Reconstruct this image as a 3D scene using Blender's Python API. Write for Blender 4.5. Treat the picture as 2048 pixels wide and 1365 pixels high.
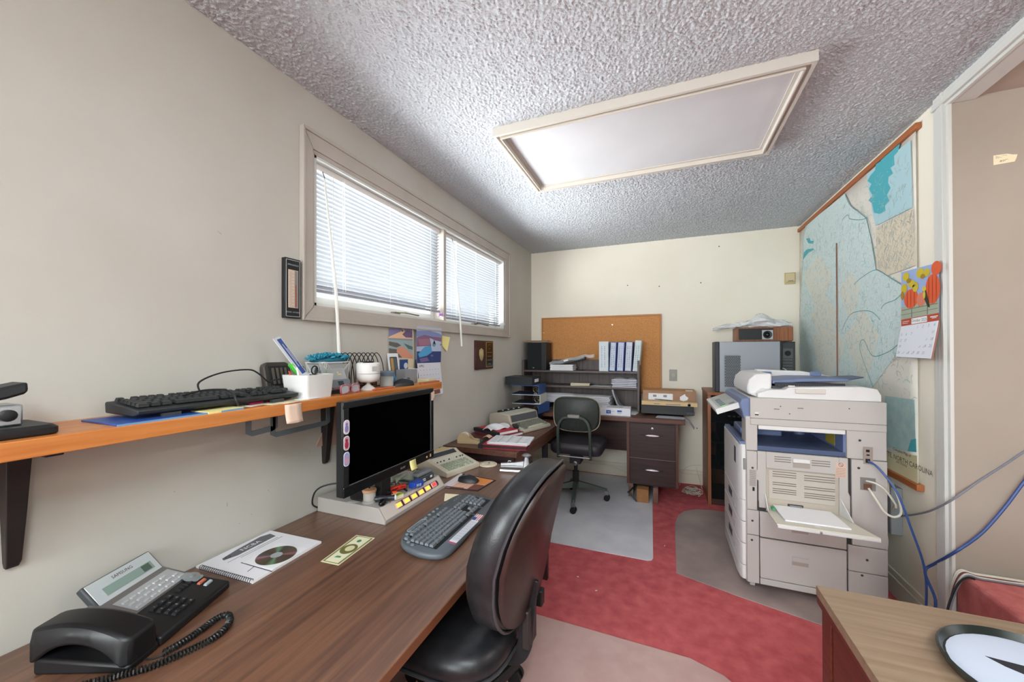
import bpy, bmesh, math, random
from mathutils import Vector, Matrix
random.seed(7)
SC = bpy.context.scene
COL = SC.collection
for _o in list(bpy.data.objects): bpy.data.objects.remove(_o)

# ---------------------------------------------------------------- camera
YAW, PIT, ROLL, FPX, SHY = 0.38135, 0.00539, -0.0025, 756.86, 15.88
CAM = Vector((0, 0, 1.315))
_f = Vector((-math.sin(YAW)*math.cos(PIT), math.cos(YAW)*math.cos(PIT), math.sin(PIT)))
_r0 = Vector((math.cos(YAW), math.sin(YAW), 0)); _u0 = _r0.cross(_f)
_r = _r0*math.cos(ROLL) + _u0*math.sin(ROLL); _u = _u0*math.cos(ROLL) - _r0*math.sin(ROLL)
cd = bpy.data.cameras.new('camera'); cam = bpy.data.objects.new('camera', cd); COL.objects.link(cam)
cam.matrix_world = Matrix(((_r.x, _u.x, -_f.x, CAM.x), (_r.y, _u.y, -_f.y, CAM.y), (_r.z, _u.z, -_f.z, CAM.z), (0, 0, 0, 1)))
cd.sensor_width = 36; cd.lens = FPX*36/2048; cd.shift_y = SHY/2048; cd.clip_start = 0.02
SC.camera = cam

# ---------------------------------------------------------------- light and exposure
w = bpy.data.worlds.new('world'); SC.world = w; w.use_nodes = True
w.node_tree.nodes['Background'].inputs[0].default_value = (0.93, 0.97, 1.0, 1)
w.node_tree.nodes['Background'].inputs[1].default_value = 0.45
SC.view_settings.view_transform = 'Standard'; SC.view_settings.look = 'None'
SC.view_settings.gamma = 1; SC.view_settings.use_curve_mapping = False
SC.view_settings.exposure = 0.72
def area(name, loc, rot, sx, sy, energy, col=(1, 1, 1)):
    l = bpy.data.lights.new(name, 'AREA'); l.shape = 'RECTANGLE'; l.size = sx; l.size_y = sy; l.energy = energy; l.color = col
    o = bpy.data.objects.new(name, l); COL.objects.link(o); o.location = loc; o.rotation_euler = rot; return o
# daylight outside the window, shining in through the blinds
area('window_daylight', (-2.05, 2.25, 1.65), (0, math.radians(-94), 0), 1.1, 2.8, 175, (0.94, 0.975, 1.0))
# added fill lamps, unseen, outside the made-up alcove and rear windows
area('alcove_fill', (3.35, 1.0, 1.05), (0, math.radians(122), 0), 1.2, 1.9, 10, (0.97, 0.985, 1.0)).data.spread = math.radians(110)
area('rear_fill', (-.80, -2.4, 1.75), (math.radians(84), 0, math.radians(-16)), 1.5, 1.5, 44, (0.93, 0.985, 1.0)).data.spread = math.radians(105)

# ---------------------------------------------------------------- helpers
def PP(x, y, ax, v):
    d = _f + _r*((x-1024)/FPX) + _u*((682.5+SHY-y)/FPX)
    return CAM + d*((v-CAM[ax])/d[ax])
def PX(x, y, v): return PP(x, y, 0, v)
def PY(x, y, v): return PP(x, y, 1, v)
def PZ(x, y, v): return PP(x, y, 2, v)
def lin(h):
    if not isinstance(h, str): return tuple(h)+(1,) if len(h) == 3 else h
    c = [int(h[i:i+2], 16)/255 for i in (0, 2, 4)]
    return tuple(((x/12.92) if x <= .04045 else ((x+.055)/1.055)**2.4) for x in c)+(1,)
MATS = {}
def M(name, col='808080', rough=.5, metal=0, col2=None, scale=8, detail=3, stretch=(1, 1, 1), bump=0, bscale=60, bdist=.002,
      spec=.5, trans=0, alpha=1, emit=0, ior=1.45, lo=.35, hi=.65, coat=0):
    if name in MATS: return MATS[name]
    m = bpy.data.materials.new(name); m.use_nodes = True; nt = m.node_tree; b = nt.nodes['Principled BSDF']
    b.inputs['Base Color'].default_value = lin(col); b.inputs['Roughness'].default_value = rough
    b.inputs['Metallic'].default_value = metal; b.inputs['Specular IOR Level'].default_value = spec
    b.inputs['Transmission Weight'].default_value = trans; b.inputs['Alpha'].default_value = alpha; b.inputs['IOR'].default_value = ior
    b.inputs['Coat Weight'].default_value = coat; b.inputs['Coat Roughness'].default_value = .3
    if emit:
        b.inputs['Emission Color'].default_value = lin(col); b.inputs['Emission Strength'].default_value = emit
    if col2 or bump:
        tc = nt.nodes.new('ShaderNodeTexCoord'); mp = nt.nodes.new('ShaderNodeMapping'); mp.inputs['Scale'].default_value = stretch
        nt.links.new(tc.outputs['Object'], mp.inputs[0])
    if col2:
        n = nt.nodes.new('ShaderNodeTexNoise'); n.inputs['Scale'].default_value = scale; n.inputs['Detail'].default_value = detail
        nt.links.new(mp.outputs[0], n.inputs['Vector'])
        r = nt.nodes.new('ShaderNodeValToRGB'); r.color_ramp.elements[0].position = lo; r.color_ramp.elements[1].position = hi
        r.color_ramp.elements[0].color = lin(col); r.color_ramp.elements[1].color = lin(col2)
        nt.links.new(n.outputs['Fac'], r.inputs[0]); nt.links.new(r.outputs[0], b.inputs['Base Color'])
    if bump:
        n2 = nt.nodes.new('ShaderNodeTexNoise'); n2.inputs['Scale'].default_value = bscale; n2.inputs['Detail'].default_value = 2
        nt.links.new(mp.outputs[0], n2.inputs['Vector'])
        bp = nt.nodes.new('ShaderNodeBump'); bp.inputs['Strength'].default_value = bump; bp.inputs['Distance'].default_value = bdist
        nt.links.new(n2.outputs['Fac'], bp.inputs['Height']); nt.links.new(bp.outputs[0], b.inputs['Normal'])
    MATS[name] = m; return m
def frame(o, X, Y, Z=None):
    X = Vector(X).normalized(); Y = Vector(Y).normalized(); Z = X.cross(Y) if Z is None else Vector(Z); o = Vector(o)
    return Matrix(((X.x, Y.x, Z.x, o.x), (X.y, Y.y, Z.y, o.y), (X.z, Y.z, Z.z, o.z), (0, 0, 0, 1)))
def TR(x=0, y=0, z=0, rx=0, ry=0, rz=0):
    return Matrix.Translation((x, y, z)) @ Matrix.Rotation(math.radians(rz), 4, 'Z') @ Matrix.Rotation(math.radians(ry), 4, 'Y') @ Matrix.Rotation(math.radians(rx), 4, 'X')
def rrect(x0, x1, y0, y1, r, n=5):
    out = []
    for cx, cy, a in ((x1-r, y1-r, 0), (x0+r, y1-r, 90), (x0+r, y0+r, 180), (x1-r, y0+r, 270)):
        for k in range(n+1):
            t = math.radians(a+90*k/n); out.append((cx+r*math.cos(t), cy+r*math.sin(t)))
    return out
def ell(cx, cy, rx, ry, n=24): return [(cx+rx*math.cos(2*math.pi*k/n), cy+ry*math.sin(2*math.pi*k/n)) for k in range(n)]
def spl(pts, k=6):
    P = [Vector(p) for p in pts]; out = []
    for i in range(len(P)-1):
        a, b, c, d = P[max(i-1, 0)], P[i], P[i+1], P[min(i+2, len(P)-1)]
        for j in range(k):
            t = j/k
            out.append(.5*((2*b)+(c-a)*t+(2*a-5*b+4*c-d)*t*t+(3*b-a-3*c+d)*t**3))
    out.append(P[-1]); return out
class MB:
    def __init__(s): s.v = []; s.f = []; s.m = []; s.k = 0
    def mat(s, k): s.k = k; return s
    def add(s, vs, fs, X=None):
        n = len(s.v)
        for p in vs:
            p = Vector(p); s.v.append(X @ p if X is not None else p)
        for f in fs: s.f.append(tuple(i+n for i in f)); s.m.append(s.k)
        return s
    def box(s, x0, x1, y0, y1, z0, z1, X=None):
        return s.add([(x0, y0, z0), (x1, y0, z0), (x1, y1, z0), (x0, y1, z0), (x0, y0, z1), (x1, y0, z1), (x1, y1, z1), (x0, y1, z1)],
                     [(0, 3, 2, 1), (4, 5, 6, 7), (0, 1, 5, 4), (1, 2, 6, 5), (2, 3, 7, 6), (3, 0, 4, 7)], X)
    def frus(s, w0, d0, w1, d1, h, X=None, z=0):
        a, b, c, d = w0/2, d0/2, w1/2, d1/2
        return s.add([(-a, -b, z), (a, -b, z), (a, b, z), (-a, b, z), (-c, -d, z+h), (c, -d, z+h), (c, d, z+h), (-c, d, z+h)],
                     [(0, 3, 2, 1), (4, 5, 6, 7), (0, 1, 5, 4), (1, 2, 6, 5), (2, 3, 7, 6), (3, 0, 4, 7)], X)
    def loft(s, rings, X=None, cap=True, loop=False):
        n = len(rings[0]); vs = [p for r in rings for p in r]; fs = []
        R = len(rings)
        for i in range(R if loop else R-1):
            a, b = i*n, ((i+1) % R)*n
            for j in range(n): fs.append((a+j, a+(j+1) % n, b+(j+1) % n, b+j))
        if cap and not loop: fs += [tuple(range(n-1, -1, -1)), tuple((R-1)*n+j for j in range(n))]
        return s.add(vs, fs, X)
    def prism(s, poly, z0, z1, X=None):
        if sum(poly[i][0]*poly[(i+1) % len(poly)][1]-poly[(i+1) % len(poly)][0]*poly[i][1] for i in range(len(poly))) < 0: poly = poly[::-1]
        return s.loft([[(p[0], p[1], z0) for p in poly], [(p[0], p[1], z1) for p in poly]], X)
    def lathe(s, prof, n=20, X=None):
        return s.loft([[(r*math.cos(2*math.pi*k/n), r*math.sin(2*math.pi*k/n), z) for k in range(n)] for r, z in prof], X)
    def cyl(s, p0, p1, r0, r1=None, n=14):
        p0 = Vector(p0); p1 = Vector(p1); d = p1-p0; r1 = r0 if r1 is None else r1
        return s.lathe([(r0, 0), (r1, d.length)], n, Matrix.Translation(p0) @ d.to_track_quat('Z', 'Y').to_matrix().to_4x4())
    def tube(s, pts, r, n=6, loop=False):
        pts = [Vector(p) for p in pts]; N = len(pts); rings = []; nx = None
        for i in range(N):
            t = (pts[(i+1) % N]-pts[i-1]) if loop else (pts[min(i+1, N-1)]-pts[max(i-1, 0)])
            t = t.normalized() if t.length > 1e-9 else Vector((0, 0, 1))
            if nx is None: nx = t.orthogonal().normalized()
            nx = (nx-t*nx.dot(t)); nx = nx.normalized() if nx.length > 1e-6 else t.orthogonal().normalized()
            by = t.cross(nx); rr = r[i] if isinstance(r, (list, tuple)) else r
            rings.append([pts[i]+(nx*math.cos(2*math.pi*k/n)+by*math.sin(2*math.pi*k/n))*rr for k in range(n)])
        return s.loft(rings, None, True, loop)
    def bar(s, pts, w, h, up=(0, 0, 1)):
        pts = [Vector(p) for p in pts]; N = len(pts); rings = []; up = Vector(up)
        for i in range(N):
            t = (pts[min(i+1, N-1)]-pts[max(i-1, 0)]).normalized(); sd = t.cross(up)
            sd = sd.normalized() if sd.length > 1e-6 else Vector((1, 0, 0)); uu = sd.cross(t)
            rings.append([pts[i]-sd*w/2-uu*h/2, pts[i]+sd*w/2-uu*h/2, pts[i]+sd*w/2+uu*h/2, pts[i]-sd*w/2+uu*h/2])
        return s.loft(rings)
    def poly3(s, pts, nrm, t):
        pts = [Vector(p) for p in pts]; nrm = Vector(nrm).normalized()
        a = Vector((0, 0, 0))
        for i in range(len(pts)): a += pts[i].cross(pts[(i+1) % len(pts)])
        if a.dot(nrm) < 0: pts = pts[::-1]
        return s.loft([pts, [p+nrm*t for p in pts]])
    def sheet(s, fn, nu, nv, X=None, t=0):
        g = [[Vector(fn(i/nu, j/nv)) for j in range(nv+1)] for i in range(nu+1)]
        vs = [p for r in g for p in r]; q = nv+1
        fs = [(i*q+j, (i+1)*q+j, (i+1)*q+j+1, i*q+j+1) for i in range(nu) for j in range(nv)]
        if t:
            n = len(vs); vs = vs+[p-Vector((0, 0, t)) for p in vs]
            fs += [tuple(n+k for k in f[::-1]) for f in list(fs)]
            rim = [i*q for i in range(nu+1)]+[nu*q+j for j in range(1, nv+1)]+[i*q+nv for i in range(nu-1, -1, -1)]+[j for j in range(nv-1, 0, -1)]
            for a in range(len(rim)):
                b = (a+1) % len(rim); fs.append((rim[b], rim[a], n+rim[a], n+rim[b]))
        return s.add(vs, fs, X)
    def mesh(s, name, smooth=35):
        me = bpy.data.meshes.new(name); me.from_pydata([tuple(p) for p in s.v], [], s.f)
        me.polygons.foreach_set('material_index', s.m)
        if smooth:
            me.polygons.foreach_set('use_smooth', [True]*len(me.polygons)); me.set_sharp_from_angle(angle=math.radians(smooth))
        me.update(); return me
def put(name, me, mats, parent=None, loc=(0, 0, 0), rz=0, bev=0, seg=2, X=None, sub=0):
    if not isinstance(mats, (list, tuple)): mats = [mats]
    if not me.materials:
        for m in mats: me.materials.append(m)
    o = bpy.data.objects.new(name, me); COL.objects.link(o); o.parent = parent
    if X is not None: o.matrix_basis = X
    else: o.location = loc; o.rotation_euler = (0, 0, math.radians(rz))
    if bev:
        b = o.modifiers.new('bevel', 'BEVEL'); b.width = bev; b.segments = seg; b.limit_method = 'ANGLE'; b.angle_limit = math.radians(38)
    if sub:
        b = o.modifiers.new('sub', 'SUBSURF'); b.levels = sub; b.render_levels = sub
    return o
def O(name, mb, mats, parent=None, **k):
    sm = k.pop('smooth', 35); return put(name, mb.mesh(name, sm), mats, parent, **k)
def tag(o, label, cat, group=None, kind=None):
    if label: o['label'] = label
    if cat: o['category'] = cat
    if group: o['group'] = group
    if kind: o['kind'] = kind
    return o
def thing(name, label, cat, loc=(0, 0, 0), rz=0, group=None):
    o = bpy.data.objects.new(name, None); COL.objects.link(o); o.location = loc; o.rotation_euler = (0, 0, math.radians(rz)); o.empty_display_size = .05
    return tag(o, label, cat, group)
def S(name, mb, mats, parent=None, **k):
    o = O(name, mb, mats, parent, **k)
    if parent is None: o['kind'] = 'structure'
    return o
def text(s, size, X, mat, parent, name='lettering', wide=1.0, align='CENTER'):
    c = bpy.data.curves.new('t', 'FONT'); c.body = s; c.size = size; c.align_x = align; c.align_y = 'CENTER'; c.resolution_u = 2
    o = bpy.data.objects.new('t', c); COL.objects.link(o)
    dg = bpy.context.evaluated_depsgraph_get(); dg.update(); me = bpy.data.meshes.new_from_object(o.evaluated_get(dg))
    bpy.data.objects.remove(o); me.name = name
    for v in me.vertices: v.co = X @ Vector((v.co.x*wide, v.co.y, v.co.z))
    me.materials.clear(); return put(name, me, mat, parent)
def dup(o, parent=None, **kw):
    c = o.copy(); COL.objects.link(c); c.parent = parent
    for k, v in kw.items(): setattr(c, k, v)
    return c

# ---------------------------------------------------------------- materials
def carpet():
    m = M('carpet', 'e07476', 1, col2='c65c61', scale=14, detail=6, bump=.9, bscale=420, bdist=.006, spec=.1, lo=.3, hi=.7)
    return m
def popcorn():
    return M('popcorn', 'cbd0d4', 1, bump=.6, bscale=330, bdist=.004, spec=.1)
def wood(name, a, b, axis=1, scale=3, rough=.35, spec=.5, fine=30, coat=0):
    st = [fine]*3; st[axis] = 1.2
    return M(name, a, rough, col2=b, scale=scale, detail=5, stretch=tuple(st), spec=spec, lo=.32, hi=.68, coat=coat)
WALL = M('wall_cream_shaded', 'c9c6be', .85, col2='c3bfb6', scale=2.2, detail=5, bump=.12, bscale=220, bdist=.001, spec=.25)  # back wall's cream paint, with the dimmer light put into the colour
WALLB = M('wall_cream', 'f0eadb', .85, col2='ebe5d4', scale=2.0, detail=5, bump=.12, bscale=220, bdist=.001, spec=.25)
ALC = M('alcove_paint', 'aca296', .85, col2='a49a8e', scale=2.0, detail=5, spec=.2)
TRIM = M('trim_paint', 'bcb4ab', .5, col2='b4aca2', scale=6); TRIMW = M('trim_white', 'd3d3ce', .45)
LITE = M('fixture_cream', 'cfc9bf', .5)
DARKW = wood('dark_walnut', '7a543e', '57392b', 1, 2.5, .38, 1.0, coat=.35)
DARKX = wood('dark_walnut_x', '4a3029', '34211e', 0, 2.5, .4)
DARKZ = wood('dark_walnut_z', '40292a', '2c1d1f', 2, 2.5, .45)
HUT = wood('hutch_laminate', '6d625f', '554b49', 0, 2.5, .5)
HUTZ = wood('hutch_laminate_z', '6a5f5c', '524846', 2, 2.5, .5)
PINE = wood('pine_board', 'd98f4e', 'b8682c', 1, 2.2, .35, fine=22)
MAPLE = wood('veneer_oak', '97806a', '836b55', 0, 2.5, .4, fine=26)
MAHO = wood('mahogany', '6a3020', '4c2015', 1, 2.0, .35)
WALN = wood('walnut_cabinet', '9c6340', '7c4a2c', 2, 2.5, .45)
BLK = M('black_plastic', '1b1c1e', .45); BLKG = M('black_gloss', '0c0c0e', .18); BLKM = M('black_matte', '222224', .8)
GRYD = M('dark_grey', '3c3f42', .5); GRYM = M('mid_grey', '7d8084', .5); GRYL = M('light_grey', 'b9bbbd', .5)
WHT = M('white_paper', 'eeeef0', .8, spec=.2); WHP = M('white_plastic', 'e6e4e2', .4); CRM = M('cream_paper', 'efe3c2', .8, spec=.2)
BEI = M('beige_plastic', 'cdc3b0', .5, col2='c7bca8', scale=12); BEIP = M('putty_plastic', 'c9c0ba', .5)
CHR = M('chrome', 'd8d8dc', .18, 1); STL = M('brushed_steel', '9a9c9f', .35, 1)
YEL = M('yellow_note', 'efe49a', .8); PNK = M('pink_note', 'e6c9b4', .85); RED = M('red_cloth', 'b3263d', .6); REDP = M('red_plastic', 'd8321f', .3)
BLU = M('navy_blue', '2a4a86', .5); BLUD = M('dark_navy', '22304f', .5); TEAL = M('teal_chenille', '2f8aa3', .9); GRN = M('green_plastic', '49c03a', .35)
INK = M('ink_black', '24242a', .8); INKG = M('ink_grey', '8d9098', .8); INKB = M('ink_blue', '2f58a8', .7); INKR = M('ink_red', 'b83a2c', .7)
LEA = M('black_leather', '1a1a1c', .36, bump=.25, bscale=240, bdist=.001, col2='232326', scale=30)
GLS = M('clear_glass', 'ffffff', .03, trans=1, ior=1.45); CLR = M('clear_film', 'f2f5f8', .12, alpha=.28)
CARD = M('cardboard', 'ae8a70', .85, col2='a37f66', scale=14); KRA = M('kraft_pale', 'd9bb8e', .85)
CARPET = carpet()
XL, XR, YB, HC, YR = -1.415, 1.147, 4.13, 2.44, -2.0
# ---------------------------------------------------------------- the setting
S('floor', MB().box(XL-.12, XR+.1, YR, YB+.1, -.06, 0), CARPET)
S('ceiling', MB().box(XL-.12, XR+.02, YR, YB+.1, HC, HC+.06), popcorn())
# popcorn texture: real lumps over the part of the ceiling that shows
import numpy as np
_rng = np.random.default_rng(4); _nx, _ny = 640, 940
_h = _rng.random((_nx, _ny)); _h = (2*_h+np.roll(_h, 1, 0)*.6+np.roll(_h, 1, 1)*.6)/3.2
_h = np.clip((_h-.25)*1.7, 0, 1)**1.5*.0056
_gx = np.linspace(XL+.001, XR-.001, _nx); _gy = np.linspace(.35, YB-.001, _ny)
_v = np.empty((_nx, _ny, 3)); _v[..., 0] = _gx[:, None]+_rng.uniform(-.0015, .0015, (_nx, _ny)); _v[..., 1] = _gy[None, :]+_rng.uniform(-.0015, .0015, (_nx, _ny)); _v[..., 2] = HC-.0005-_h
_v[0, :, 0] = _gx[0]; _v[-1, :, 0] = _gx[-1]; _v[:, 0, 1] = _gy[0]; _v[:, -1, 1] = _gy[-1]
_i = (np.arange(_nx-1)[:, None]*_ny+np.arange(_ny-1)[None, :]).ravel(); _fc = np.stack([_i, _i+1, _i+_ny+1, _i+_ny], 1)
_me = bpy.data.meshes.new('popcorn_texture'); _me.vertices.add(_nx*_ny); _me.vertices.foreach_set('co', _v.ravel())
_me.loops.add(_fc.size); _me.loops.foreach_set('vertex_index', _fc.ravel()); _me.polygons.add(len(_fc)); _me.polygons.foreach_set('loop_start', np.arange(len(_fc))*4)
_me.polygons.foreach_set('use_smooth', np.ones(len(_fc), dtype=bool)); _me.update(calc_edges=True)
put('popcorn_texture', _me, popcorn(), bpy.data.objects['ceiling'])['kind'] = 'stuff'
WY0, WY1, WZ0, WZ1 = 1.20, 3.30, 1.515, 2.17
wl = MB().box(XL-.14, XL, YR, WY0, 0, HC).box(XL-.14, XL, WY1, YB+.1, 0, HC).box(XL-.14, XL, WY0, WY1, 0, WZ0).box(XL-.14, XL, WY0, WY1, WZ1, HC)
S('wall_left', wl, WALL)
S('wall_back', MB().box(XL, XR+.1, YB, YB+.1, 0, HC), WALLB)
S('wall_right', MB().box(XR, XR+.075, 2.3005, YB, 0, HC).box(XR-.0005, XR, 2.20, 2.3005, 0, HC).box(XR, XR+.075, YR, -.5, 0, HC).box(XR, XR+.075, -.5, 2.1995, 2.39, HC), WALLB)
def holed(a0, a1, b0, b1, c0, c1, f):   # wall strip a0..a1 with an opening b0..b1 x c0..c1
    mb = MB()
    for a, b, z0, z1 in ((a0, b0, 0, HC), (b1, a1, 0, HC), (b0, b1, 0, c0), (b0, b1, c1, HC)): f(mb, a, b, z0, z1)
    return mb
S('wall_rear', holed(XL-.12, XR+.1, -1.33, -.1, 1.0, 2.2, lambda mb, a, b, z0, z1: mb.box(a, b, YR-.1, YR, z0, z1)), WALL)
S('added_window_2', MB().box(-1.39, -1.33, YR, YR+.02, .94, 2.26).box(-.1, -.04, YR, YR+.02, .94, 2.26).box(-1.33, -.1, YR, YR+.02, 2.2, 2.26).box(-1.33, -.1, YR, YR+.02, .94, 1.0).box(-.735, -.695, YR-.06, YR+.01, 1.0, 2.2), TRIM, bev=.003)  # added unseen window behind the camera, an opening for the fill lamp
# the raised alcove past the cased opening
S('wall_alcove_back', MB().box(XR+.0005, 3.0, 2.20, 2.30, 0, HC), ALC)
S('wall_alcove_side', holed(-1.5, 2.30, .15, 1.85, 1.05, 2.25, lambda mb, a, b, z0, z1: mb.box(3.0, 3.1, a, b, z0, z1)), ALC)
S('added_window_3', MB().box(2.98, 3.0, .09, .15, .99, 2.31).box(2.98, 3.0, 1.85, 1.91, .99, 2.31).box(2.98, 3.0, .15, 1.85, 2.25, 2.31).box(2.98, 3.0, .15, 1.85, .99, 1.05).box(2.99, 3.06, .98, 1.02, 1.05, 2.25), TRIM, bev=.003)  # window made up to admit the alcove fill, out of view
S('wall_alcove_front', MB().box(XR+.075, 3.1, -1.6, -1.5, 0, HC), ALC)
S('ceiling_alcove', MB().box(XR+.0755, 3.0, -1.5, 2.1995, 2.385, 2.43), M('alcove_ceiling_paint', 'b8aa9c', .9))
S('floor_alcove', MB().box(XR+.001, 3.0, -.45, 2.1995, 0, .375), M('carpet_step', 'd98480', 1, col2='c86f6d', scale=16, detail=6, bump=.9, bscale=380, bdist=.006, spec=.1), bev=.012)
# baseboards
BASE = M('base_cream', 'ddd6c4', .6)
S('baseboard_back', MB().box(XL, XR, YB-.014, YB, 0, .1).box(XL, XR, YB-.009, YB, .1, .135), BASE, bev=.003)
S('baseboard_right', MB().box(XR-.014, XR, 2.29, YB-.014, 0, .1).box(XR-.009, XR, 2.29, YB-.014, .1, .135), BASE, bev=.003)
S('baseboard_left', MB().box(XL, XL+.014, YR, YB-.014, 0, .1), TRIM, bev=.003)
# casing of the opening
def casing(name, x0, y0, y1, z0, z1, vert):
    mb = MB()
    if vert:
        for a, b, d in ((0, .30, .016), (.30, .62, .020), (.62, .80, .024), (.80, 1, .013)):
            mb.box(XR-d, XR, y1-(y1-y0)*b, y1-(y1-y0)*a, z0, z1)
    else:
        for a, b, d in ((0, .30, .018), (.30, .62, .022), (.62, .80, .026), (.80, 1, .015)):
            mb.box(XR-d, XR, y0, y1, z1-(z1-z0)*b, z1-(z1-z0)*a)
    return S(name, mb, TRIMW, bev=.002)
casing('trim_1', XR, 2.195, 2.285, 0, HC-.002, True)
casing('trim_2', XR, -.55, 2.285, 2.368, HC-.001, False)
S('trim_3', MB().box(XR, XR+.075, -.5, 2.199, 2.37, 2.39), TRIMW, bev=.002)

# the window
win = bpy.data.objects.new('window_1', None); COL.objects.link(win); win['kind'] = 'structure'; win.location = (XL, 2.25, WZ0)
def W(name, mb, mat, **k):
    for i, p in enumerate(mb.v): mb.v[i] = p-Vector(win.location)
    return O(name, mb, mat, win, **k)
oy0, oy1, oz0, oz1 = 1.137, 3.43, 1.447, 2.268
def cas(pts):   # mitred moulding board: outer pair, inner pair
    mb = MB()
    (a, b, c, d) = pts
    def lerp(p, q, t): return (p[0]+(q[0]-p[0])*t, p[1]+(q[1]-p[1])*t)
    for t0, t1, dp in ((0, .16, .027), (.16, .82, .021), (.82, 1, .015)):
        q = [lerp(a, d, t0), lerp(b, c, t0), lerp(b, c, t1), lerp(a, d, t1)]
        mb.poly3([(XL, y, z) for y, z in q], (1, 0, 0), dp)
    return mb
g = .0015
W('casing_board', cas([(oy0, oz0+g), (oy0, oz1-g), (WY0, WZ1-g), (WY0, WZ0+g)]), TRIM, bev=.002)
W('casing_board', cas([(oy1, oz0+g), (oy1, oz1-g), (WY1, WZ1-g), (WY1, WZ0+g)]), TRIM, bev=.002)
W('casing_board', cas([(oy0+g, oz1), (oy1-g, oz1), (WY1-g, WZ1), (WY0+g, WZ1)]), TRIM, bev=.002)
W('casing_board', cas([(oy0+g, oz0), (oy1-g, oz0), (WY1-g, WZ0), (WY0+g, WZ0)]), TRIM, bev=.002)
W('jamb', MB().box(XL-.13, XL+.012, WY0, WY0+.012, WZ0, WZ1).box(XL-.13, XL+.012, WY1-.012, WY1, WZ0, WZ1).box(XL-.13, XL+.012, WY0, WY1, WZ1-.012, WZ1).box(XL-.13, XL+.012, WY0, WY1, WZ0, WZ0+.012), TRIMW)
W('mullion', MB().box(XL-.13, XL+.008, 2.248, 2.278, WZ0+.012, WZ1-.012), TRIM, bev=.003)
for a, b in ((WY0+.012, 2.248), (2.278, WY1-.012)):
    W('sash', MB().box(XL-.115, XL-.075, a, a+.04, WZ0+.012, WZ1-.012).box(XL-.115, XL-.075, b-.04, b, WZ0+.012, WZ1-.012)
      .box(XL-.115, XL-.075, a+.04, b-.04, WZ0+.012, WZ0+.055).box(XL-.115, XL-.075, a+.04, b-.04, WZ1-.05, WZ1-.012), M('sash_white', 'dcdcd6', .4), bev=.003)
    W('pane', MB().box(XL-.097, XL-.093, a+.04, b-.04, WZ0+.055, WZ1-.05), M('window_glass', 'ffffff', .0, alpha=.08, spec=.5))
for yc in (1.83, 2.83):   # crank handles
    W('crank_handle', MB().box(XL-.075, XL-.045, yc-.03, yc+.02, WZ0+.012, WZ0+.032).tube([(XL-.045, yc, WZ0+.03), (XL-.01, yc+.02, WZ0+.028), (XL+.012, yc+.09, WZ0+.02), (XL+.014, yc+.12, WZ0+.02)], .005, 8), M('handle_bronze', '8a8172', .4, .6))
W('latch_knob', MB().lathe([(.004, 0), (.018, .004), (.02, .014), (.012, .02), (.0, .022)], 16, frame((XL+.012, 3.265, 1.565), (0, 1, 0), (0, 0, 1))), TRIMW)
for k, (yy, s) in enumerate(((2.02, 'l|\\'), (2.36, 'l.^'), (2.55, '^'), (2.78, 'GM'))):
    text(s, .03, frame((XL+.0275, yy, WZ0-.035), (0, 1, 0), (0, 0, 1)), M('pencil', '7c7268', .9), win, 'pencil_mark')
# venetian blinds, hanging in the window
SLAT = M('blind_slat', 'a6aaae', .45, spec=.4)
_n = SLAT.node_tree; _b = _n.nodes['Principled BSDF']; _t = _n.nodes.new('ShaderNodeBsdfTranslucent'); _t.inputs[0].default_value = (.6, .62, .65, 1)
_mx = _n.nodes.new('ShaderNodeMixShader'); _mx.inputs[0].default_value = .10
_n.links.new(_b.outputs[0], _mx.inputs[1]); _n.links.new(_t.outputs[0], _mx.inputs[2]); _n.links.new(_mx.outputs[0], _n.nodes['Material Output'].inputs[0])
def blind(y0, y1, zb, label, wand_y, wand_len):
    x = XL-.034; t = thing('venetian_blind', label, 'blind', (x, (y0+y1)/2, zb), 0); L = (y1-y0)/2; H = 2.158-zb
    O('head_rail', MB().box(-.014, .014, -L, L, H-.028, H), WHP, t, bev=.003)
    O('bottom_rail', MB().box(-.012, .012, -L, L, 0, .014), M('rail_grey', '9a9ca4', .5), t, bev=.004)
    mb = MB(); prof = [(-.0125, -.0), (-.006, .0018), (0, .0024), (.006, .0018), (.0125, 0)]
    a = math.radians(30); ca, sa = math.cos(a), math.sin(a)
    pr = [(p*ca-q*sa, p*sa+q*ca) for p, q in prof]
    ring = [(p, q) for p, q in pr]+[(p, q-.0006) for p, q in pr[::-1]]
    mb.loft([[(p, -L+.003, q) for p, q in ring], [(p, L-.003, q) for p, q in ring]])
    me = mb.mesh('slat'); n = int((H-.05)/.0200)
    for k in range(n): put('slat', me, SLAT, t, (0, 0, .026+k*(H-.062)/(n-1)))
    for yy in (-L*.78, 0, L*.78):
        O('ladder_cord', MB().tube([(.0155, yy, .0), (.0155, yy, H-.02)], .0012, 5).tube([(-.0155, yy, .0), (-.0155, yy, H-.02)], .0012, 5), WHP, t)
    O('pull_cord', MB().tube([(.018, -L+.17, H-.02), (.02, -L+.17, .02)], .0014, 5).tube([(.018, -L+.18, H-.02), (.02, -L+.185, .02)], .0014, 5), WHP, t)
    return t
b1 = blind(WY0+.016, 2.244, 1.582, 'wide white venetian blind, its bottom rail stopping short of the sill', 0, 0)
b2 = blind(2.282, WY1-.018, 1.548, 'narrow white venetian blind lowered to the sill beside the back corner', 0, 0)
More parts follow.
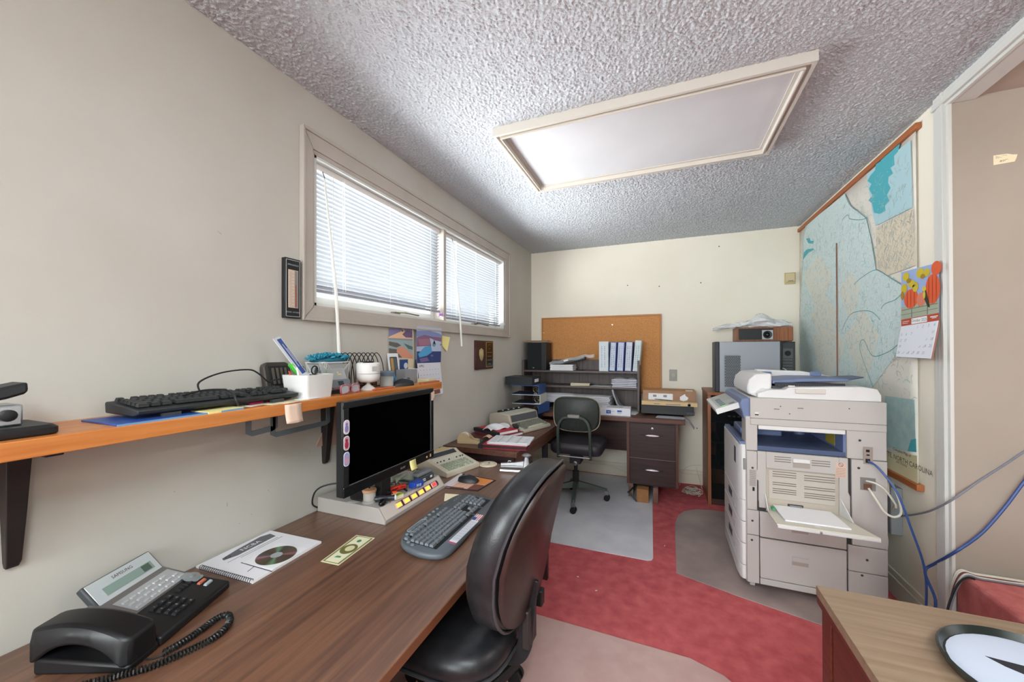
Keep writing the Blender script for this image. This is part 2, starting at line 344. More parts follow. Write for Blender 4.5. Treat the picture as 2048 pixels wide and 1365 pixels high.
def wand(b, y, ztop, zbot):
    L = Vector(b.location)
    O('tilt_wand', MB().tube([Vector((XL-.012, y, ztop))-L, Vector((XL+.035, y+.02, 1.6))-L, Vector((XL+.045, y+.03, zbot))-L], [.003, .007, .008], 8), M('wand_acrylic', 'e8e6df', .25, alpha=.75), b)
    O('wand_hook', MB().tube([Vector((XL-.018, y-.004, ztop+.03))-L, Vector((XL-.010, y, ztop))-L], .002, 5), GRYD, b)
wand(b1, 1.275, 2.10, 1.305); wand(b2, 2.40, 2.11, 1.35)
# purple tuft hanging at the blind's corner
_t = thing('chenille_tassel', 'small purple feathery tassel hanging at the corner of the wide blind', 'tassel', (XL+.018, 2.20, 1.56))
mb = MB()
for k in range(26):
    a = random.random()*6.28; z = random.uniform(-.5, 1); mb.tube([(0, 0, .0), (.012*math.cos(a), .014*math.sin(a), .012*z), (.018*math.cos(a), .024*math.sin(a), .026*z)], .0022, 4)
O('tuft', mb, M('purple_fluff', 'b884c8', .9), _t); O('string', MB().tube([(0, 0, 0), (-.01, 0, .06)], .0012, 4), WHP, _t)

# ceiling light (off)
t = thing('ceiling_light', 'large rectangular ceiling light with cream moulding frame and pale prismatic lens', 'light', (-.128, 2.093, HC))
LX, LY = .668, .367
def mould(p, q, nrm):
    mb = MB(); p = Vector(p); q = Vector(q); n = Vector(nrm); e = (q-p).normalized()
    for o, i, z0 in ((0, .014, .045), (.014, .03, .036), (.03, .036, .05), (.036, .052, .028)):
        mb.add([p+n*o+e*o, q+n*o-e*o, q+n*i-e*i, p+n*i+e*i]+[v-Vector((0, 0, z0)) for v in (p+n*o+e*o, q+n*o-e*o, q+n*i-e*i, p+n*i+e*i)],
               [(0, 1, 2, 3), (7, 6, 5, 4), (0, 4, 5, 1), (1, 5, 6, 2), (2, 6, 7, 3), (3, 7, 4, 0)])
    return mb
for p, q, n in (((-LX, -LY, 0), (LX, -LY, 0), (0, 1, 0)), ((LX, -LY, 0), (LX, LY, 0), (-1, 0, 0)), ((LX, LY, 0), (-LX, LY, 0), (0, -1, 0)), ((-LX, LY, 0), (-LX, -LY, 0), (1, 0, 0))):
    O('frame_moulding', mould(p, q, n), LITE, t)
O('lens', MB().box(-LX+.05, LX-.05, -LY+.05, LY-.05, -.024, -.012), M('prismatic_lens', 'd6d7d9', .6, bump=.3, bscale=300, bdist=.002, col2='d0d1d3', scale=3, spec=.2), t)
for x in (-.53, .48): O('screw', MB().cyl((x, -LY+.042, -.0285), (x, -LY+.042, -.031), .006), STL, t)
# lit ceiling light added behind the camera as unseen fill
t = thing('ceiling_light', 'added lit rectangular ceiling light, unseen, over the desk end of the office', 'light', (.42, -.8, HC))
for p, q, n in (((-LX, -LY, 0), (LX, -LY, 0), (0, 1, 0)), ((LX, -LY, 0), (LX, LY, 0), (-1, 0, 0)), ((LX, LY, 0), (-LX, LY, 0), (0, -1, 0)), ((-LX, LY, 0), (-LX, -LY, 0), (1, 0, 0))):
    O('frame_moulding', mould(p, q, n), LITE, t)
O('lens', MB().box(-LX+.05, LX-.05, -LY+.05, LY-.05, -.024, -.012), M('lens_fill', 'ecfaff', .4, emit=16), t)

t = thing('added_dome_lamp', 'added lit round dome lamp, unseen, on the alcove ceiling', 'lamp', (2.05, 1.15, 2.385))  # fill lamp added out of view to brighten the alcove and step
O('rim', MB().lathe([(.15, 0), (.15, -.02), (.135, -.025), (.13, 0)], 28), TRIMW, t); O('glass_dome', MB().lathe([(.13, -.005), (.125, -.04), (.09, -.075), (.04, -.092), (0, -.095)], 28), M('dome_fill', 'fff6ea', .4, emit=50), t)
# ---------------------------------------------------------------- things on the walls
def OW(name, mb, mat, parent, **k):
    L = Vector(parent.location)
    for i, p in enumerate(mb.v): mb.v[i] = p-L
    return O(name, mb, mat, parent, **k)
def quad(c):
    a, b, c2, d = [Vector(p) for p in c]
    return lambda u, v: a*(1-u)*(1-v)+b*u*(1-v)+c2*u*v+d*(1-u)*v     # u right, v down
def art(parent, q, items, nrm, d0=.0006, name='printed_patch'):
    """flat print: items = (uv polygon, material); alike colours joined, later items lie above"""
    nrm = Vector(nrm)
    for k, (pol, mat) in enumerate(items):
        mb = MB(); polys = pol if isinstance(pol[0][0], (list, tuple)) else [pol]
        for pl in polys: mb.poly3([q(u, v)+nrm*(d0+k*.0002) for u, v in pl], nrm, .0002)
        o = OW(name, mb, mat, parent, smooth=0)
        if len(polys) > 1: o['kind'] = 'stuff'
def R4(u0, v0, u1, v1): return [(u0, v0), (u1, v0), (u1, v1), (u0, v1)]
def C(name, col, rough=.8): return M('print_'+name, col, rough, spec=.25)
# roll-down map
t = thing('wall_map', 'huge faded blue-green street map on wooden rods, hung on the cream wall', 'map', (XR, 3.27, .64))
def mx(x, y, d=.012): return PX(x, y, XR-d)
NX = Vector((-1, 0, 0))
def mz(y): return .655+(y-2.40)*.0
mp = MB().sheet(lambda u, v: (XR-.010-.006*math.sin(u*9)*v, 2.425+u*(YB-.016-2.425), 2.385-v*(2.385-.665)), 24, 12)
o = OW('map_sheet', mp, M('map_paper', 'e4dfd5', .7, col2='dcd8cd', scale=5), t); sd = o.modifiers.new('s', 'SOLIDIFY'); sd.thickness = .001
OW('top_rod', MB().box(XR-.026, XR-.002, 2.395, YB-.015, 2.375, 2.405), M('rod_wood', 'a9643a', .45), t, bev=.003)
OW('bottom_rod', MB().box(XR-.030, XR-.002, 2.395, YB-.015, .640, .672), M('rod_wood', 'a9643a', .45), t, bev=.003)
def mpoly(name, pts, mat, d):
    OW(name, MB().poly3([mx(x, y, d) for x, y in pts], NX, .0003), mat, t, smooth=0)
SEA = M('map_blue', 'd3e0dc', .75, col2='c3d6d6', scale=60, detail=6, spec=.25)
mpoly('printed_county', [(1612, 450), (1650, 420), (1690, 388), (1702, 413), (1732, 437), (1742, 480), (1753, 540), (1803, 570), (1806, 640), (1792, 710), (1746, 775), (1700, 850), (1640, 850), (1603, 800), (1599, 700), (1602, 600), (1606, 520), (1605, 480)], SEA, .0165)
mpoly('printed_inset', [(1733, 349), (1821, 281), (1825, 415), (1751, 452), (1744, 420)], M('map_blue2', 'aecfd6', .75), .0168)
mpoly('printed_lake', [(1800, 288), (1796, 303), (1788, 312), (1789, 330), (1781, 336), (1786, 347), (1777, 354), (1776, 366), (1781, 376), (1774, 390), (1778, 402), (1770, 412), (1771, 422), (1760, 428), (1748, 426), (1744, 407), (1737, 401), (1745, 391), (1738, 378), (1743, 368), (1735, 362), (1741, 351), (1750, 341), (1752, 329), (1762, 322), (1763, 311), (1774, 308), (1784, 294)], M('map_teal', '4fadb8', .75), .0172)
mpoly('printed_town_plan', [(1752, 455), (1826, 418), (1831, 531), (1776, 551), (1753, 538)], M('map_cream', 'd8cdb6', .75), .0168)
for pts in ([(1612, 478), (1619, 476), (1621, 482), (1628, 482), (1626, 488), (1617, 487)], [(1608, 505), (1614, 499), (1626, 497), (1628, 500), (1618, 505), (1612, 512), (1606, 520)]):
    mpoly('printed_lake', pts, M('map_teal', '4fadb8', .75), .0172)
PEA = M('map_peach', 'ded8c8', .75, col2='cbd8d2', scale=45, detail=6)
for cx, cy, rx, ry in ((1637, 565, 25, 45), (1700, 590, 18, 40), (1725, 690, 30, 60), (1655, 700, 30, 50), (1650, 640, 24, 40)):
    mpoly('printed_town', [(cx+rx*math.cos(a)*(1+.22*math.sin(3*a+cx)), cy+ry*math.sin(a)*(1+.2*math.cos(4*a))) for a in [k*.3142 for k in range(20)]], PEA, .0166+.0004*(cx % 7)/7)
mpoly('printed_lower_inset', [(1770, 792), (1829, 800), (1832, 905), (1772, 895)], M('map_blue3', 'b4cdc9', .75, col2='a4c1c3', scale=20), .0168)
mpoly('printed_lower_lake', [(1822, 880), (1832, 878), (1833, 905), (1815, 903)], M('map_teal', '4fadb8', .75), .0172)
mpoly('printed_title_panel', [(1760, 905), (1834, 912), (1836, 968), (1762, 950)], M('map_title', 'd9cfa8', .75), .0168)
mb = MB(); mb2 = MB(); rnd = random.Random(3)
def road(mb, p, q, w):
    p = Vector(p); q = Vector(q); n = Vector((q-p).cross(NX)).normalized()*w; mb.poly3([p-n, q-n, q+n, p+n], NX, .0002)
for k in range(1500):
    y = rnd.uniform(2.45, 4.08); z = rnd.uniform(.9, 2.3); a = rnd.uniform(0, 6.28); L = rnd.uniform(.006, .03); p = Vector((XR-.0176, y, z))
    d = Vector((0, math.cos(a), math.sin(a)))
    road(mb if k % 3 else mb2, p, p+d*L, .0011); road(mb if k % 3 else mb2, p+d*L, p+d*L+Vector((0, math.cos(a+.9), math.sin(a+.9)))*L*.7, .0011)
for k in range(320):   # town plan streets
    u = rnd.random(); v = rnd.random(); x = 1755+u*73; y = 455+v*85-(u*36*(1-v)); p = mx(x, y, .0176); a = rnd.choice((.6, 2.2, .7, 2.1)); d = Vector((0, math.cos(a), math.sin(a)))
    road(mb, p, p+d*rnd.uniform(.012, .035), .001)
o = OW('printed_roads', mb, M('map_ink', 'b4b9b4', .8), t, smooth=0); o['kind'] = 'stuff'
o = OW('printed_streams', mb2, M('map_ink2', '8fc4c4', .8), t, smooth=0); o['kind'] = 'stuff'
mb = MB()
for ln in ([(1752, 540), (1742, 480), (1732, 437), (1702, 413), (1690, 390)], [(1803, 570), (1780, 556), (1752, 540), (1720, 558), (1708, 570)], [(1806, 585), (1790, 600), (1770, 608), (1762, 618)], [(1760, 640), (1745, 625), (1725, 622), (1700, 630), (1684, 660)], [(1746, 775), (1720, 700), (1727, 680), (1745, 712), (1775, 705), (1795, 690)], [(1614, 452), (1606, 478), (1606, 520), (1600, 610), (1598, 720), (1602, 780)], [(1684, 440), (1695, 430), (1700, 438), (1720, 440), (1732, 437)]):
    q = spl([mx(x, y, .0178) for x, y in ln], 5)
    for a, b in zip(q, q[1:]): road(mb, a, b, .0022)
OW('printed_rivers', mb, M('map_river', '6d9fa4', .8), t, smooth=0)
MI = M('map_lettering', '4d4a3c', .8); MF = frame((0, 0, 0), (0, -1, 0), (0, 0, 1))
def mtext(s, x, y, size):
    p = mx(x, y, .0178)-Vector(t.location); text(s, size, Matrix.Translation(p) @ MF, MI, t)
mtext('Complete Map of', 1803, 905, .022); mtext('CHARLOTTE, NORTH CAROLINA', 1797, 918, .036); mtext('and Vicinity', 1803, 928, .02)
t2 = tag(O('fishing_rod_stick', MB().box(-.006, 0, -.004, .004, 0, .98), M('stick_wood', '8a5a48', .6), None, loc=(XR-.0195, 3.30, 1.085), bev=.002), 'thin dark stick standing against the middle of the wall map', 'stick')
t2.name = 'thin_stick'
# october calendar
t = thing('wall_calendar', 'October calendar with pumpkins and a small bird over a date grid, beside the map', 'calendar', (XR, 2.42, 1.28))
XC = XR-.032
pic = quad([PX(1803, 545, XC), PX(1878, 525, XC), PX(1878, 626, XC), PX(1803, 640, XC)])
OW('picture_page', MB().poly3([pic(0, 0), pic(1, 0), pic(1, 1), pic(0, 1)], NX, .0008), C('sky', '9fb2dc'), t)
art(t, pic, [(R4(0, .74, 1, 1), C('stone', 'a9b09c')), ([R4(.02, .80, .98, .815), R4(.5, .7, .52, .8), R4(.3, .82, .32, .99), R4(.72, .82, .74, .99), R4(.02, .90, .98, .91)], C('mortar', '6f7a6c')),
             (ell(.29, .60, .2, .2), C('pumpkin', 'dc6440')), (ell(.86, .50, .18, .30), C('pumpkin', 'dc6440')), (ell(.57, .66, .12, .14), C('pumpkin2', 'd9836a')), (ell(.95, .10, .12, .14), C('pumpkin', 'dc6440')),
             ([ell(.29+d, .60, .012, .18) for d in (-.1, 0, .1)]+[ell(.86+d, .50, .012, .28) for d in (-.09, 0, .09)], C('pumpkin_rib', 'bd4c2c')),
             ([ell(.15, .12, .09, .09), ell(.32, .3, .1, .08), ell(.55, .12, .1, .1), ell(.42, .38, .08, .1), ell(.1, .36, .09, .1), ell(.72, .14, .08, .08)], C('leaf', 'cdb83c')),
             ([ell(.24, .22, .07, .05), ell(.62, .2, .06, .05), ell(.05, .5, .05, .09)], C('leaf2', 'a5842f')),
             ([(.62, .50), (.70, .48), (.78, .74), (.80, .86), (.75, .84), (.66, .66)], C('bird_dark', '3f3f2c')), ([ell(.66, .46, .05, .05), ell(.66, .58, .03, .08)], C('bird_yellow', 'd8c04a'))], NX, .0010)
band = quad([pic(0, 1), pic(1, 1), pic(1, 1)-Vector((0, 0, .034)), pic(0, 1)-Vector((0, 0, .034))])
OW('month_band', MB().poly3([band(0, 0), band(1, 0), band(1, 1), band(0, 1)], NX, .0008), C('band_red', 'b9553f'), t)
art(t, band, [(rrect(.3, .72, .1, .9, .04), WHT)], NX, .0010)
text('October 2025', .020, Matrix.Translation(band(.51, .5)+NX*.0015-Vector(t.location)) @ MF, C('month_green', '5b7b6c'), t); art(t, band, [([R4(.8, .3, .98, .42), R4(.84, .5, .95, .58), R4(.04, .35, .24, .42), R4(.04, .6, .2, .66)], WHT)], NX, .0012)
gb = [band(0, 1)+NX*.001, band(1, 1)+NX*.001, PX(1862, 718, XC-.045), PX(1792, 714, XC-.045)]
grid = quad(gb); gn = (gb[3]-gb[0]).cross(gb[1]-gb[0]).normalized()
if gn.x > 0: gn = -gn
OW('date_page', MB().poly3(gb, gn, .0012), C('page', 'e3e6ee'), t)
OW('under_pages', MB().poly3([p-gn*.006 for p in gb], gn, .005), C('page_edge', '9a6a5c'), t)
gx = (gb[1]-gb[0]).normalized(); gy = -(gb[3]-gb[0]).normalized(); gy = (gy-gx*gy.dot(gx)).normalized()
dd = 1
for r in range(5):
    for c in range(7):
        if (r == 0 and c < 3) or dd > 31: continue
        text(str(dd), .020, frame(grid(.07+c*.143, .1+r*.19)+gn*.0016-Vector(t.location), gx, gy), C('date_grey', '8f929a'), t, 'date_number'); dd += 1
# sunset print and april calendar on the window wall
PXN = Vector((1, 0, 0))
t = thing('landscape_print', 'unframed print of a pink sunset over a winding river, pinned under the window', 'poster', (XL, 1.78, 1.25))
q = quad([PX(777, 657, XL+.004), PX(824, 658, XL+.004), PX(825, 718, XL+.004), PX(777, 714, XL+.004)])
OW('sheet', MB().poly3([q(-.0, 0), q(1.06, 0), q(1.06, 1.9), q(0, 1.9)], PXN, .0012), C('cream_sheet', 'dccdb0'), t)
art(t, q, [(R4(0, 0, 1, .34), C('dusk', '8a86b0')), ([(0, .3), (.5, .1), (.55, .0), (.62, 0), (.66, .12), (1, .32), (1, .36), (0, .36)], C('glow', 'eec2a0')), ([(.55, .2), (.75, .05), (1, .1), (1, .3), (.7, .3)], C('cloud_violet', '75607f')), (R4(0, .34, 1, .42), C('far_shore', '8f9a9e')), (R4(0, .40, 1, 1), C('river_grey', '9fb0b4')),
           ([[(0, .46), (.35, .5), (.5, .58), (.3, .66), (0, .6)], [(0, .7), (.3, .72), (.55, .9), (.5, 1), (0, 1)]], C('rock_brown', '6d6a66')), ([(.35, .66), (.6, .62), (1, .9), (1, 1), (.55, 1), (.3, .8)], C('wet_pink', 'd99a80')), ([(.6, .5), (1, .6), (1, .7), (.8, .68)], C('shore_green', '5a7470'))], PXN, .0014)
OW('pin', MB().lathe([(.007, 0), (.007, .004), (.003, .007)], 10, frame(q(.55, .07)+PXN*.002, (0, 1, 0), (0, 0, 1))), M('pin_green', '3d6a3c', .4), t)
t = thing('wall_calendar', 'April calendar with a blue lake picture, hanging below the window', 'calendar', (XL, 2.07, 1.03))
q = quad([PX(833, 653, XL+.022), PX(883, 657, XL+.022), PX(881, 725, XL+.022), PX(833, 727, XL+.022)])
OW('picture_page', MB().poly3([q(0, 0), q(1, 0), q(1, 1), q(0, 1)], PXN, .0012), C('lake_sky', 'b9c2dc'), t)
art(t, q, [([(0, .12), (.5, .1), (.9, .16), (1, .2), (1, .3), (0, .28)], C('cloud_blue', '8590bd')), ([(0, .3), (.3, .22), (.6, .26), (1, .28), (1, .5), (0, .55)], C('red_rock', '8a6a86')), ([(.05, .35), (.5, .32), (.52, .5), (.1, .52)], C('red_rock2', 'a5788a')), ([(.5, .3), (.7, .36), (1, .4), (1, .45), (.6, .5), (1, .44), (.8, .62), (.6, .66)], C('foam', 'b6c7dd')), (R4(0, .68, 1, 1), C('deep_blue', '3c4a7c')), ([(.05, .75), (.3, .55), (.55, .52), (.6, .7), (.4, .8), (.1, .85)], C('lake_blue', '5aa3d2')), ([[(.1, .88), (.4, .84), (.5, .95), (.15, .98)], ell(.6, .8, .06, .03)], C('violet_rock', '7c6a96'))], PXN, .0014)
gq = quad([q(.02, 1), q(.98, 1), PX(886, 787, XL+.03), PX(843, 797, XL+.03)])
OW('date_page', MB().poly3([gq(0, 0), gq(1, 0), gq(1, 1), gq(0, 1)], PXN, .0012), C('page2', 'e0e2ea'), t)
text('APRIL', .022, frame(gq(.16, .09)+PXN*.0016-Vector(t.location), (0, 1, 0), (0, 0, 1)), INK, t)
art(t, gq, [([R4(.08+c*.13, .2+r*.15, .11+c*.13, .215+r*.15) for r in range(5) for c in range(7)], INKG), (R4(.5, .84, .86, .97), C('photo_brown', '8a5a48'))], PXN, .0016)
OW('backing_page', MB().poly3([q(-.02, .9)-PXN*.006, q(.04, .9)-PXN*.006, gq(.0, .55)-PXN*.01, gq(-.14, .6)-PXN*.01], PXN, .001), GRYD, t)
def note(name, label, pts, mat, nrm, t=.001, cat='note', lift=0):
    pts = [Vector(p)+Vector(nrm)*lift for p in pts]; c = sum(pts, Vector())/len(pts); mb = MB().poly3([p-c for p in pts], nrm, t)
    return tag(O(name, mb, mat, None, loc=c, smooth=0), label, cat)
note('sticky_note', 'curling yellow sticky note on the wall beside the April calendar', [PX(884, 672, XL+.002), PX(900, 675, XL+.014), PX(894, 704, XL+.012), PX(884, 692, XL+.002)], YEL, PXN, .001)
# plaque
t = thing('award_plaque', 'dark wooden plaque with gold crest and black engraved plate on the window wall', 'plaque', (XL, 2.87, 1.16))
pb = [PX(950, 681, XL+.016), PX(985, 683, XL+.016), PX(985, 737, XL+.016), PX(950, 740, XL+.016)]
p0, p1 = 2.708, 3.040
OW('board', MB().box(XL, XL+.018, p0, p1, 1.163, 1.402), wood('plaque_wood', '4a2622', '351a18', 2, 2.5, .35), t, bev=.004)
OW('plate', MB().box(XL+.018, XL+.020, 2.90, 3.02, 1.185, 1.385), BLKG, t)
OW('plate_border', MB().box(XL+.018, XL+.0195, 2.893, 3.027, 1.178, 1.392), M('gold', 'b79a54', .35, .8), t)
for k, wd in enumerate((.035, .02, .06, .05, .06, .03)): O('engraved_line', MB().box(.020, .0204, 2.96-2.87-wd*.8, 2.96-2.87+wd*.8, .207-k*.033, .211-k*.033), M('gold', 'b79a54'), t)
sh = [(-.032, .04), (-.015, .046), (0, .055), (.015, .046), (.032, .04), (.036, .0), (.025, -.035), (0, -.055), (-.025, -.035), (-.036, 0)]
O('crest', MB().prism(sh, 0, .006, frame((.018, 2.80-2.87, 1.285-1.16), (0, 1, 0), (0, 0, 1))).prism([(x*.6, y*.6) for x, y in sh], .006, .010, frame((.018, 2.80-2.87, 1.285-1.16), (0, 1, 0), (0, 0, 1))), M('crest_gold', 'cfc191', .35, .6), t, bev=.002)
# thermometer
t = thing('wall_thermometer', 'black framed indoor outdoor wall thermometer beside the window', 'thermometer', (XL, 1.092, 1.45))
O('case', MB().box(0, .022, -.034, .034, 0, .242), BLK, t, bev=.002)
O('border_line', MB().box(.022, .0225, -.031, .031, .006, .008).box(.022, .0225, -.031, .031, .234, .236).box(.022, .0225, .029, .031, .006, .236).box(.022, .0225, -.031, -.029, .006, .236), GRYL, t)
O('scale_plate', MB().box(.022, .0235, -.021, .022, .042, .195), M('scale_cream', 'd8c3ae', .5), t)
O('tube_plate', MB().box(.0235, .0242, .006, .020, .044, .193), M('tube_grey', '8d8684', .4), t)
O('spirit_column', MB().box(.0242, .0250, .008, .012, .044, .135), M('spirit_red', 'a4503e', .4), t)
mb = MB()
for k in range(22): mb.box(.0235, .0239, -.017, -.006 if k % 2 else .003, .048+k*.0065, .0492+k*.0065)
O('scale_marks', mb, INKG, t)
F_ = lambda y, z: frame((.0228, y, z), (0, 1, 0), (0, 0, 1))
text('SPRINGFIELD', .0085, F_(0, .215), GRYL, t); text('INSIDE  OUTSIDE', .0075, F_(0, .024), GRYL, t)
# outlet, thermostat
t = thing('wall_outlet', 'single grey steel outlet plate on the cream back wall', 'outlet', (.087, YB, 1.067))
O('plate', MB().box(-.036, .036, -.006, 0, -.057, .057), M('outlet_plate', '7f7d78', .4, .3), t, bev=.003)
O('socket', MB().lathe([(.017, 0), (.017, .003), (.015, .004)], 18, frame((0, -.006, 0), (1, 0, 0), (0, 0, 1))), M('socket_ivory', 'cfc8b6', .4), t)
O('slots', MB().box(-.008, -.005, -.0105, -.0098, -.001, .009).box(.005, .008, -.0105, -.0098, -.001, .009).cyl((0, -.0098, -.008), (0, -.0105, -.008), .0028), BLK, t)
t = thing('thermostat', 'small tan thermostat on the back wall beside the map', 'thermostat', (1.066, YB, 1.968))
O('back_plate', MB().box(-.042, .042, -.012, 0, -.052, .052), M('tan_plastic', 'c4b283', .5), t, bev=.004); O('cover', MB().box(-.034, .034, -.028, -.012, -.034, .044), M('tan_plastic2', 'd2c298', .5), t, bev=.004); O('lever', MB().box(-.02, .02, -.031, -.028, -.028, -.024), GRYD, t)
# cork board leaning on the back wall
t = thing('cork_board', 'large orange-brown cork board in a thin wooden frame behind the hutch', 'board', (-.653, YB, .87))
O('cork_sheet', MB().box(-.615, .615, -.014, -.004, .02, .80), M('cork', 'd09660', .9, col2='c3854c', scale=90, detail=4, bump=.3, bscale=200), t)
FR = M('frame_oak', 'b27338', .45)
for b in ((-.633, .633, .80, .818), (-.633, .633, 0, .02), (-.633, -.615, .02, .80), (.615, .633, .02, .80)): O('frame_strip', MB().box(b[0], b[1], -.02, -.002, b[2], b[3]), FR, t, bev=.002)
O('push_pin', MB().cyl((.15, -.014, .72), (.15, -.026, .72), .006, .004), CHR, t)
for z in (.33, .65): O('white_tack', MB().cyl((-.61, -.014, z), (-.61, -.022, z), .005), WHP, t)
# note in the alcove
t = thing('paper_tag', 'torn paper tag with handwriting taped on the grey-beige alcove wall', 'note', (1.308, 2.20, 2.10))
O('paper', MB().poly3([(-.034, 0, .022), (.006, 0, .022), (.022, 0, .016), (.034, -.004, .012), (.03, -.004, -.004), (.028, 0, -.014), (-.034, 0, -.018)], (0, -1, 0), .001), CRM, t)
text('30477', .014, frame((-.012, -.0016, .012), (1, 0, 0), (0, 0, 1)), INKG, t); text('#1C265', .012, frame((.004, -.0016, -.005), (1, 0, 0), (0, 0, 1)), INK, t)
# nail holes and scuffs with a shape of their own
mb = MB()
for x, z in ((-.04, 1.97), (.34, 1.98), (.5, 2.32), (-.35, 2.0), (.30, .55)): mb.lathe([(.006, 0), (.004, .002)], 8, frame((x, YB, z), (1, 0, 0), (0, 0, 1)))
o = O('nail_hole', mb, M('hole_dark', '5c5348', .9), bpy.data.objects['wall_back']); o['kind'] = 'stuff'
mb = MB(); rnd = random.Random(5)
for k in range(60):
    y = rnd.uniform(.3, 3.9); z = rnd.choice((rnd.uniform(.65, 1.08), rnd.uniform(.65, 1.08), rnd.uniform(1.2, 2.35)))
    if 1.1 < y < 3.45 and 1.42 < z < 2.28: continue
    a = rnd.uniform(0, 3.1); L = rnd.uniform(.003, .016); p = Vector((XL, y, z)); d = Vector((0, math.cos(a), math.sin(a)))*L; n = Vector((0, -math.sin(a), math.cos(a)))*.0008
    mb.poly3([p-n, p+d-n*.3, p+d+n*.3, p+n], (1, 0, 0), .0006)
o = O('scuff_mark', mb, M('scuff', '8f867b', .9), bpy.data.objects['wall_left']); o['kind'] = 'stuff'
# ---------------------------------------------------------------- furniture
ZD = .62
# near computer desk along the window wall
t = thing('computer_desk', 'long dark walnut computer desk along the window wall', 'desk', (-.985, 1.12, 0))
O('table_top', MB().box(-.425, .425, -1.02, 1.02, ZD-.028, ZD), DARKW, t, bev=.0015)
O('edge_strip', MB().box(.425, .4265, -1.02, 1.02, ZD-.027, ZD-.0015), M('edge_brown', '7a4a30', .45), t)
for y in (-1.0, .97): O('side_panel', MB().box(-.41, .36, y, y+.03, 0, ZD-.028), DARKZ, t)
O('modesty_panel', MB().box(-.41, -.39, -.97, .97, .25, ZD-.028), DARKX, t)
# L-shaped desk in the back corner: return + main top + pedestal
t = thing('corner_desk', 'L-shaped dark walnut desk filling the back corner, with a two-drawer pedestal', 'desk', (-.6, 3.78, 0))
OW('return_top', MB().box(XL+.004, -.868, 2.24, 3.446, .634, .668), wood('walnut_mid', '6a4638', '53352c', 1, 2.5, .35), t, bev=.002)
OW('return_panel', MB().box(XL+.03, -.905, 2.285, 2.31, 0, .634), DARKZ, t)
OW('return_rail', MB().box(-.93, -.905, 2.31, 3.44, .55, .634), DARKW, t)
OW('leg', MB().box(-.945, -.905, 3.02, 3.06, .0045, .55), BLKM, t)
OW('main_top', MB().box(XL+.004, .163, 3.45, YB-.024, .695, .73), wood('walnut_mid_x', '6a4638', '53352c', 0, 2.5, .3), t, bev=.002)
OW('modesty_panel', MB().box(-1.38, -.30, 4.0, 4.02, .30, .695), DARKX, t)
ped = OW('pedestal', MB().box(-.31, .112, 3.52, 4.05, .135, .695), DARKZ, t, bev=.002)
HB = M('pull_recess', '141416', .3)
for z0, z1, hz in ((.372, .675, .575), (.155, .368, .275)):
    d = O('drawer', MB().box(-.285, .088, 3.508, 3.52, z0, z1), wood('drawer_front', '3f2a28', '2c1d1d', 0, 3, .4), ped, bev=.0015)
    ped_loc = Vector(t.location)
    for i, v in enumerate(d.data.vertices): v.co -= ped_loc
    for nm, w_, h_, d_, mt in (('pull_recess', .10, .011, .004, HB), ('pull_handle', .058, .0075, .012, CHR)):
        pts = [(x*w_, h_*(1-abs(x)**2.2)) for x in [k/8-1 for k in range(17)]]+[(x*w_, -h_*.7*(1-abs(x)**2.2)) for x in [1-k/8 for k in range(1, 16)]]
        h = MB().prism([(a, b) for a, b in pts], 0, d_, frame((-.095, 3.508, hz), (1, 0, 0), (0, 0, 1)))
        for i, v in enumerate(h.v): h.v[i] = v-ped_loc
        O(nm, h, mt, d)
OW('drawer_gap', MB().box(-.287, .090, 3.5065, 3.5195, .3685, .3715), M('gap_line', '8d7d76', .5), t)
OW('pedestal_rail', MB().box(-.31, -.288, 3.513, 3.52, .14, .69).box(.091, .112, 3.513, 3.52, .14, .69), M('rail_brown', '5d3a2e', .45), t)
OW('lock', MB().lathe([(.011, 0), (.011, .003), (.008, .004)], 14, frame((-.095, 3.508, .635), (1, 0, 0), (0, 0, 1))), STL, t)
OW('foot_rail', MB().box(-.30, -.26, 3.56, 4.04, .0045, .135).box(-.09, -.05, 3.47, 4.04, .0045, .135), DARKW, t)
OW('foot_strut', MB().bar([(-.20, 3.62, .13), (-.30, 3.50, .06), (-.22, 3.44, .012)], .012, .012), STL, t)
tag(O('wood_block', MB().box(-.049, .049, -.05, .05, 0, .112), M('block_tan', 'a9764c', .7, col2='9c693f', scale=20), None, loc=(-.175, 3.505, .0042), bev=.003), 'small tan wooden block on the floor under the pedestal', 'block')
# hutch on the main top
t = thing('desk_hutch', 'grey-brown laminate hutch with two shelves standing on the back desk', 'hutch', (-.81, 3.96, .73))
for x in (-.596, .575): O('side_panel', MB().box(x, x+.018, -.16, .14, 0, .49), HUTZ, t, bev=.001)
O('back_panel', MB().box(-.578, .575, .128, .14, 0, .49), HUTZ, t)
for z in (.382, .228): O('shelf', MB().box(-.578, .575, -.155, .128, z-.018, z), HUT, t, bev=.001)
ZS1, ZS2 = .73+.382, .73+.228
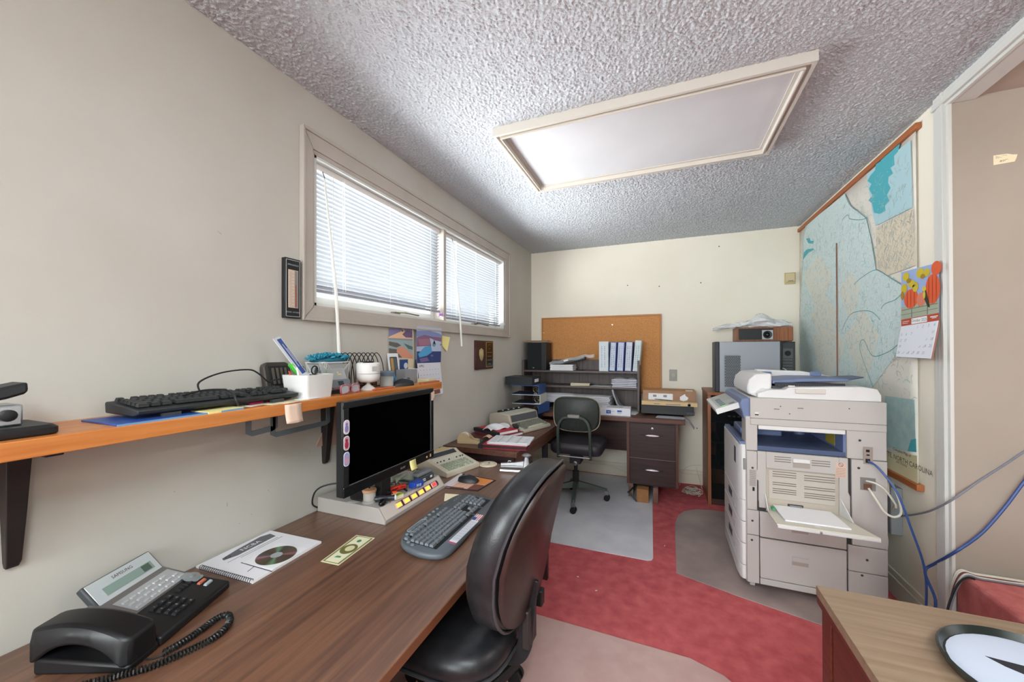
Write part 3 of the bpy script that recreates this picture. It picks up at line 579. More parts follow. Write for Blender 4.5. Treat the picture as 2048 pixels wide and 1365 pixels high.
# wall shelf
t = thing('wall_shelf', 'long orange pine wall shelf on black brackets above the computer desk', 'shelf', (XL, 1.05, 1.10))
ZSH = 1.14
shb = MB().sheet(lambda u, v: (XL+.001+v*.235, -.15+u*2.02, ZSH), 1, 1, None, .038)
OW('board', MB().box(XL+.001, XL+.236, -.15, 1.862, ZSH-.038, ZSH), PINE, t, bev=.002)
for y in (.385, 1.262):
    br = MB().bar([(XL+.010, y, ZSH-.039), (XL+.010, y, .818)], .022, .012, (0, 1, 0))
    br = MB()
    br.loft([[(XL, y-w, z), (XL+d, y-w, z), (XL+d, y+w, z), (XL, y+w, z)] for z, w, d in ((.815, .010, .012), (.83, .012, .022), (.95, .016, .035), (ZSH-.039, .020, .05))])
    br.box(XL+.012, XL+.215, y-.014, y+.014, ZSH-.046, ZSH-.0385)
    b = OW('bracket', br, M('bracket_black', '211d1c', .55, col2='2c2523', scale=20), t, bev=.002)
    s = OW('screw', MB().lathe([(.006, 0), (.004, .003), (0, .0035)], 10, frame((XL+.017, y, .832), (0, 1, 0), (0, 0, 1))), STL, t)
for y, d, l in ((.818, .05, .08), (.90, .07, .22)):
    OW('strap_hanger', MB().bar([(-1.245, y, ZSH-.041), (-1.245, y, ZSH-.038-d), (-1.245, y+.012, ZSH-.042-d), (-1.245, y+l, ZSH-.042-d+.004), (-1.245, y+l+.01, ZSH-.036-d), (-1.245, y+l+.01, ZSH-.041)], .018, .0028, (1, 0, 0)), M('strap_steel', '6d747a', .4, .5), t)
# foreground office chair
CX = frame((-.42, 1.07, 0), (.966, .26, 0), (-.26, .966, 0))     # local +x: towards the back of the chair
CX = Matrix.Translation((-.415, 1.085, 0)) @ Matrix.Rotation(math.radians(-12), 4, 'Z')
t = thing('office_chair', 'black leather office chair with a brown-black back shell, pulled up to the computer desk', 'chair', (-.445, 1.062, .0045), -2)
def backrest(tf, tb, grow):   # outline in (y,z), thickness tf..tb along x with recline and curve
    rings = []
    def X(y, z): return .030+.13*(z-.50)+.30*max(0, z-.70)**2*2-.35*y*y
    for d, s in ((tf, .90), (tf+.022, .985), ((tf+tb)/2, 1.0), (tb-.006, .99), (tb, .955)):
        out = []
        for k in range(40):
            a = 2*math.pi*k/40; c, sn = math.cos(a), math.sin(a); e = 2/3.1
            yy = math.copysign(abs(c)**e, c); zz = math.copysign(abs(sn)**e, sn)
            wv = (.200+.018*(1-abs(zz))-(.025*max(0, zz)**2)-.04*max(0, -zz)**2)*grow
            y = yy*wv*s; z = .752+zz*.232*grow*s
            out.append((X(y, z)+d, y, z))
        rings.append(out)
    return rings
rb = backrest(-.075, .018, 1.0); mb = MB().loft(rb); O('backrest_cushion', mb, LEA, t, smooth=60)
mb = MB().loft(backrest(.012, .040, .945)); O('back_shell', mb, M('shell_brown', '2b1d1a', .38, col2='35231f', scale=40), t, smooth=60)
pip = [backrest(-.075, .02, 1.0)[3][k] for k in range(40)]
O('piping', MB().tube([Vector(p)+Vector((.004, 0, 0)) for p in pip], .0045, 6, True), M('piping_grey', '3a3a3d', .3), t)
# seat
def rr(sx, sy, z, n=36, e=2/3.4): 
    return [(math.copysign(abs(math.cos(2*math.pi*k/n))**e, math.cos(2*math.pi*k/n))*sx-.21, math.copysign(abs(math.sin(2*math.pi*k/n))**e, math.sin(2*math.pi*k/n))*sy, z) for k in range(n)]
O('seat', MB().loft([rr(.20, .17, .405), rr(.235, .20, .42), rr(.245, .21, .445), rr(.24, .205, .475), rr(.215, .18, .495), rr(.12, .10, .492)]), LEA, t, smooth=60)
O('seat_piping', MB().tube([Vector(p) for p in rr(.243, .208, .428)], .005, 6, True), M('piping_grey', '3a3a3d'), t)
O('back_bar', MB().bar(spl([(-.16, 0, .385), (-.02, 0, .385), (.03, 0, .395), (.058, 0, .44), (.066, 0, .52), (.08, 0, .64)], 5), .045, .012, (0, 1, 0)), BLK, t, bev=.002)
O('bar_cover', MB().box(.062, .084, -.034, .034, .45, .56), M('cover_black', '2a2422', .5), t, bev=.004)
O('adjust_knob', MB().box(.06, .082, .085, .115, .50, .55), BLK, t, bev=.004)
O('mechanism', MB().box(-.30, -.10, -.07, .07, .345, .392), BLK, t, bev=.006)
O('lever', MB().tube([(-.15, .05, .36), (-.12, .24, .365)], .006, 8).cyl((-.12, .22, .365), (-.12, .27, .367), .011), BLK, t)
O('gas_column', MB().cyl((-.2, 0, .10), (-.2, 0, .22), .03).cyl((-.2, 0, .22), (-.2, 0, .35), .02), BLK, t)
O('hub', MB().lathe([(.045, .07), (.05, .09), (.045, .125), (.032, .14)], 18, TR(-.2, 0, 0)), BLK, t)
def caster(parent, x, y, r=.028, wd=.011, col=BLK, hood=True, z0=.06):
    c = O('caster', MB().cyl((x, y-.011-wd, r), (x, y-.009, r), r, r, 16).cyl((x, y+.009, r), (x, y+.011+wd, r), r, r, 16).cyl((x, y-.009, r), (x, y+.009, r), .008), col, parent)
    O('caster_stem', MB().cyl((x, y, r), (x, y, z0+.02), .006).box(x-.02, x+.012, y-.009, y+.009, r, z0), BLK if hood else STL, c)
for k in range(5):
    a = math.radians(76+72*k); dx, dy = math.cos(a), math.sin(a)
    mb = MB().loft([[(-.2+dx*r-dy*w, dy*r+dx*w, z0), (-.2+dx*r+dy*w, dy*r-dx*w, z0), (-.2+dx*r+dy*w*.8, dy*r-dx*w*.8, z1), (-.2+dx*r-dy*w*.8, dy*r+dx*w*.8, z1)] for r, w, z0, z1 in ((.03, .028, .075, .125), (.2, .024, .072, .108), (.34, .021, .064, .092), (.362, .015, .066, .084))])
    O('base_leg', mb, BLK, t, bev=.006)
    caster(t, -.2+dx*.345, dy*.345)
# steel task chair at the back desk
t = thing('steel_task_chair', 'dark green steel task chair with curved tubular back frame at the back desk', 'chair', (-.70, 3.27, .0045), 0)
GRC = M('chair_green', '2c322f', .5, col2='252b29', scale=30); GRF = M('chair_frame_green', '39423d', .35, .3); VIN = M('vinyl_purple_black', '232027', .5)
def pad(cx, cz, wx, hz, y0, y1, n=36, e=2/3.6, curve=.0):
    rings = []
    for y, s in ((y0, .93), (y0+.012, 1.0), (y1-.012, 1.0), (y1, .93)):
        rings.append([(cx+math.copysign(abs(math.cos(q))**e, math.cos(q))*(wx+.012*math.sin(q))*s, y+curve*(math.cos(q))**2, cz+math.copysign(abs(math.sin(q))**e, math.sin(q))*hz*s) for q in [2*math.pi*k/n for k in range(n)]])
    return MB().loft(rings)
O('backrest', pad(.03, .795, .185, .138, -.235, -.175, curve=.035), GRC, t, smooth=50)
O('backrest_piping', MB().tube([(.03+math.copysign(abs(math.cos(q))**(2/3.6), math.cos(q))*.192, -.212+.035*math.cos(q)**2, .795+math.copysign(abs(math.sin(q))**(2/3.6), math.sin(q))*.141) for q in [2*math.pi*k/40 for k in range(40)]], .004, 6, True), M('piping_tan', '8c8670', .4), t)
arch = [(-.105, -.25, .44), (-.105, -.262, .60), (-.10, -.265, .70), (-.07, -.265, .757), (-.02, -.265, .775), (.07, -.265, .775), (.12, -.265, .757), (.15, -.265, .70), (.155, -.262, .60), (.155, -.25, .44)]
O('back_frame', MB().bar(spl(arch, 5), .022, .014, (0, 1, 0)), GRF, t, bev=.003)
O('frame_clamp', MB().box(-.025, .075, -.275, -.24, .768, .798), M('clamp_grey', '7c7a74', .4, .4), t, bev=.006)
O('cross_rod', MB().tube([(-.105, -.255, .455), (.155, -.255, .455)], .005, 8), STL, t)
O('seat', MB().loft([[(x*s+.02, y*s, z) for x, y in rrect(-.215, .215, -.21, .21, .06, 5)] for s, z in ((.93, .455), (1, .475), (1, .525), (.94, .545), (.6, .552))]), VIN, t, smooth=50)
O('tilt_box', MB().box(-.02, .07, -.22, -.10, .39, .455).box(-.03, .04, -.10, .12, .42, .455), BLKM, t, bev=.006)
O('tilt_knob', MB().lathe([(.018, 0), (.018, .02), (.01, .026)], 14, frame((.03, -.22, .40), (1, 0, 0), (0, 0, 1))), STL, t)
O('column', MB().cyl((-.02, .02, .12), (-.02, .02, .42), .016).cyl((-.02, .02, .15), (-.02, .02, .26), .028), BLKM, t)
for a in (-82, 20, 110, 200):
    a = math.radians(a); dx, dy = math.cos(a), math.sin(a); R = .27
    mb = MB().loft([[(-.02+dx*r-dy*w, .02+dy*r+dx*w, z0), (-.02+dx*r+dy*w, .02+dy*r-dx*w, z0), (-.02+dx*r+dy*w*.7, .02+dy*r-dx*w*.7, z1), (-.02+dx*r-dy*w*.7, .02+dy*r+dx*w*.7, z1)] for r, w, z0, z1 in ((.015, .026, .115, .175), (.12, .021, .11, .148), (R, .016, .085, .105))])
    O('base_leg', mb, M('leg_green_steel', '5d6862', .35, .5), t, bev=.004)
    caster(t, -.02+dx*R, .02+dy*R, .026, .009, M('caster_dark', '1a1716', .5), False, .085)
# right foreground desk
t = thing('oak_desk', 'oak-topped desk with a mahogany side beside the alcove step', 'desk', (.70, .66, 0))
OW('table_top', MB().box(.343, 1.10, .14, 1.138, .718, .74), MAPLE, t, bev=.001)
OW('top_edge', MB().box(.344, 1.099, .141, 1.137, .700, .718), MAHO, t)
OW('side_frame', MB().box(.352, .372, 1.08, 1.13, 0, .70).box(.36, .38, .16, 1.08, 0, .70), MAHO, t, bev=.001)
OW('back_panel', MB().box(.372, 1.09, 1.11, 1.13, .05, .70), MAHO, t)
OW('right_side', MB().box(1.07, 1.09, .16, 1.11, 0, .70), MAHO, t)
dr = OW('drawer', MB().box(.352, .36, .20, 1.065, .40, .685), MAHO, t, bev=.001)
hd = MB().tube(spl([(.352, .86, .56), (.335, .855, .56), (.332, .80, .56), (.335, .745, .56), (.352, .74, .56)], 5), .005, 8)
for i, v in enumerate(hd.v): hd.v[i] = v-Vector(t.location)
O('handle', hd, CHR, dr)
# chair mats
def mat_(name, label, pts, mat, zt=.004):
    c = sum((Vector((x, y, 0)) for x, y in pts), Vector())/len(pts)
    return tag(O(name, MB().prism([(x-c.x, y-c.y) for x, y in pts], 0, zt), mat, None, loc=c, bev=.0015), label, 'mat')
mat_('chair_mat', 'pink-tinted clear chair mat under the leather office chair', [(-1.1, .4), (.12, .4), (.28, .5), (.34, .68), (.34, 1.52), (.30, 1.66), (.22, 1.74), (.10, 1.785), (-.6, 1.80), (-1.1, 1.80)], M('mat_pink', 'c4a49e', .3, col2='bb9892', scale=9, spec=.5))
mat_('chair_mat', 'scuffed grey chair mat under the steel task chair', [(-1.32, 2.512), (-.10, 2.515), (-.075, 2.53), (-.068, 2.56), (-.095, 3.46), (-.10, 4.09), (-1.32, 4.09)], M('mat_grey', 'dddce1', .35, col2='cfcdd5', scale=5, detail=5))
mat_('chair_mat', 'brown smoky chair mat under the printer', [(.064, 2.436), (.068, 2.9), (.075, 3.14), (.10, 3.29), (.15, 3.40), (.24, 3.47), (.36, 3.50), (.95, 3.52), (1.1, 3.3), (1.1, 2.25), (1.0, 2.15), (.674, 2.238), (.36, 2.33)], M('mat_brown', 'a8948f', .3, col2='8b7d7a', scale=4, detail=5))
# ---------------------------------------------------------------- things on the computer desk
# desk phone
t = thing('desk_phone', 'black and silver office desk phone with a coiled cord, on the computer desk', 'phone', (-1.226, .588, ZD), 113)
# local x: right of the user, y: away from the user
SIL = M('phone_silver', 'a8aaab', .45); PHB = M('phone_black', '17181a', .4)
def wedge(x0, x1, y0, y1, z0, zf, zb): return MB().add([(x0, y0, z0), (x1, y0, z0), (x1, y1, z0), (x0, y1, z0), (x0, y0, zf), (x1, y0, zf), (x1, y1, zb), (x0, y1, zb)], [(0, 3, 2, 1), (4, 5, 6, 7), (0, 1, 5, 4), (1, 2, 6, 5), (2, 3, 7, 6), (3, 0, 4, 7)])
O('base', wedge(-.11, .115, -.09, .02, 0, .022, .045), PHB, t, bev=.006)
O('rear_base', wedge(-.11, .115, .02, .125, 0, .045, .072), M('phone_warm_grey', '6f6a68', .5), t, bev=.005)
sl = math.atan2(.027, .105); fs = lambda x, y: Vector((x, y, .022+(y+.09)*(.023/.11) if y < .02 else .045+(y-.02)*.257))
O('key_panel', MB().sheet(lambda u, v: fs(-.05+u*.155, .022+v*.062)+Vector((0, 0, .001)), 1, 1), SIL, t)
lcd = TR(.03, .105, .066, 48, 0, 0)
O('display_head', MB().box(-.095, .085, -.008, .062, -.018, 0, lcd), GRYD, t, bev=.004)
O('display_face', MB().box(-.09, .08, -.005, .059, 0, .002, lcd), M('phone_face', 'c9d0d2', .35), t, bev=.002)
O('lcd_screen', MB().box(-.065, .065, .010, .033, .002, .003, lcd), M('lcd_green', '8fa59c', .3), t); O('lcd_block', MB().box(.035, .058, .012, .031, .003, .0033, lcd), M('lcd_dark', '5a6a60', .3), t)
text('SAMSUNG', .012, lcd @ TR(-.005, .045, .0026), INK, t); 
km = MB().frus(.015, .008, .012, .006, .004).mesh('line_key')
for i in range(7):
    for j in range(3):
        if i == 6 and j == 2: continue
        p = fs(-.036+i*.021, .032+j*.017); put('line_key', km, M('key_silver', 'b9bbbd', .4), t, X=Matrix.Translation(p) @ Matrix.Rotation(.25, 4, 'X'))
kb = MB().frus(.017, .011, .014, .009, .005).mesh('dial_key')
for n, c in enumerate('123456789*0#'):
    i, j = n % 3, n//3; p = fs(-.035+i*.022, -.005-j*.0185)
    k = put('dial_key', kb, M('key_black', '26272a', .4), t, X=Matrix.Translation(p) @ Matrix.Rotation(.2, 4, 'X'))
    text(c, .008, Matrix.Translation((0, 0, .0054)), GRYL, k, 'key_legend')
fk = MB().frus(.006, .015, .005, .013, .004).mesh('function_key')
for i in range(5): put('function_key', fk, M('key_red', 'c2452f', .4) if i == 4 else M('key_black', '26272a'), t, X=Matrix.Translation(fs(.036+i*.0115, -.005)) @ Matrix.Rotation(.2, 4, 'X'))
for p, c in (((.085, -.03), 'd0765c'), ((.085, -.048), 'b9c4cc')): put('soft_key', MB().frus(.024, .009, .021, .007, .005).mesh('soft_key'), M('soft_'+c, c, .4), t, X=Matrix.Translation(fs(*p)) @ Matrix.Rotation(.2, 4, 'X'))
nv = Matrix.Translation(fs(.085, .0)) @ Matrix.Rotation(.2, 4, 'X')
nv = Matrix.Translation(fs(.092, .004)+Vector((0, .0, .003))) @ Matrix.Rotation(.2, 4, 'X')
O('nav_pad', MB().prism(rrect(-.014, .014, -.026, .026, .006), 0, .003, nv).lathe([(.019, 0), (.019, .004), (.016, .005)], 20, nv).lathe([(.008, .004), (.008, .007), (.006, .008)], 16, nv), M('nav_silver', '9aa0a2', .3, .4), t)
# handset: broad slab with a hollow under its middle, on the user's left
hs = []
for k in range(17):
    u = k/16; y = -.088+u*.215
    zt_ = .040+.052*math.sin(math.pi*(.18+.62*u))**.9+.022*u; zb_ = .012+.016*u+.046*max(0, math.sin(math.pi*(u-.10)/.80) if .10 < u < .90 else 0)**.6
    zb_ = min(zb_, zt_-.018); w0 = .040; w1 = .034-.006*math.sin(math.pi*u)
    rt = .75 if k in (0, 16) else 1
    hs.append([(-.150-w0*rt, y, zb_), (-.150+w0*rt, y, zb_), (-.150+w0*rt, y, zb_+(zt_-zb_)*.6), (-.150+w1*rt, y, zt_), (-.150-w1*rt, y, zt_), (-.150-w0*rt, y, zb_+(zt_-zb_)*.6)])
O('handset', MB().loft(hs), PHB, t, bev=.006, smooth=50)
O('handset_cradle', wedge(-.185, -.11, -.088, .115, 0, .018, .036), M('cradle_black', '0f0f11', .5), t, bev=.006)
# coiled cord (desk coordinates -> phone local)
inv = (Matrix.Translation(Vector(t.location)) @ Matrix.Rotation(math.radians(113), 4, 'Z')).inverted()
path = [PZ(x, y, ZD+.009) for x, y in ((120, 1385), (215, 1358), (300, 1335), (370, 1305), (425, 1278), (452, 1255), (460, 1238), (452, 1230), (430, 1240), (400, 1262), (360, 1288), (325, 1308))]
pp = spl(path, 14); coil = []; L = 0
for i in range(len(pp)-1):
    for s in range(5):
        q = pp[i].lerp(pp[i+1], s/5); d = (pp[i+1]-pp[i]).normalized(); L += (pp[i+1]-pp[i]).length/5
        n = Vector((-d.y, d.x, 0)); a = L/.0062*2*math.pi/1.0
        coil.append(inv @ (q+n*math.cos(a)*.0062+Vector((0, 0, 1))*math.sin(a)*.0062))
O('coiled_cord', MB().tube(coil, .0022, 5), M('cord_black', '1c1e1d', .35), t)
O('cord_lead', MB().tube([inv @ p for p in spl([PZ(325, 1312, ZD+.006), PZ(300, 1319, ZD+.004), PZ(270, 1316, ZD+.004), PZ(255, 1308, ZD+.006)], 5)], .0018, 6), BLK, t)
# spiral booklet and CD
cor = [PZ(x, y, ZD) for x, y in ((392, 1137), (475, 1091), (572, 1110), (505, 1169))]
c = sum(cor, Vector())/4
t = thing('spiral_booklet', 'white spiral-bound booklet with a grey state logo, beside the phone', 'booklet', c)
e1 = (cor[3]-cor[0]).normalized(); e2 = (cor[1]-cor[0]); e2 = (e2-e1*e2.dot(e1)).normalized(); wd = (cor[3]-cor[0]).length; ln = .255
cor = [cor[0], cor[0]+e2*ln, cor[0]+e2*ln+e1*wd, cor[0]+e1*wd]; bq = quad([cor[0], cor[3], cor[2], cor[1]])   # u along the spine, v away from the spine
OW('pages', MB().poly3(cor, (0, 0, 1), .006), WHT, t)
OW('cover', MB().poly3([p+Vector((0, 0, .0062)) for p in cor], (0, 0, 1), .0008), M('cover_white', 'e9e9ee', .6), t)
art(t, lambda u, v: bq(u, v)+Vector((0, 0, .0068)), [([(.14, .22), (.20, .2), (.25, .35), (.24, .9), (.10, .92), (.05, .80), (.09, .45)], C('logo_grey', '6c6c72')), ([R4(.30, .18, .31, .88), R4(.34, .32, .35, .92), R4(.60, .30, .62, .31)], INKG)], (0, 0, 1), .0003)
for a_, b_, w_ in (((482, 1126), (544, 1144), .0014), ((508, 1134), (495, 1144), .001)):
    a_ = PZ(*a_, ZD+.0072); b_ = PZ(*b_, ZD+.0072); n_ = (b_-a_).cross(Vector((0, 0, 1))).normalized()*w_
    OW('cover_line', MB().poly3([a_-n_, b_-n_, b_+n_, a_+n_], (0, 0, 1), .0003), INK, t)
text('NCBA', .026, frame(bq(.17, .58)+Vector((0, 0, .0078))-c, e2, -e1), WHT, t)
text('O', .024, frame(bq(.18, .27)+Vector((0, 0, .0079))-c, e2, -e1), INK, t)
mb = MB()
for k in range(26):
    p = cor[0]+e1*(wd*(.10+.88*k/25))+Vector((0, 0, .0076)); mb.tube([p+(-e2*math.cos(a)*.006)+Vector((0, 0, .0065*math.sin(a))) for a in [2*math.pi*j/10 for j in range(10)]], .0009, 4, True)
o = OW('spiral_binding', mb, BLK, t)
cc = PZ(553, 1112, ZD+.0075)
t = thing('compact_disc', 'shiny compact disc in a white paper sleeve lying across the booklet', 'disc', cc)
d1 = (PZ(620, 1095, ZD)-PZ(562, 1084, ZD)).normalized(); d2 = Vector((-d1.y, d1.x, 0))
slv = [cc+d1*a+d2*b for a, b in ((-.064, -.066), (.064, -.066), (.064, .066), (-.064, .066))]
OW('sleeve', MB().poly3(slv, (0, 0, 1), .0012), WHT, t)
CDM = bpy.data.materials.new('cd_foil'); CDM.use_nodes = True; nt = CDM.node_tree; b = nt.nodes['Principled BSDF']; b.inputs['Metallic'].default_value = .9; b.inputs['Roughness'].default_value = .28
tc = nt.nodes.new('ShaderNodeTexCoord'); gr = nt.nodes.new('ShaderNodeTexGradient'); gr.gradient_type = 'RADIAL'; rp = nt.nodes.new('ShaderNodeValToRGB'); rp.color_ramp.interpolation = 'LINEAR'
els = rp.color_ramp.elements; els[0].color = lin('6b5a4c'); els[1].color = lin('6b5a4c')
for pos, cl in ((.08, '6e6f78'), (.12, 'd08aa8'), (.16, '7c6a5a'), (.30, '6a5a4c'), (.36, '8fc59a'), (.40, '7a6c60'), (.55, '6e5d4e'), (.60, 'd08aa0'), (.64, '857565'), (.82, '6b6258'), (.88, '8cc7a0'), (.92, '74665a')):
    e = els.new(pos); e.color = lin(cl)
nt.links.new(tc.outputs['Object'], gr.inputs[0]); nt.links.new(gr.outputs['Fac'], rp.inputs[0]); nt.links.new(rp.outputs[0], b.inputs['Base Color'])
O('disc', MB().lathe([(.018, .0013), (.06, .0013), (.06, .0023), (.018, .0023)], 48), CDM, t); O('disc_hub', MB().lathe([(.0075, .0013), (.018, .0013), (.018, .0024), (.0075, .0024)], 32), M('hub_grey', 'b9c0c6', .3, .4), t)
# banknote
cor = [PZ(x, y, ZD) for x, y in ((641, 1124), (677, 1132), (750, 1077), (713, 1071))]
c = sum(cor, Vector())/4; t = thing('banknote', 'green and cream banknote lying flat on the computer desk', 'banknote', c); bq = quad(cor)
OW('paper', MB().poly3(cor, (0, 0, 1), .0006), M('note_cream', 'ddd9ae', .8), t)
art(t, bq, [([R4(.06, .03, .94, .045), R4(.06, .955, .94, .97), R4(.06, .03, .14, .97), R4(.86, .03, .94, .97)], C('note_green', '7d8055')), (R4(.16, .06, .84, .94), C('note_pale', 'e2dfc0')), (ell(.5, .5, .36, .18), C('note_oval', '6d6a3c')), (ell(.52, .52, .2, .1), C('note_face', 'd6d0a4')), ([[(.35, .18+d), (.65, .2+d), (.6, .25+d), (.4, .24+d)] for d in (0,)]+[ell(.5, .8, .1, .05)], C('note_seal', '4f8a62'))], (0, 0, 1), .0007)
# keyboards
def keyset():
    rows = []
    x = 0
    rows.append([(i*.0195+(.012 if i > 0 else 0)+(.010*((i-1)//4) if i > 0 else 0), .0165) for i in range(13)])
    rows.append([(i*.0192, .0165) for i in range(13)]+[(.258, .036)])
    rows.append([(.004, .026)]+[(.028+i*.0192, .0165) for i in range(12)]+[(.263, .026)])
    rows.append([(.006, .031)]+[(.033+i*.0192, .0165) for i in range(11)]+[(.255, .042)])
    rows.append([(.011, .040)]+[(.043+i*.0192, .0165) for i in range(10)]+[(.25, .052)])
    rows.append([(.003, .024), (.030, .020), (.055, .022), (.131, .112), (.204, .020), (.228, .020), (.264, .024)])
    out = []
    for r, row in enumerate(rows):
        for c, wv in row: out.append((c, r, wv))
    for r in (1, 2):
        for i in range(3): out.append((.297+i*.0192, r, .0165))
    out += [(.316, 4, .0165), (.297, 5, .0165), (.316, 5, .0165), (.335, 5, .0165)]
    for r in (1, 2, 3, 4, 5):
        for i in range(4):
            if (r in (3, 5) and i == 3) or (r == 5 and i == 1): continue
            out.append((.368+i*.0192+(.0096 if r == 5 and i == 0 else 0), r, .0165 if not (r == 5 and i == 0) else .0355))
    return out
KM = {}
def keymesh(wv, sc, mat):
    k = (wv, sc, mat.name)
    if k not in KM:
        KM[k] = MB().frus((wv-.0002)*sc, .0162*sc, (wv-.0045)*sc, .0118*sc, .0085).mesh('key')
    return KM[k]
def keyboard(t, sc, zf, zb, y_top, dy, x_off, mat):
    for c, r, wv in keyset():
        y = y_top-r*dy-(.007 if r > 0 else 0); z = zf+(zb-zf)*(y+.11)/.22
        m = keymesh(wv, sc, mat); put('key', m, mat, t, X=TR(x_off+c*sc, y, z, math.degrees(math.atan2(zb-zf, .22))))
KBX = M('keyboard_grey', '565c62', .42, spec=.5); KEY = M('key_dark', '6f757b', .4)
t = thing('computer_keyboard', 'dark grey ergonomic multimedia keyboard on the computer desk by the chair', 'keyboard', (-.785, 1.315, ZD), 91)
out = [(-.255, .03)]
top = [(-.262, -.02), (-.250, .045), (-.215, .085), (-.15, .106), (0, .115), (.15, .108), (.225, .09), (.258, .06), (.262, .0), (.258, -.06), (.24, -.098), (.18, -.108), (0, -.104), (-.16, -.112), (-.225, -.106), (-.252, -.075)]
sm = [(p.x, p.y) for p in spl([(x, y, 0) for x, y in top+[top[0]]], 4)[:-1]]
zt = lambda y, b: .022+b*(y+.11)
O('body', MB().loft([[(x*.97, y*.95, .001+.010*max(0, (y+.03)/.15)) for x, y in sm], [(x, y, .008+.06*(y+.11)) for x, y in sm], [(x*.995, y*.99, .018+.06*(y+.11)) for x, y in sm], [(x*.97, y*.95, .0225+.06*(y+.11)) for x, y in sm]]), KBX, t, smooth=60)
for x in (-.2, .2): O('foot', MB().box(x-.02, x+.02, .06, .07, 0, .02), BLK, t)
keyboard(t, 1.0, .0225, .0357, .060, .0193, -.212, KEY)
for a_, b_, c_, d_ in ((-.224, .062, .070, .053), (-.224, .062, .046, -.066), (.072, .132, .046, -.066), (.146, .226, .046, -.066)):
    O('key_bed', MB().add([(a_, d_, .0233+.06*(d_+.11)), (b_, d_, .0233+.06*(d_+.11)), (b_, c_, .0233+.06*(c_+.11)), (a_, c_, .0233+.06*(c_+.11))], [(0, 1, 2, 3)]), M('bed_black', '101113', .6), t)
ms = lambda x, y: Vector((x, y, .0230+.06*(y+.11)))
bm = MB().lathe([(.0068, 0), (.0068, .002), (.004, .0045), (0, .005)], 14).mesh('media_button')
for x, y in ((-.236, .02), (-.228, .042), (-.214, .064), (-.186, .079), (-.05, .092), (-.02, .094), (.01, .095), (.04, .095)): put('media_button', bm, M('button_silver', '8f979c', .3, .5), t, X=Matrix.Translation(ms(x, y)))
mk = MB().frus(.017, .013, .014, .011, .003).mesh('media_key')
for i in range(5): put('media_key', mk, KEY, t, X=Matrix.Translation(ms(-.152+i*.019, .0855)))
O('media_outline', MB().tube([ms(-.114+x, .0855+y)+Vector((0, 0, .0005)) for x, y in rrect(-.054, .054, -.012, .012, .011)], .001, 5, True), GRYL, t)
for i in range(4): put('light_button', MB().lathe([(.003, 0), (.003, .002), (0, .0025)], 10).mesh('light_button'), M('button_silver', '8f979c'), t, X=Matrix.Translation(ms(.148+i*.018, .074)))
text('Microsoft', .010, Matrix.Translation(ms(.11, .094)+Vector((0, 0, .0012))), GRYL, t)
lb = quad([ms(-.17, -.078)+Vector((0, 0, .001)), ms(.02, -.076)+Vector((0, 0, .001)), ms(.02, -.106)+Vector((0, 0, .001)), ms(-.17, -.107)+Vector((0, 0, .001))])
def artL(parent, q, items, nrm, d0, name='printed_patch'):
    for k, (pol, mat) in enumerate(items):
        mb = MB(); polys = pol if isinstance(pol[0][0], (list, tuple)) else [pol]
        for pl in polys: mb.poly3([q(u, v)+Vector(nrm)*(d0+k*.0002) for u, v in pl], nrm, .0002)
        O(name, mb, mat, parent, smooth=0)
artL(t, lb, [(R4(0, 0, 1, 1), M('label_white', 'dcdce4', .5)), ([R4(.13, .1+.16*k, .96, .14+.16*k) for k in range(6)]+[R4(.2+.1*k, .1, .205+.1*k, .95) for k in range(8)], INKG), ([R4(0, .0, .05, 1)], C('label_red', 'b0506a'))], (0, 0, 1), 0, 'strip_calendar')
fl = quad([ms(.022, -.074)+Vector((0, 0, .001)), ms(.075, -.073)+Vector((0, 0, .001)), ms(.075, -.104)+Vector((0, 0, .001)), ms(.022, -.105)+Vector((0, 0, .001))])
artL(t, fl, [(R4(0, 0, 1, 1), WHT), ([R4(0, .08+.26*k, 1, .2+.26*k) for k in range(4)], C('flag_red', 'b8344a')), (R4(0, 0, .45, .5), C('flag_blue', '3a4a86'))], (0, 0, 1), 0, 'flag_sticker')
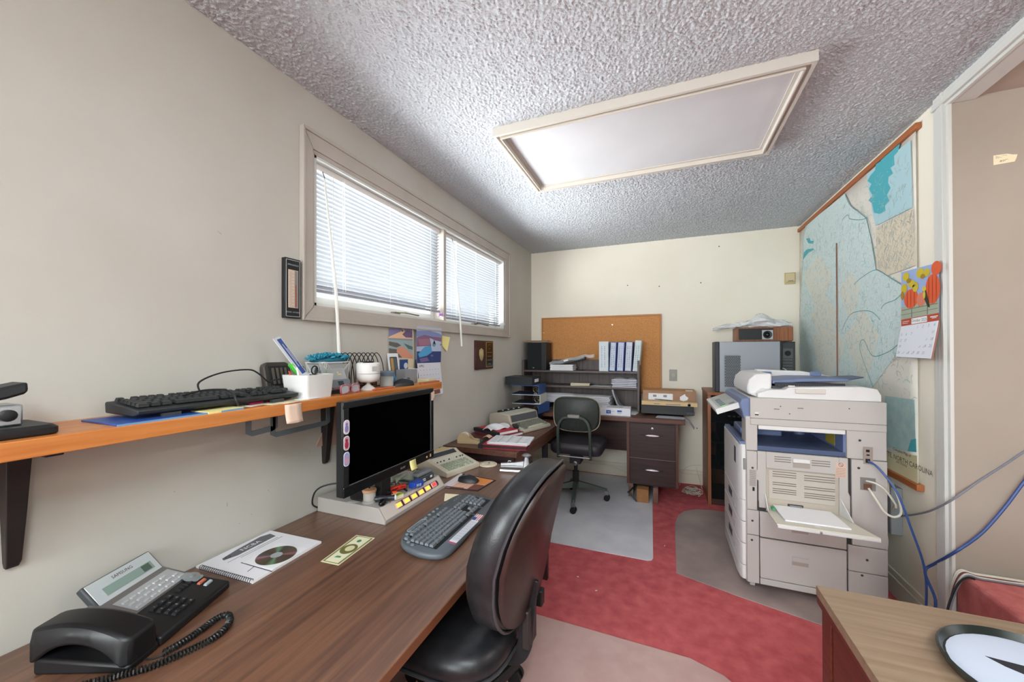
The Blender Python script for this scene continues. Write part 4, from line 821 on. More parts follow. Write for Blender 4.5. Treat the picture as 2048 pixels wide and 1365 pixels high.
# mouse pad, mouse, note
cor = [PZ(x, y, ZD) for x, y in ((880, 976), (955, 984), (992, 962), (922, 948))]
c = sum(cor, Vector())/4; t = thing('mouse_pad', 'mouse pad printed with an orange sunset and black border', 'mouse pad', c); mq = quad(cor)
OW('pad', MB().poly3(cor, (0, 0, 1), .003), M('pad_black', '2a2428', .6), t)
art(t, mq, [(R4(.03, .06, .96, .94), C('pad_peach', 'd9b09a')), ([R4(.0, .02, .25, .98)], C('pad_pale', 'dcd3d6')), ([R4(.55, .5, .95, .94)], C('pad_orange', 'd98848')), ([R4(.1, .03, .6, .1), R4(.7, .05, .96, .45)], C('pad_dark', '7a4a40')), ([R4(.2+.12*k, .15, .21+.12*k, .8) for k in range(5)], C('pad_line', 'c7937c'))], (0, 0, 1), .0032)
def mouse(name, label, loc, rz, mats, ln=.108, wd=.062, ht=.036):
    t = thing(name, label, 'mouse', loc, rz)
    def shell(a, b, gx=1.0):
        R = []
        for k in range(13):
            u = a+(b-a)*k/12; y = -ln/2+u*ln; w = wd/2*(math.sin(math.pi*min(1, max(0.0, .10+.82*u)))**.45)*gx; h = ht*(math.sin(math.pi*(.12+.70*u)))**.8
            R.append([(w*math.cos(q), y, .002 if q in (0,) else max(.002, h*math.sin(q))) for q in [math.pi*j/10 for j in range(11)]]+[(-w*.9, y, .001), (w*.9, y, .001)])
        return R
    O('shell', MB().loft(shell(0, 1)), mats[0], t, smooth=70)
    O('buttons', MB().loft([[(x*.72, y, z*1.02+.0008 if z > .003 else z+.01) for x, y, z in r] for r in shell(.52, .97)]), mats[1], t, smooth=70)
    O('wheel', MB().cyl((-.004, ln*.26, ht*.82), (.004, ln*.26, ht*.82), .009, .009, 14), BLK, t)
    return t
mc = PZ(937, 964, ZD+.0045)
mouse('computer_mouse', 'black wireless mouse on the sunset mouse pad', mc, 95, (BLK, M('mouse_top_grey', '5a6068', .3)))
note('sticky_note', 'cream sticky note on the desk between keyboard and mouse pad', [PZ(x, y, ZD) for x, y in ((888, 1003), (908, 1000), (918, 990), (890, 988))], CRM, (0, 0, 1), .001)
# power centre under the monitor
PZT = .682
t = thing('power_center', 'flat putty-coloured power box with lit orange rocker switches under the monitor', 'power box', (-1.22, 1.437, ZD))
for_ = [(-.18, 0), (.185, 0), (.185, .014), (.150, .062), (-.18, .062)]
O('body', MB().loft([[(x, y, z) for x, z in for_] for y in (-.222, .222)]), M('power_putty', 'a9a39e', .5), t, bev=.002)
fx = lambda s, d=0: Vector((.185-.035*s, 0, .014+.048*s))+Vector((.048, 0, .035)).normalized()*d
fn = Vector((.048, 0, .035)).normalized(); fu = Vector((-.035, 0, .048)).normalized()
fz = frame(fx(.5), (0, 1, 0), fu)
O('front_panel', MB().box(-.212, .212, -.027, .027, 0, .0012, fz), M('panel_pale', 'c9bdb6', .45), t)
O('switch_recess', MB().prism(rrect(-.135, .185, -.014, .014, .012), .0012, .0016, fz), M('recess_brown', '4b2c28', .5), t)
for k in range(6):
    x = -.118+k*.053; lit = M('switch_orange', 'f0a23c', .35, emit=1.2) if k < 5 else M('switch_red', 'd0404a', .35, emit=.5)
    s = O('rocker_switch', MB().box(x-.02, x+.02, -.012, .012, .0016, .0055, fz), M('switch_pink', 'e0b9a4', .4), t, bev=.002)
    O('switch_lamp', MB().box(x-.015, x+.015, -.008, .008, .0055, .0060, fz), lit, s)
# monitor
t = thing('computer_monitor', 'wide black monitor with a dark screen and stickers on its bezel, on the power box', 'monitor', (-1.072, 1.035, .786))
Wm, Hm = .572, .345; BZ = M('bezel_black', '191b1c', .3, spec=.5)
O('back_housing', MB().loft([[(0, 0, 0), (0, Wm, 0), (0, Wm, Hm), (0, 0, Hm)], [(-.03, 0, 0), (-.03, Wm, 0), (-.03, Wm, Hm), (-.03, 0, Hm)], [(-.058, .06, .04), (-.058, Wm-.06, .04), (-.058, Wm-.06, Hm-.05), (-.058, .06, Hm-.05)]]), BZ, t, bev=.003)
for y0, y1, z0, z1, nm in ((0, Wm, Hm-.024, Hm, 'top_bezel'), (0, .026, .04, Hm-.024, 'side_bezel'), (Wm-.026, Wm, .04, Hm-.024, 'side_bezel')):
    O(nm, MB().box(0, .006, y0, y1, z0, z1), BZ, t, bev=.002)
O('bottom_bezel', MB().box(0, .008, 0, Wm, 0, .04), M('bezel_gloss', '0f1012', .12), t, bev=.003)
O('bezel_edge', MB().box(.0065, .0085, .026, Wm-.026, .0395, .0425).box(.0065, .0085, Wm-.028, Wm-.025, .04, Hm-.024), M('edge_silver', '8d9296', .25, .7), t)
O('screen', MB().box(-.002, .001, .026, Wm-.026, .04, Hm-.024), M('screen_black', '000000', .6, spec=.02), t)
O('power_button', MB().lathe([(.005, 0), (.004, .002)], 12, frame((.008, .51, .018), (0, 1, 0), (0, 0, 1))), M('led_gold', 'd9b070', .4), t); O('button_strip', MB().box(.008, .009, .535, .545, .012, .026), M('led_gold', 'd9b070'), t)
text('acer', .017, frame((.0086, .33, .020), (0, 1, 0), (0, 0, 1)), M('logo_silver', 'c8ccd0', .3, .5), t, wide=1.2)
for k, (c1, c2) in enumerate((('d9c6dc', '8a86b8'), ('c89aa8', 'b03050'), ('8ea2d8', 'd8a0b4'))):
    z = .255-k*.058; fr = frame((.006, .0135, z), (0, 1, 0), (0, 0, 1))
    s = O('oval_sticker', MB().prism(rrect(-.0135, .0135, -.026, .026, .012), 0, .0008, fr), M('sticker_edge', 'efe8ee', .4), t)
    O('sticker_print', MB().prism(rrect(-.0115, .0115, -.023, .023, .0105), .0008, .0011, fr), M('sticker_'+c1, c1, .4), s)
    O('sticker_print', MB().prism(ell(0, -.006, .0085, .013, 14), .0011, .0014, fr).prism(ell(.0, .010, .006, .006, 12), .0011, .0014, fr), M('sticker_'+c2, c2, .4), s)
O('sticky_tab', MB().box(.006, .007, Wm-.022, Wm-.004, Hm-.06, Hm-.02).box(.006, .0065, Wm-.008, Wm+.006, Hm-.05, Hm-.015), PNK, t)
O('sticky_note', MB().sheet(lambda u, v: (.009+.012*v*v, .375+u*.045, .034-v*.042), 2, 6), YEL, t).modifiers.new('s', 'SOLIDIFY').thickness = .0006
O('stand_neck', MB().box(-.085, -.045, Wm/2-.03, Wm/2+.03, -.098, .13), BLK, t, bev=.004)
O('stand_foot', MB().prism(rrect(-.20, -.035, Wm/2-.08, Wm/2+.08, .05), -.1035, -.094), BLK, t, bev=.003)
# cable behind the monitor
t = tag(O('monitor_cable', MB().tube(spl([Vector((-1.404, 1.235, ZD+.005)), Vector((-1.40, 1.19, .66)), Vector((-1.38, 1.19, .72)), Vector((-1.33, 1.22, .745)), Vector((-1.25, 1.30, .74))], 6), .0035, 6), BLK), 'thin black cable rising behind the power box against the wall', 'cable')
# clutter on the power box
t = thing('glass_jar', 'small glass jar with a turned wooden lid on the power box', 'jar', (-1.150, 1.255, PZT))
O('glass', MB().lathe([(.030, 0), (.031, .002), (.030, .004), (.025, .010), (.026, .045), (.024, .045), (.0235, .012), (.0, .010)], 24), M('jar_glass', 'e8e4dd', .05, alpha=.35), t); lid = O('lid', MB().lathe([(.028, .044), (.029, .050), (.027, .055), (.012, .058), (0, .058)], 24), M('lid_wood', 'c99a78', .45), t); O('lid_knob', MB().lathe([(.003, .057), (.005, .061), (0, .064)], 10), M('knob_dark', '3a241c', .3), lid)
t = thing('paper_strip', 'printed paper strip with a dark patch under the monitor corner', 'paper', (-1.20, 1.245, PZT)); O('strip', MB().prism([(-.035, -.025), (.0, -.025), (.035, .045), (-.01, .045)], 0, .0008), M('strip_grey', 'cfd2d4', .6), t); O('dark_patch', MB().prism([(-.01, .0), (.012, .0), (.03, .04), (.005, .04)], .0008, .0011), GRYD, t)
t = thing('box_cutter', 'bright red plastic utility knife lying in the clutter on the power box', 'knife', (-1.125, 1.375, PZT+.018), 65); O('handle', MB().loft([[(x, -w, -h), (x, w, -h), (x, w, h), (x, -w, h)] for x, w, h in ((-.065, .006, .005), (-.04, .010, .008), (.03, .011, .009), (.06, .009, .007))]), REDP, t, bev=.003); O('tip', MB().cyl((-.078, 0, 0), (-.064, 0, 0), .002, .0055), STL, t)
tag(O('orange_cap', MB().lathe([(.011, 0), (.012, .01), (.009, .022), (0, .024)], 14, TR(0, 0, .012, 0, 90, 0)), M('cap_orange', 'e0532c', .35), None, loc=(-1.098, 1.335, PZT), rz=60), 'orange-red plastic cap lying beside the red knife', 'cap')
t = thing('pocket_torch', 'stubby black pocket torch lying on the edge of the power box', 'torch', (-1.095, 1.285, PZT+.013), 35); O('barrel', MB().lathe([(.011, -.04), (.013, -.035), (.013, .0), (.0105, .004), (.0105, .035), (.012, .04)], 16, TR(0, 0, 0, 0, 90, 0)), M('torch_grey', '33343c', .35, .3), t); O('lens_ring', MB().lathe([(.0125, .04), (.012, .046), (0, .046)], 16, TR(0, 0, 0, 0, 90, 0)), M('lens_white', 'c9d2d6', .2), t)
t = thing('key_case', 'round black rubber key case at the front of the power box', 'case', (-1.078, 1.250, PZT), 20); O('case', MB().loft([[(x*s, y*s, z) for x, y in ell(0, 0, .014, .022, 18)] for s, z in ((.8, 0), (1, .006), (1, .014), (.7, .02))]), BLKG, t, smooth=60); O('ring', MB().tube([(.018+.009*math.cos(a), .020+.009*math.sin(a), .003) for a in [k*.6283 for k in range(10)]], .0012, 5, True), CHR, t)
t = thing('match_book', 'lime green and cream matchbook standing on the power box', 'matchbook', (-1.070, 1.335, PZT), 78); O('box', MB().box(-.02, .02, -.017, .017, 0, .016), CRM, t, bev=.001); O('green_cover', MB().box(-.0205, .0205, -.0175, .008, .016, .0168), M('lime', 'a8c43e', .5), t); O('print_line', MB().box(-.012, .012, -.008, -.004, .0168, .017).box(-.008, .01, -.001, .002, .0168, .017), INK, t)
t = thing('card_wallet', 'blue card wallet propped on the far end of the power box', 'wallet', (-1.075, 1.475, PZT), 82); O('wallet', MB().box(-.03, .03, -.02, .018, 0, .028), M('wallet_blue', '2446a8', .4), t, bev=.003); O('print', MB().box(-.018, -.004, -.0206, -.02, .008, .02).box(.0, .012, -.0206, -.02, .006, .018), M('print_sky', '8fb0e8', .5), t)
t = thing('tool_case', 'black and grey zip tool case behind the blue wallet', 'case', (-1.095, 1.562, PZT), 84); O('case', MB().box(-.05, .05, -.025, .02, 0, .030), GRYD, t, bev=.005); O('top_flap', MB().box(-.052, .05, -.012, .024, .030, .046), GRYM, t, bev=.003); O('white_marks', MB().box(-.03, -.012, -.0256, -.025, .008, .012).box(-.034, -.014, -.0256, -.025, .016, .02).box(.02, .034, -.0256, -.025, .012, .022), WHT, t)
t = thing('poly_bag', 'crumpled clear bag with green print behind the tool case', 'bag', (-1.145, 1.500, PZT), 80); O('film', MB().sheet(lambda u, v: (-.085+u*.17, -.02+v*.05, .036+.016*math.sin(5*u+2*v)+.01*math.sin(9*v+3*u)), 14, 6, None, .010), M('bag_film', 'cfd6cf', .2, alpha=.7, col2='b6c9b0', scale=30), t)
t = thing('wire_tangle', 'tangle of thin black earphone wire beside the red knife', 'wire'); rnd = random.Random(11); mb = MB()
pts = [Vector((-1.15+.05*math.sin(k*1.9)+rnd.uniform(-.01, .01), 1.40+.075*math.cos(k*1.37)+rnd.uniform(-.01, .01), PZT+.004+.018*abs(math.sin(k)))) for k in range(14)]
t.location = (-1.15, 1.40, PZT); OW('wire', mb.tube(spl(pts, 6), .0022, 5), BLK, t); OW('plug', MB().cyl((-1.10, 1.42, PZT+.006), (-1.075, 1.405, PZT+.006), .0045), BLK, t)
t = thing('spectacle_clip', 'thin wire clip looped in front of the blue wallet', 'clip', (-1.055, 1.42, PZT), 70); O('wire', MB().tube(spl([(-.02, -.01, .002), (.0, -.018, .014), (.022, -.01, .016), (.026, .006, .012), (.0, .008, .004)], 5), .0014, 5), STL, t)
# printing calculator
t = thing('printing_calculator', 'beige printing calculator with a wide display and coloured keys on the computer desk', 'calculator', (-1.205, 1.955, ZD), 74)
pr = [(-.145, 0), (.135, 0), (.145, .03), (.145, .068), (.045, .072), (.018, .052), (-.145, .020)]
pr = [(-.145, 0), (.15, 0), (.15, .072), (.055, .085), (.022, .066), (-.145, .026)]
O('body', MB().loft([[(x, y, z) for y, z in pr] for x in (-.13, .13)]), BEI, t, bev=.003)
fy = math.atan2(.040, .167); kf = lambda x, y: TR(x, y, .026+(y+.145)*.2395, math.degrees(fy))
O('key_plate', MB().box(-.112, .112, -.075, .078, 0, .0012, kf(0, -.066)), M('plate_pale', 'cfcdbd', .5), t)
da = math.degrees(math.atan2(.019, .033)); O('display', MB().box(-.105, .105, -.016, .017, 0, .0015, TR(0, .0385, .0755, da)), M('display_dark', '33393d', .2), t, bev=.001)
O('paper_window', MB().box(-.095, -.02, .075, .12, .078, .0835), M('window_grey', 'b5b8b6', .4), t); O('paper_cover', MB().box(.0, .10, .065, .135, .074, .0845), M('cover_tan', 'c4b283', .5), t, bev=.002); O('slider_bar', MB().box(-.025, .0, .065, .13, .075, .083), BEI, t)
kk = MB().frus(.017, .015, .013, .011, .007).mesh('key')
for i in range(9):
    for j in range(4):
        if i in (6,) and j in (0,): continue
        mt = M('calc_green', 'a5ac96', .5) if i < 2 else (M('calc_orange', 'd9703c', .5) if (i, j) == (3, 3) else (M('calc_white', 'd6d9d6', .5) if i == 3 else (M('calc_red', 'c2372f', .5) if (i == 8 and j == 3) else (M('calc_blue', '2f6076', .5) if i == 8 else M('calc_cream', 'ded6bc', .5)))))
        put('key', kk if i != 8 else MB().frus(.034, .017, .030, .014, .008).mesh('key') if False else kk, mt, t, X=kf(-.096+i*.0215+(.008 if i == 8 else 0), -.125+j*.020) @ TR(0, 0, .0012))
sl_ = MB().box(-.003, .003, -.003, .003, 0, .007).mesh('slide_switch')
for x in (-.10, -.075, -.05, -.01, .05, .08, .10): put('slide_switch', sl_, BLK, t, X=kf(x, -.030))
O('power_knob', MB().lathe([(.008, 0), (.007, .006)], 12, TR(.07, .142, .078)), BLK, t)
# coaster, stapler
t = thing('drink_coaster', 'round cream coaster with a small dark logo, beside the calculator', 'coaster', PZ(976, 931, ZD)); O('disc', MB().lathe([(.05, 0), (.055, .003), (.055, .008), (.052, .010), (0, .010)], 36), M('coaster_cream', 'ddd0b8', .6), t); O('rim_line', MB().tube([(.044*math.cos(a), .044*math.sin(a), .010) for a in [k*.1745 for k in range(36)]], .0009, 4, True), INKG, t); O('logo', MB().prism([(-.006, .01), (.006, .014), (.004, .026), (-.006, .022)], .010, .0104).box(.0, .018, -.006, -.002, .010, .0104).box(-.016, .016, -.02, -.017, .010, .0104), INK, t)
t = thing('chrome_stapler', 'heavy chrome stapler with a round plunger knob near the far end of the desk', 'stapler', (-.79, 2.045, ZD), 14)
O('base', MB().loft([[(x, -w, 0), (x, w, 0), (x, w*.8, .012), (x, -w*.8, .012)] for x, w in ((-.10, .018), (.06, .024), (.10, .026))]), M('stapler_chrome', 'a2a3a6', .28, .9), t, bev=.002); O('magazine', MB().box(-.095, .06, -.009, .009, .022, .034), STL, t, bev=.001); O('arm', MB().loft([[(x, -.011, z0), (x, .011, z0), (x, .009, z1), (x, -.009, z1)] for x, z0, z1 in ((-.095, .034, .044), (-.02, .036, .05), (.05, .03, .062))]), M('stapler_chrome', 'a2a3a6', .28, .9), t, bev=.002)
O('plunger', MB().loft([[(x+.055, y, z) for x, y in rrect(-w, w, -.013, .013, .005)] for w, z in ((.022, .012), (.018, .045), (.013, .075), (.012, .083))]), M('stapler_chrome', 'a2a3a6', .28, .9), t, smooth=50); O('knob', MB().lathe([(.010, .082), (.026, .088), (.027, .094), (.018, .100), (0, .102)], 24, TR(.055, 0, 0)), M('stapler_chrome', 'a2a3a6', .28, .9), t); O('spring_lever', MB().tube([(-.055, 0, .045), (-.05, .0, .058), (-.035, 0, .056)], .003, 6), STL, t)
# manila folder on edge behind the monitor
tag(O('manila_folder', MB().poly3([(0, -.14, 0), (0, .0, -.02), (0, .06, .15), (0, -.02, .21)], (1, 0, 0), .003), M('folder_pink', 'c9a596', .8), None, loc=(XL+.004, 1.355, .90)), 'pinkish paper folder stuck to the wall behind the monitor', 'folder')
# ---------------------------------------------------------------- things on the wall shelf
def sx(px, x, z=ZSH): 
    p = PX(px, 800, x); return Vector((x, p.y, z))
t = thing('hole_punch', 'black and silver paper punch at the near end of the wall shelf', 'hole punch', (-1.28, .335, ZSH), 90)
O('base', MB().loft([[(x*s, y*s, z) for x, y in rrect(-.06, .06, -.075, .075, .012)] for s, z in ((.96, 0), (1, .004), (1, .016), (.9, .022))]), BLK, t, bev=.001); O('body', MB().box(-.055, .022, -.03, .045, .022, .066), M('punch_silver', 'b8bbbd', .25, .8), t, bev=.004); O('knob', MB().lathe([(.012, 0), (.012, .01), (.008, .012)], 14, frame((.0, -.03, .045), (1, 0, 0), (0, 0, 1))), BLK, t)
O('handle', MB().loft([[(x, -.028, z0), (x, .05, z0), (x, .045, z1), (x, -.024, z1)] for x, z0, z1 in ((-.06, .066, .085), (.0, .078, .104), (.024, .086, .110), (.03, .092, .112))]), BLK, t, bev=.005)
# blue folder, keyboard, notes
t = thing('blue_folder', 'flat royal blue folder under the spare keyboard on the shelf', 'folder', (-1.275, .60, ZSH), 90); O('cover', MB().box(-.12, .165, -.088, .085, 0, .004), M('royal_blue', '2a4f9c', .4), t, bev=.001); O('edge', MB().box(-.122, .165, -.09, -.088, 0, .0045), M('edge_cyan', '6f9cc9', .4), t)
t = thing('computer_keyboard', 'spare black keyboard with its cable looped on top, lying on the wall shelf', 'keyboard', (-1.30, .755, ZSH+.007), 90)
KB2 = M('keyboard_black', '2b2d2f', .5)
O('body', MB().loft([[(x, y, z) for y, z in ((-.078, .010), (-.08, .020), (.075, .036), (.078, .03), (.075, .006), (-.06, .004))] for x in (-.225, .225)]), KB2, t, bev=.003)
for x in (-.15, .15): O('foot', MB().box(x-.02, x+.02, -.075, -.06, -.006, .006), GRYD, t)
keyboard(t, .97, .0205, .0425, .052, .0185, -.205, KB2)
kc = [(-.05, .02, .045), (-.06, -.02, .062), (-.02, -.06, .075), (.0, -.085, .055), (.005, -.09, .02), (.02, -.07, .02), (.05, -.04, .035)]
O('cable', MB().tube(spl([(-.03, .02, .038), (-.02, .05, .072), (.05, .06, .098), (.13, .05, .105), (.16, .04, .09), (.19, .03, .058), (.215, .03, .064), (.29, .05, .06), (.31, .06, .045), (.30, .05, .02)], 6), .0028, 6), BLK, t)
O('cable_loop', MB().tube(spl([(-.09, .0, .040), (-.05, -.02, .052), (-.01, -.05, .052), (.0, -.078, .04), (.002, -.09, .02), (.008, -.092, .004)], 6), .0028, 6), BLK, t)
def flat(name, label, px, py, w_, d_, rz, mat, z=ZSH, th=.001, cat='paper'):
    p = Vector((px, py, z)); return tag(O(name, MB().box(-w_/2, w_/2, -d_/2, d_/2, 0, th), mat, None, loc=p, rz=rz), label, cat)
flat('sticky_note_pad', 'yellow sticky note pad on the front edge of the wall shelf', -1.222, .715, .072, .1, 4, YEL, th=.006, cat='note pad')
flat('paper_slip', 'folded white paper slip beside the yellow note pad', -1.25, .835, .05, .07, 20, WHT, th=.002)
flat('paper_sheet', 'cream paper sheet on the shelf in front of the white pen cup', -1.235, .93, .085, .15, 3, M('sheet_cream', 'e6dfbb', .8), th=.0012)
flat('receipt', 'white printed receipt tucked beside the white pen cup', -1.222, 1.015, .05, .08, 0, WHT, ZSH+.0013, .0008, 'receipt')
for k, (c, y) in enumerate((('b0284a', .885), ('2b2d30', .93))):
    tag(O('ball_pen', MB().tube([(0, -.065, 0), (0, .05, 0), (0, .065, 0), (0, .07, 0)], [.0042, .0042, .003, .001], 8), M('pen_'+c, c, .35), None, loc=(-1.252-.012*k, y, ZSH+.0056), rz=6+8*k), ('crimson ball pen lying on the cream sheet', 'black ball pen lying on the cream sheet')[k], 'pen')
tag(O('shelf_note', MB().sheet(lambda u, v: (.0+.010*v*v, u*.062, -.062*v-.003*math.sin(u*3)*v), 3, 6).sheet(lambda u, v: (-.03+.03*v, u*.062, .0042), 2, 2), PNK, None, loc=(XL+.2385, .892, ZSH-.004)), 'pale pink handwritten note taped over the shelf edge', 'note').modifiers.new('s', 'SOLIDIFY').thickness = .0006
# pen cup with its contents
PC = Vector((-1.262, 1.055, ZSH))
t = thing('pen_cup', 'white square plastic pen cup on the wall shelf', 'pen cup', PC, 90)
def cup(s0, s1, z, wall=.003):
    mb = MB(); o0 = rrect(-s0, s0, -s0, s0, .012, 4); o1 = rrect(-s1, s1, -s1, s1, .014, 4)
    i1 = [(x*(1-wall/s1), y*(1-wall/s1)) for x, y in o1]; i0 = [(x*(1-wall/s0), y*(1-wall/s0)) for x, y in o0]
    return mb.loft([[(x, y, 0) for x, y in o0], [(x, y, z) for x, y in o1], [(x, y, z) for x, y in i1], [(x, y, .003) for x, y in i0]])
O('cup', cup(.058, .066, .088), M('cup_white', 'dcdbd8', .4), t)
def lean(name, label, cat, a, b, mb, mats, **k):
    a = Vector(a); b = Vector(b); X = Matrix.Translation(a) @ (b-a).to_track_quat('Z', 'Y').to_matrix().to_4x4()
    return tag(O(name, mb, mats, None, X=X, **k), label, cat)
t = thing('advert_ruler', 'white and blue printed ruler leaning out of the pen cup', 'ruler'); a = Vector((-1.222, 1.068, ZSH+.008)); b = PX(552, 676, -1.325)
X = frame(a, (b-a).cross(Vector((.9, .2, .3))).normalized(), (b-a)); t.matrix_basis = X; L = (b-a).length
O('blade', MB().box(-.019, .019, 0, L, 0, .002), M('ruler_white', 'd6d9de', .4), t); O('blue_band', MB().box(-.006, .016, .10, L-.008, .002, .0024).box(-.006, .016, .10, L-.008, -.0004, 0), M('ruler_blue', '2b4a94', .4), t)
O('white_print', MB().box(.002, .006, .13, L-.03, .0024, .0026).box(.009, .012, .15, L-.05, .0024, .0026).box(.002, .006, .13, L-.03, -.0006, -.0004), GRYL, t)
t = thing('highlighter', 'green and white highlighter pen leaning in the pen cup', 'marker'); a = Vector((-1.262, 1.09, ZSH+.01)); b = Vector((-1.285, .995, 1.268)); t.matrix_basis = Matrix.Translation(a) @ (b-a).to_track_quat('Z', 'Y').to_matrix().to_4x4(); L = (b-a).length
O('barrel', MB().loft([[(x*s, y*s, z) for x, y in rrect(-.012, .012, -.006, .006, .004)] for s, z in ((.8, 0), (1, .01), (1, L*.55))]), M('marker_grey', 'b9bcc0', .4), t); O('cap', MB().loft([[(x*s, y*s, z) for x, y in rrect(-.0125, .0125, -.0065, .0065, .004)] for s, z in ((1, L*.55), (1, L-.006), (.85, L))]), GRN, t); O('clip', MB().box(.004, .0095, -.0095, -.0065, L*.3, L*.95), GRN, t)
for k, (c, y, x, h, lb) in enumerate((('c4502c', 1.02, -1.27, .105, 'orange pencil in the pen cup'), ('e8e4de', 1.01, -1.25, .11, 'white pen in the pen cup beside the orange pencil'), ('232427', 1.06, -1.25, .105, 'black marker in the pen cup'), ('5a8a3a', 1.095, -1.265, .10, 'olive pen at the far corner of the pen cup'))):
    lean('pen' if k else 'pencil', lb, 'pen' if k else 'pencil', (x, y+.01, ZSH+.008), (x-.01, y-.035+.03*k, ZSH+h), MB().lathe([(.0035, 0), (.0042, .01), (.0042, h*.9), (.002, h)], 8), M('pencil_'+c, c, .4))
t = thing('scissors', 'black scissors standing handle up in the pen cup', 'scissors', (-1.295, 1.075, ZSH+.012), 80)
for s, rx in ((-1, -8), (1, 14)):
    X = TR(s*.004, 0, 0, 0, rx*.7); O('blade', MB().box(-.006, .006, -.001, .001, 0, .075, X), STL, t); O('finger_loop', MB().tube([X @ Vector((s*.011+.012*math.cos(a), 0, .092+.016*math.sin(a))) for a in [k*.3142 for k in range(20)]], .0028, 6, True), BLK, t)
# dark object leaning behind the cup
t = thing('phone_cradle', 'dark brown rounded plastic cradle leaning against the wall behind the pen cup', 'cradle', (-1.375, 1.02, ZSH), 0)
X = TR(0, 0, 0, 0, -14); O('shell', MB().loft([[(d, y*s, z*s+.075*(1-s)) for y, z in rrect(-.055, .055, 0, .135, .022)] for d, s in ((-.012, .92), (-.004, 1), (.012, 1), (.018, .93))], X), M('cradle_brown', '3c342e', .5), t); O('inset', MB().box(.018, .021, -.038, .038, .045, .118, X), BLKM, t)
for k in range(4): O('ridge', MB().box(.021, .0245, -.028+k*.017, -.020+k*.017, .048, .11, X), M('ridge_grey', '5d564c', .5), t)
O('base_block', MB().box(-.005, .05, -.05, .05, 0, .035), BLK, t, bev=.004)
# mesh basket with chenille duster, scale panel
t = thing('mesh_basket', 'white wire mesh basket on the wall shelf behind the grey postal scale', 'basket', (-1.33, 1.21, ZSH), 90)
WRE = M('basket_white', 'cfcfcd', .4)
mb = MB(); lo = rrect(-.062, .062, -.045, .045, .015, 3); hi = rrect(-.075, .075, -.055, .055, .015, 3); n = len(lo)
for k in range(n):
    for s in (1, -1):
        q = (k+s*2) % n; mb.tube([(lo[k][0], lo[k][1], .003), (hi[q][0], hi[q][1], .128)], .0011, 4)
O('mesh', mb, WRE, t); O('rim', MB().tube([(x, y, .129) for x, y in hi], .0025, 6, True), WRE, t); O('bottom', MB().prism(lo, 0, .003), WRE, t); O('liner', MB().loft([[(x*.96, y*.96, .004) for x, y in lo], [(x*.97, y*.97, .122) for x, y in hi]]), M('liner_grey', 'b9bab8', .6, alpha=.55), t)
t = thing('chenille_duster', 'fluffy teal chenille duster resting on top of the mesh basket', 'duster', (-1.325, 1.205, ZSH+.131), 90); mb = MB(); rnd = random.Random(2)
for k in range(150):
    u = rnd.uniform(-1, 1); v = rnd.uniform(-1, 1)
    if u*u+v*v > 1: continue
    x, y = u*.095, v*.042; z = .006+.020*math.sqrt(max(0, 1-u*u-v*v)); d = Vector((u*.6+rnd.uniform(-.5, .5), v*.6+rnd.uniform(-.5, .5), rnd.uniform(.1, .9))).normalized()
    mb.tube([Vector((x, y, z)), Vector((x, y, z))+d*.010, Vector((x, y, z))+d*.018+Vector((0, 0, -.002))], [.004, .0048, .003], 6)
O('strands', mb, M('teal_chenille', '2f8aa3', .9, col2='256f92', scale=40), t); O('pad', MB().loft([[(x*s, y*s, z) for x, y in ell(0, 0, .092, .042, 24)] for s, z in ((.9, 0), (1, .006), (.7, .018))]), M('teal_pad', '276f86', .9), t)
t = thing('postal_scale', 'tilted grey postal scale with a small dark display behind the red glasses', 'scale', (-1.252, 1.185, ZSH), 90); X = TR(0, .0, .026, 66)
O('platform', MB().box(-.055, .055, .03, .115, 0, .008, X), M('film_clear', 'b9bcbc', .25, alpha=.6), t); O('panel', MB().box(-.062, .062, -.012, .03, 0, .014, X), M('scale_grey', '6f7377', .4), t, bev=.002); O('display', MB().box(-.004, .024, .004, .022, .014, .0146, X), M('display_dark', '33393d', .2), t); O('emblem', MB().box(.012, .032, .052, .057, .008, .0084, X).box(.012, .020, .06, .066, .008, .0084, X), M('gold_print', 'd9c27a', .5), t); O('prop', MB().box(-.05, .05, .005, .03, -.002, .022, TR(0, 0, .002)), GRYD, t)
# reading glasses
t = thing('reading_glasses', 'reading glasses with pink-red patterned frames on the wall shelf', 'glasses', (-1.205, 1.205, ZSH), 97); FRM = M('frame_red', '8e2c42', .35, col2='c07a88', scale=60)
for s in (-1, 1):
    ring = [(s*.032+math.copysign(abs(math.cos(a))**.7, math.cos(a))*.025, 0, .021+math.copysign(abs(math.sin(a))**.7, math.sin(a))*.018) for a in [k*.3142 for k in range(20)]]; O('rim', MB().tube(ring, .0032, 6, True), FRM, t); O('lens', MB().loft([[(x, -.0006, z) for x, y, z in ring], [(x, .0006, z) for x, y, z in ring]]), M('lens_clear', 'dfe6ea', .05, alpha=.5), t); O('temple', MB().tube([(s*.058, 0, .030), (s*.058, .05, .026), (s*.05, .10, .008)], .0022, 6), FRM, t)
O('bridge', MB().tube([(-.010, 0, .026), (0, 0, .030), (.010, 0, .026)], .0025, 6), FRM, t)
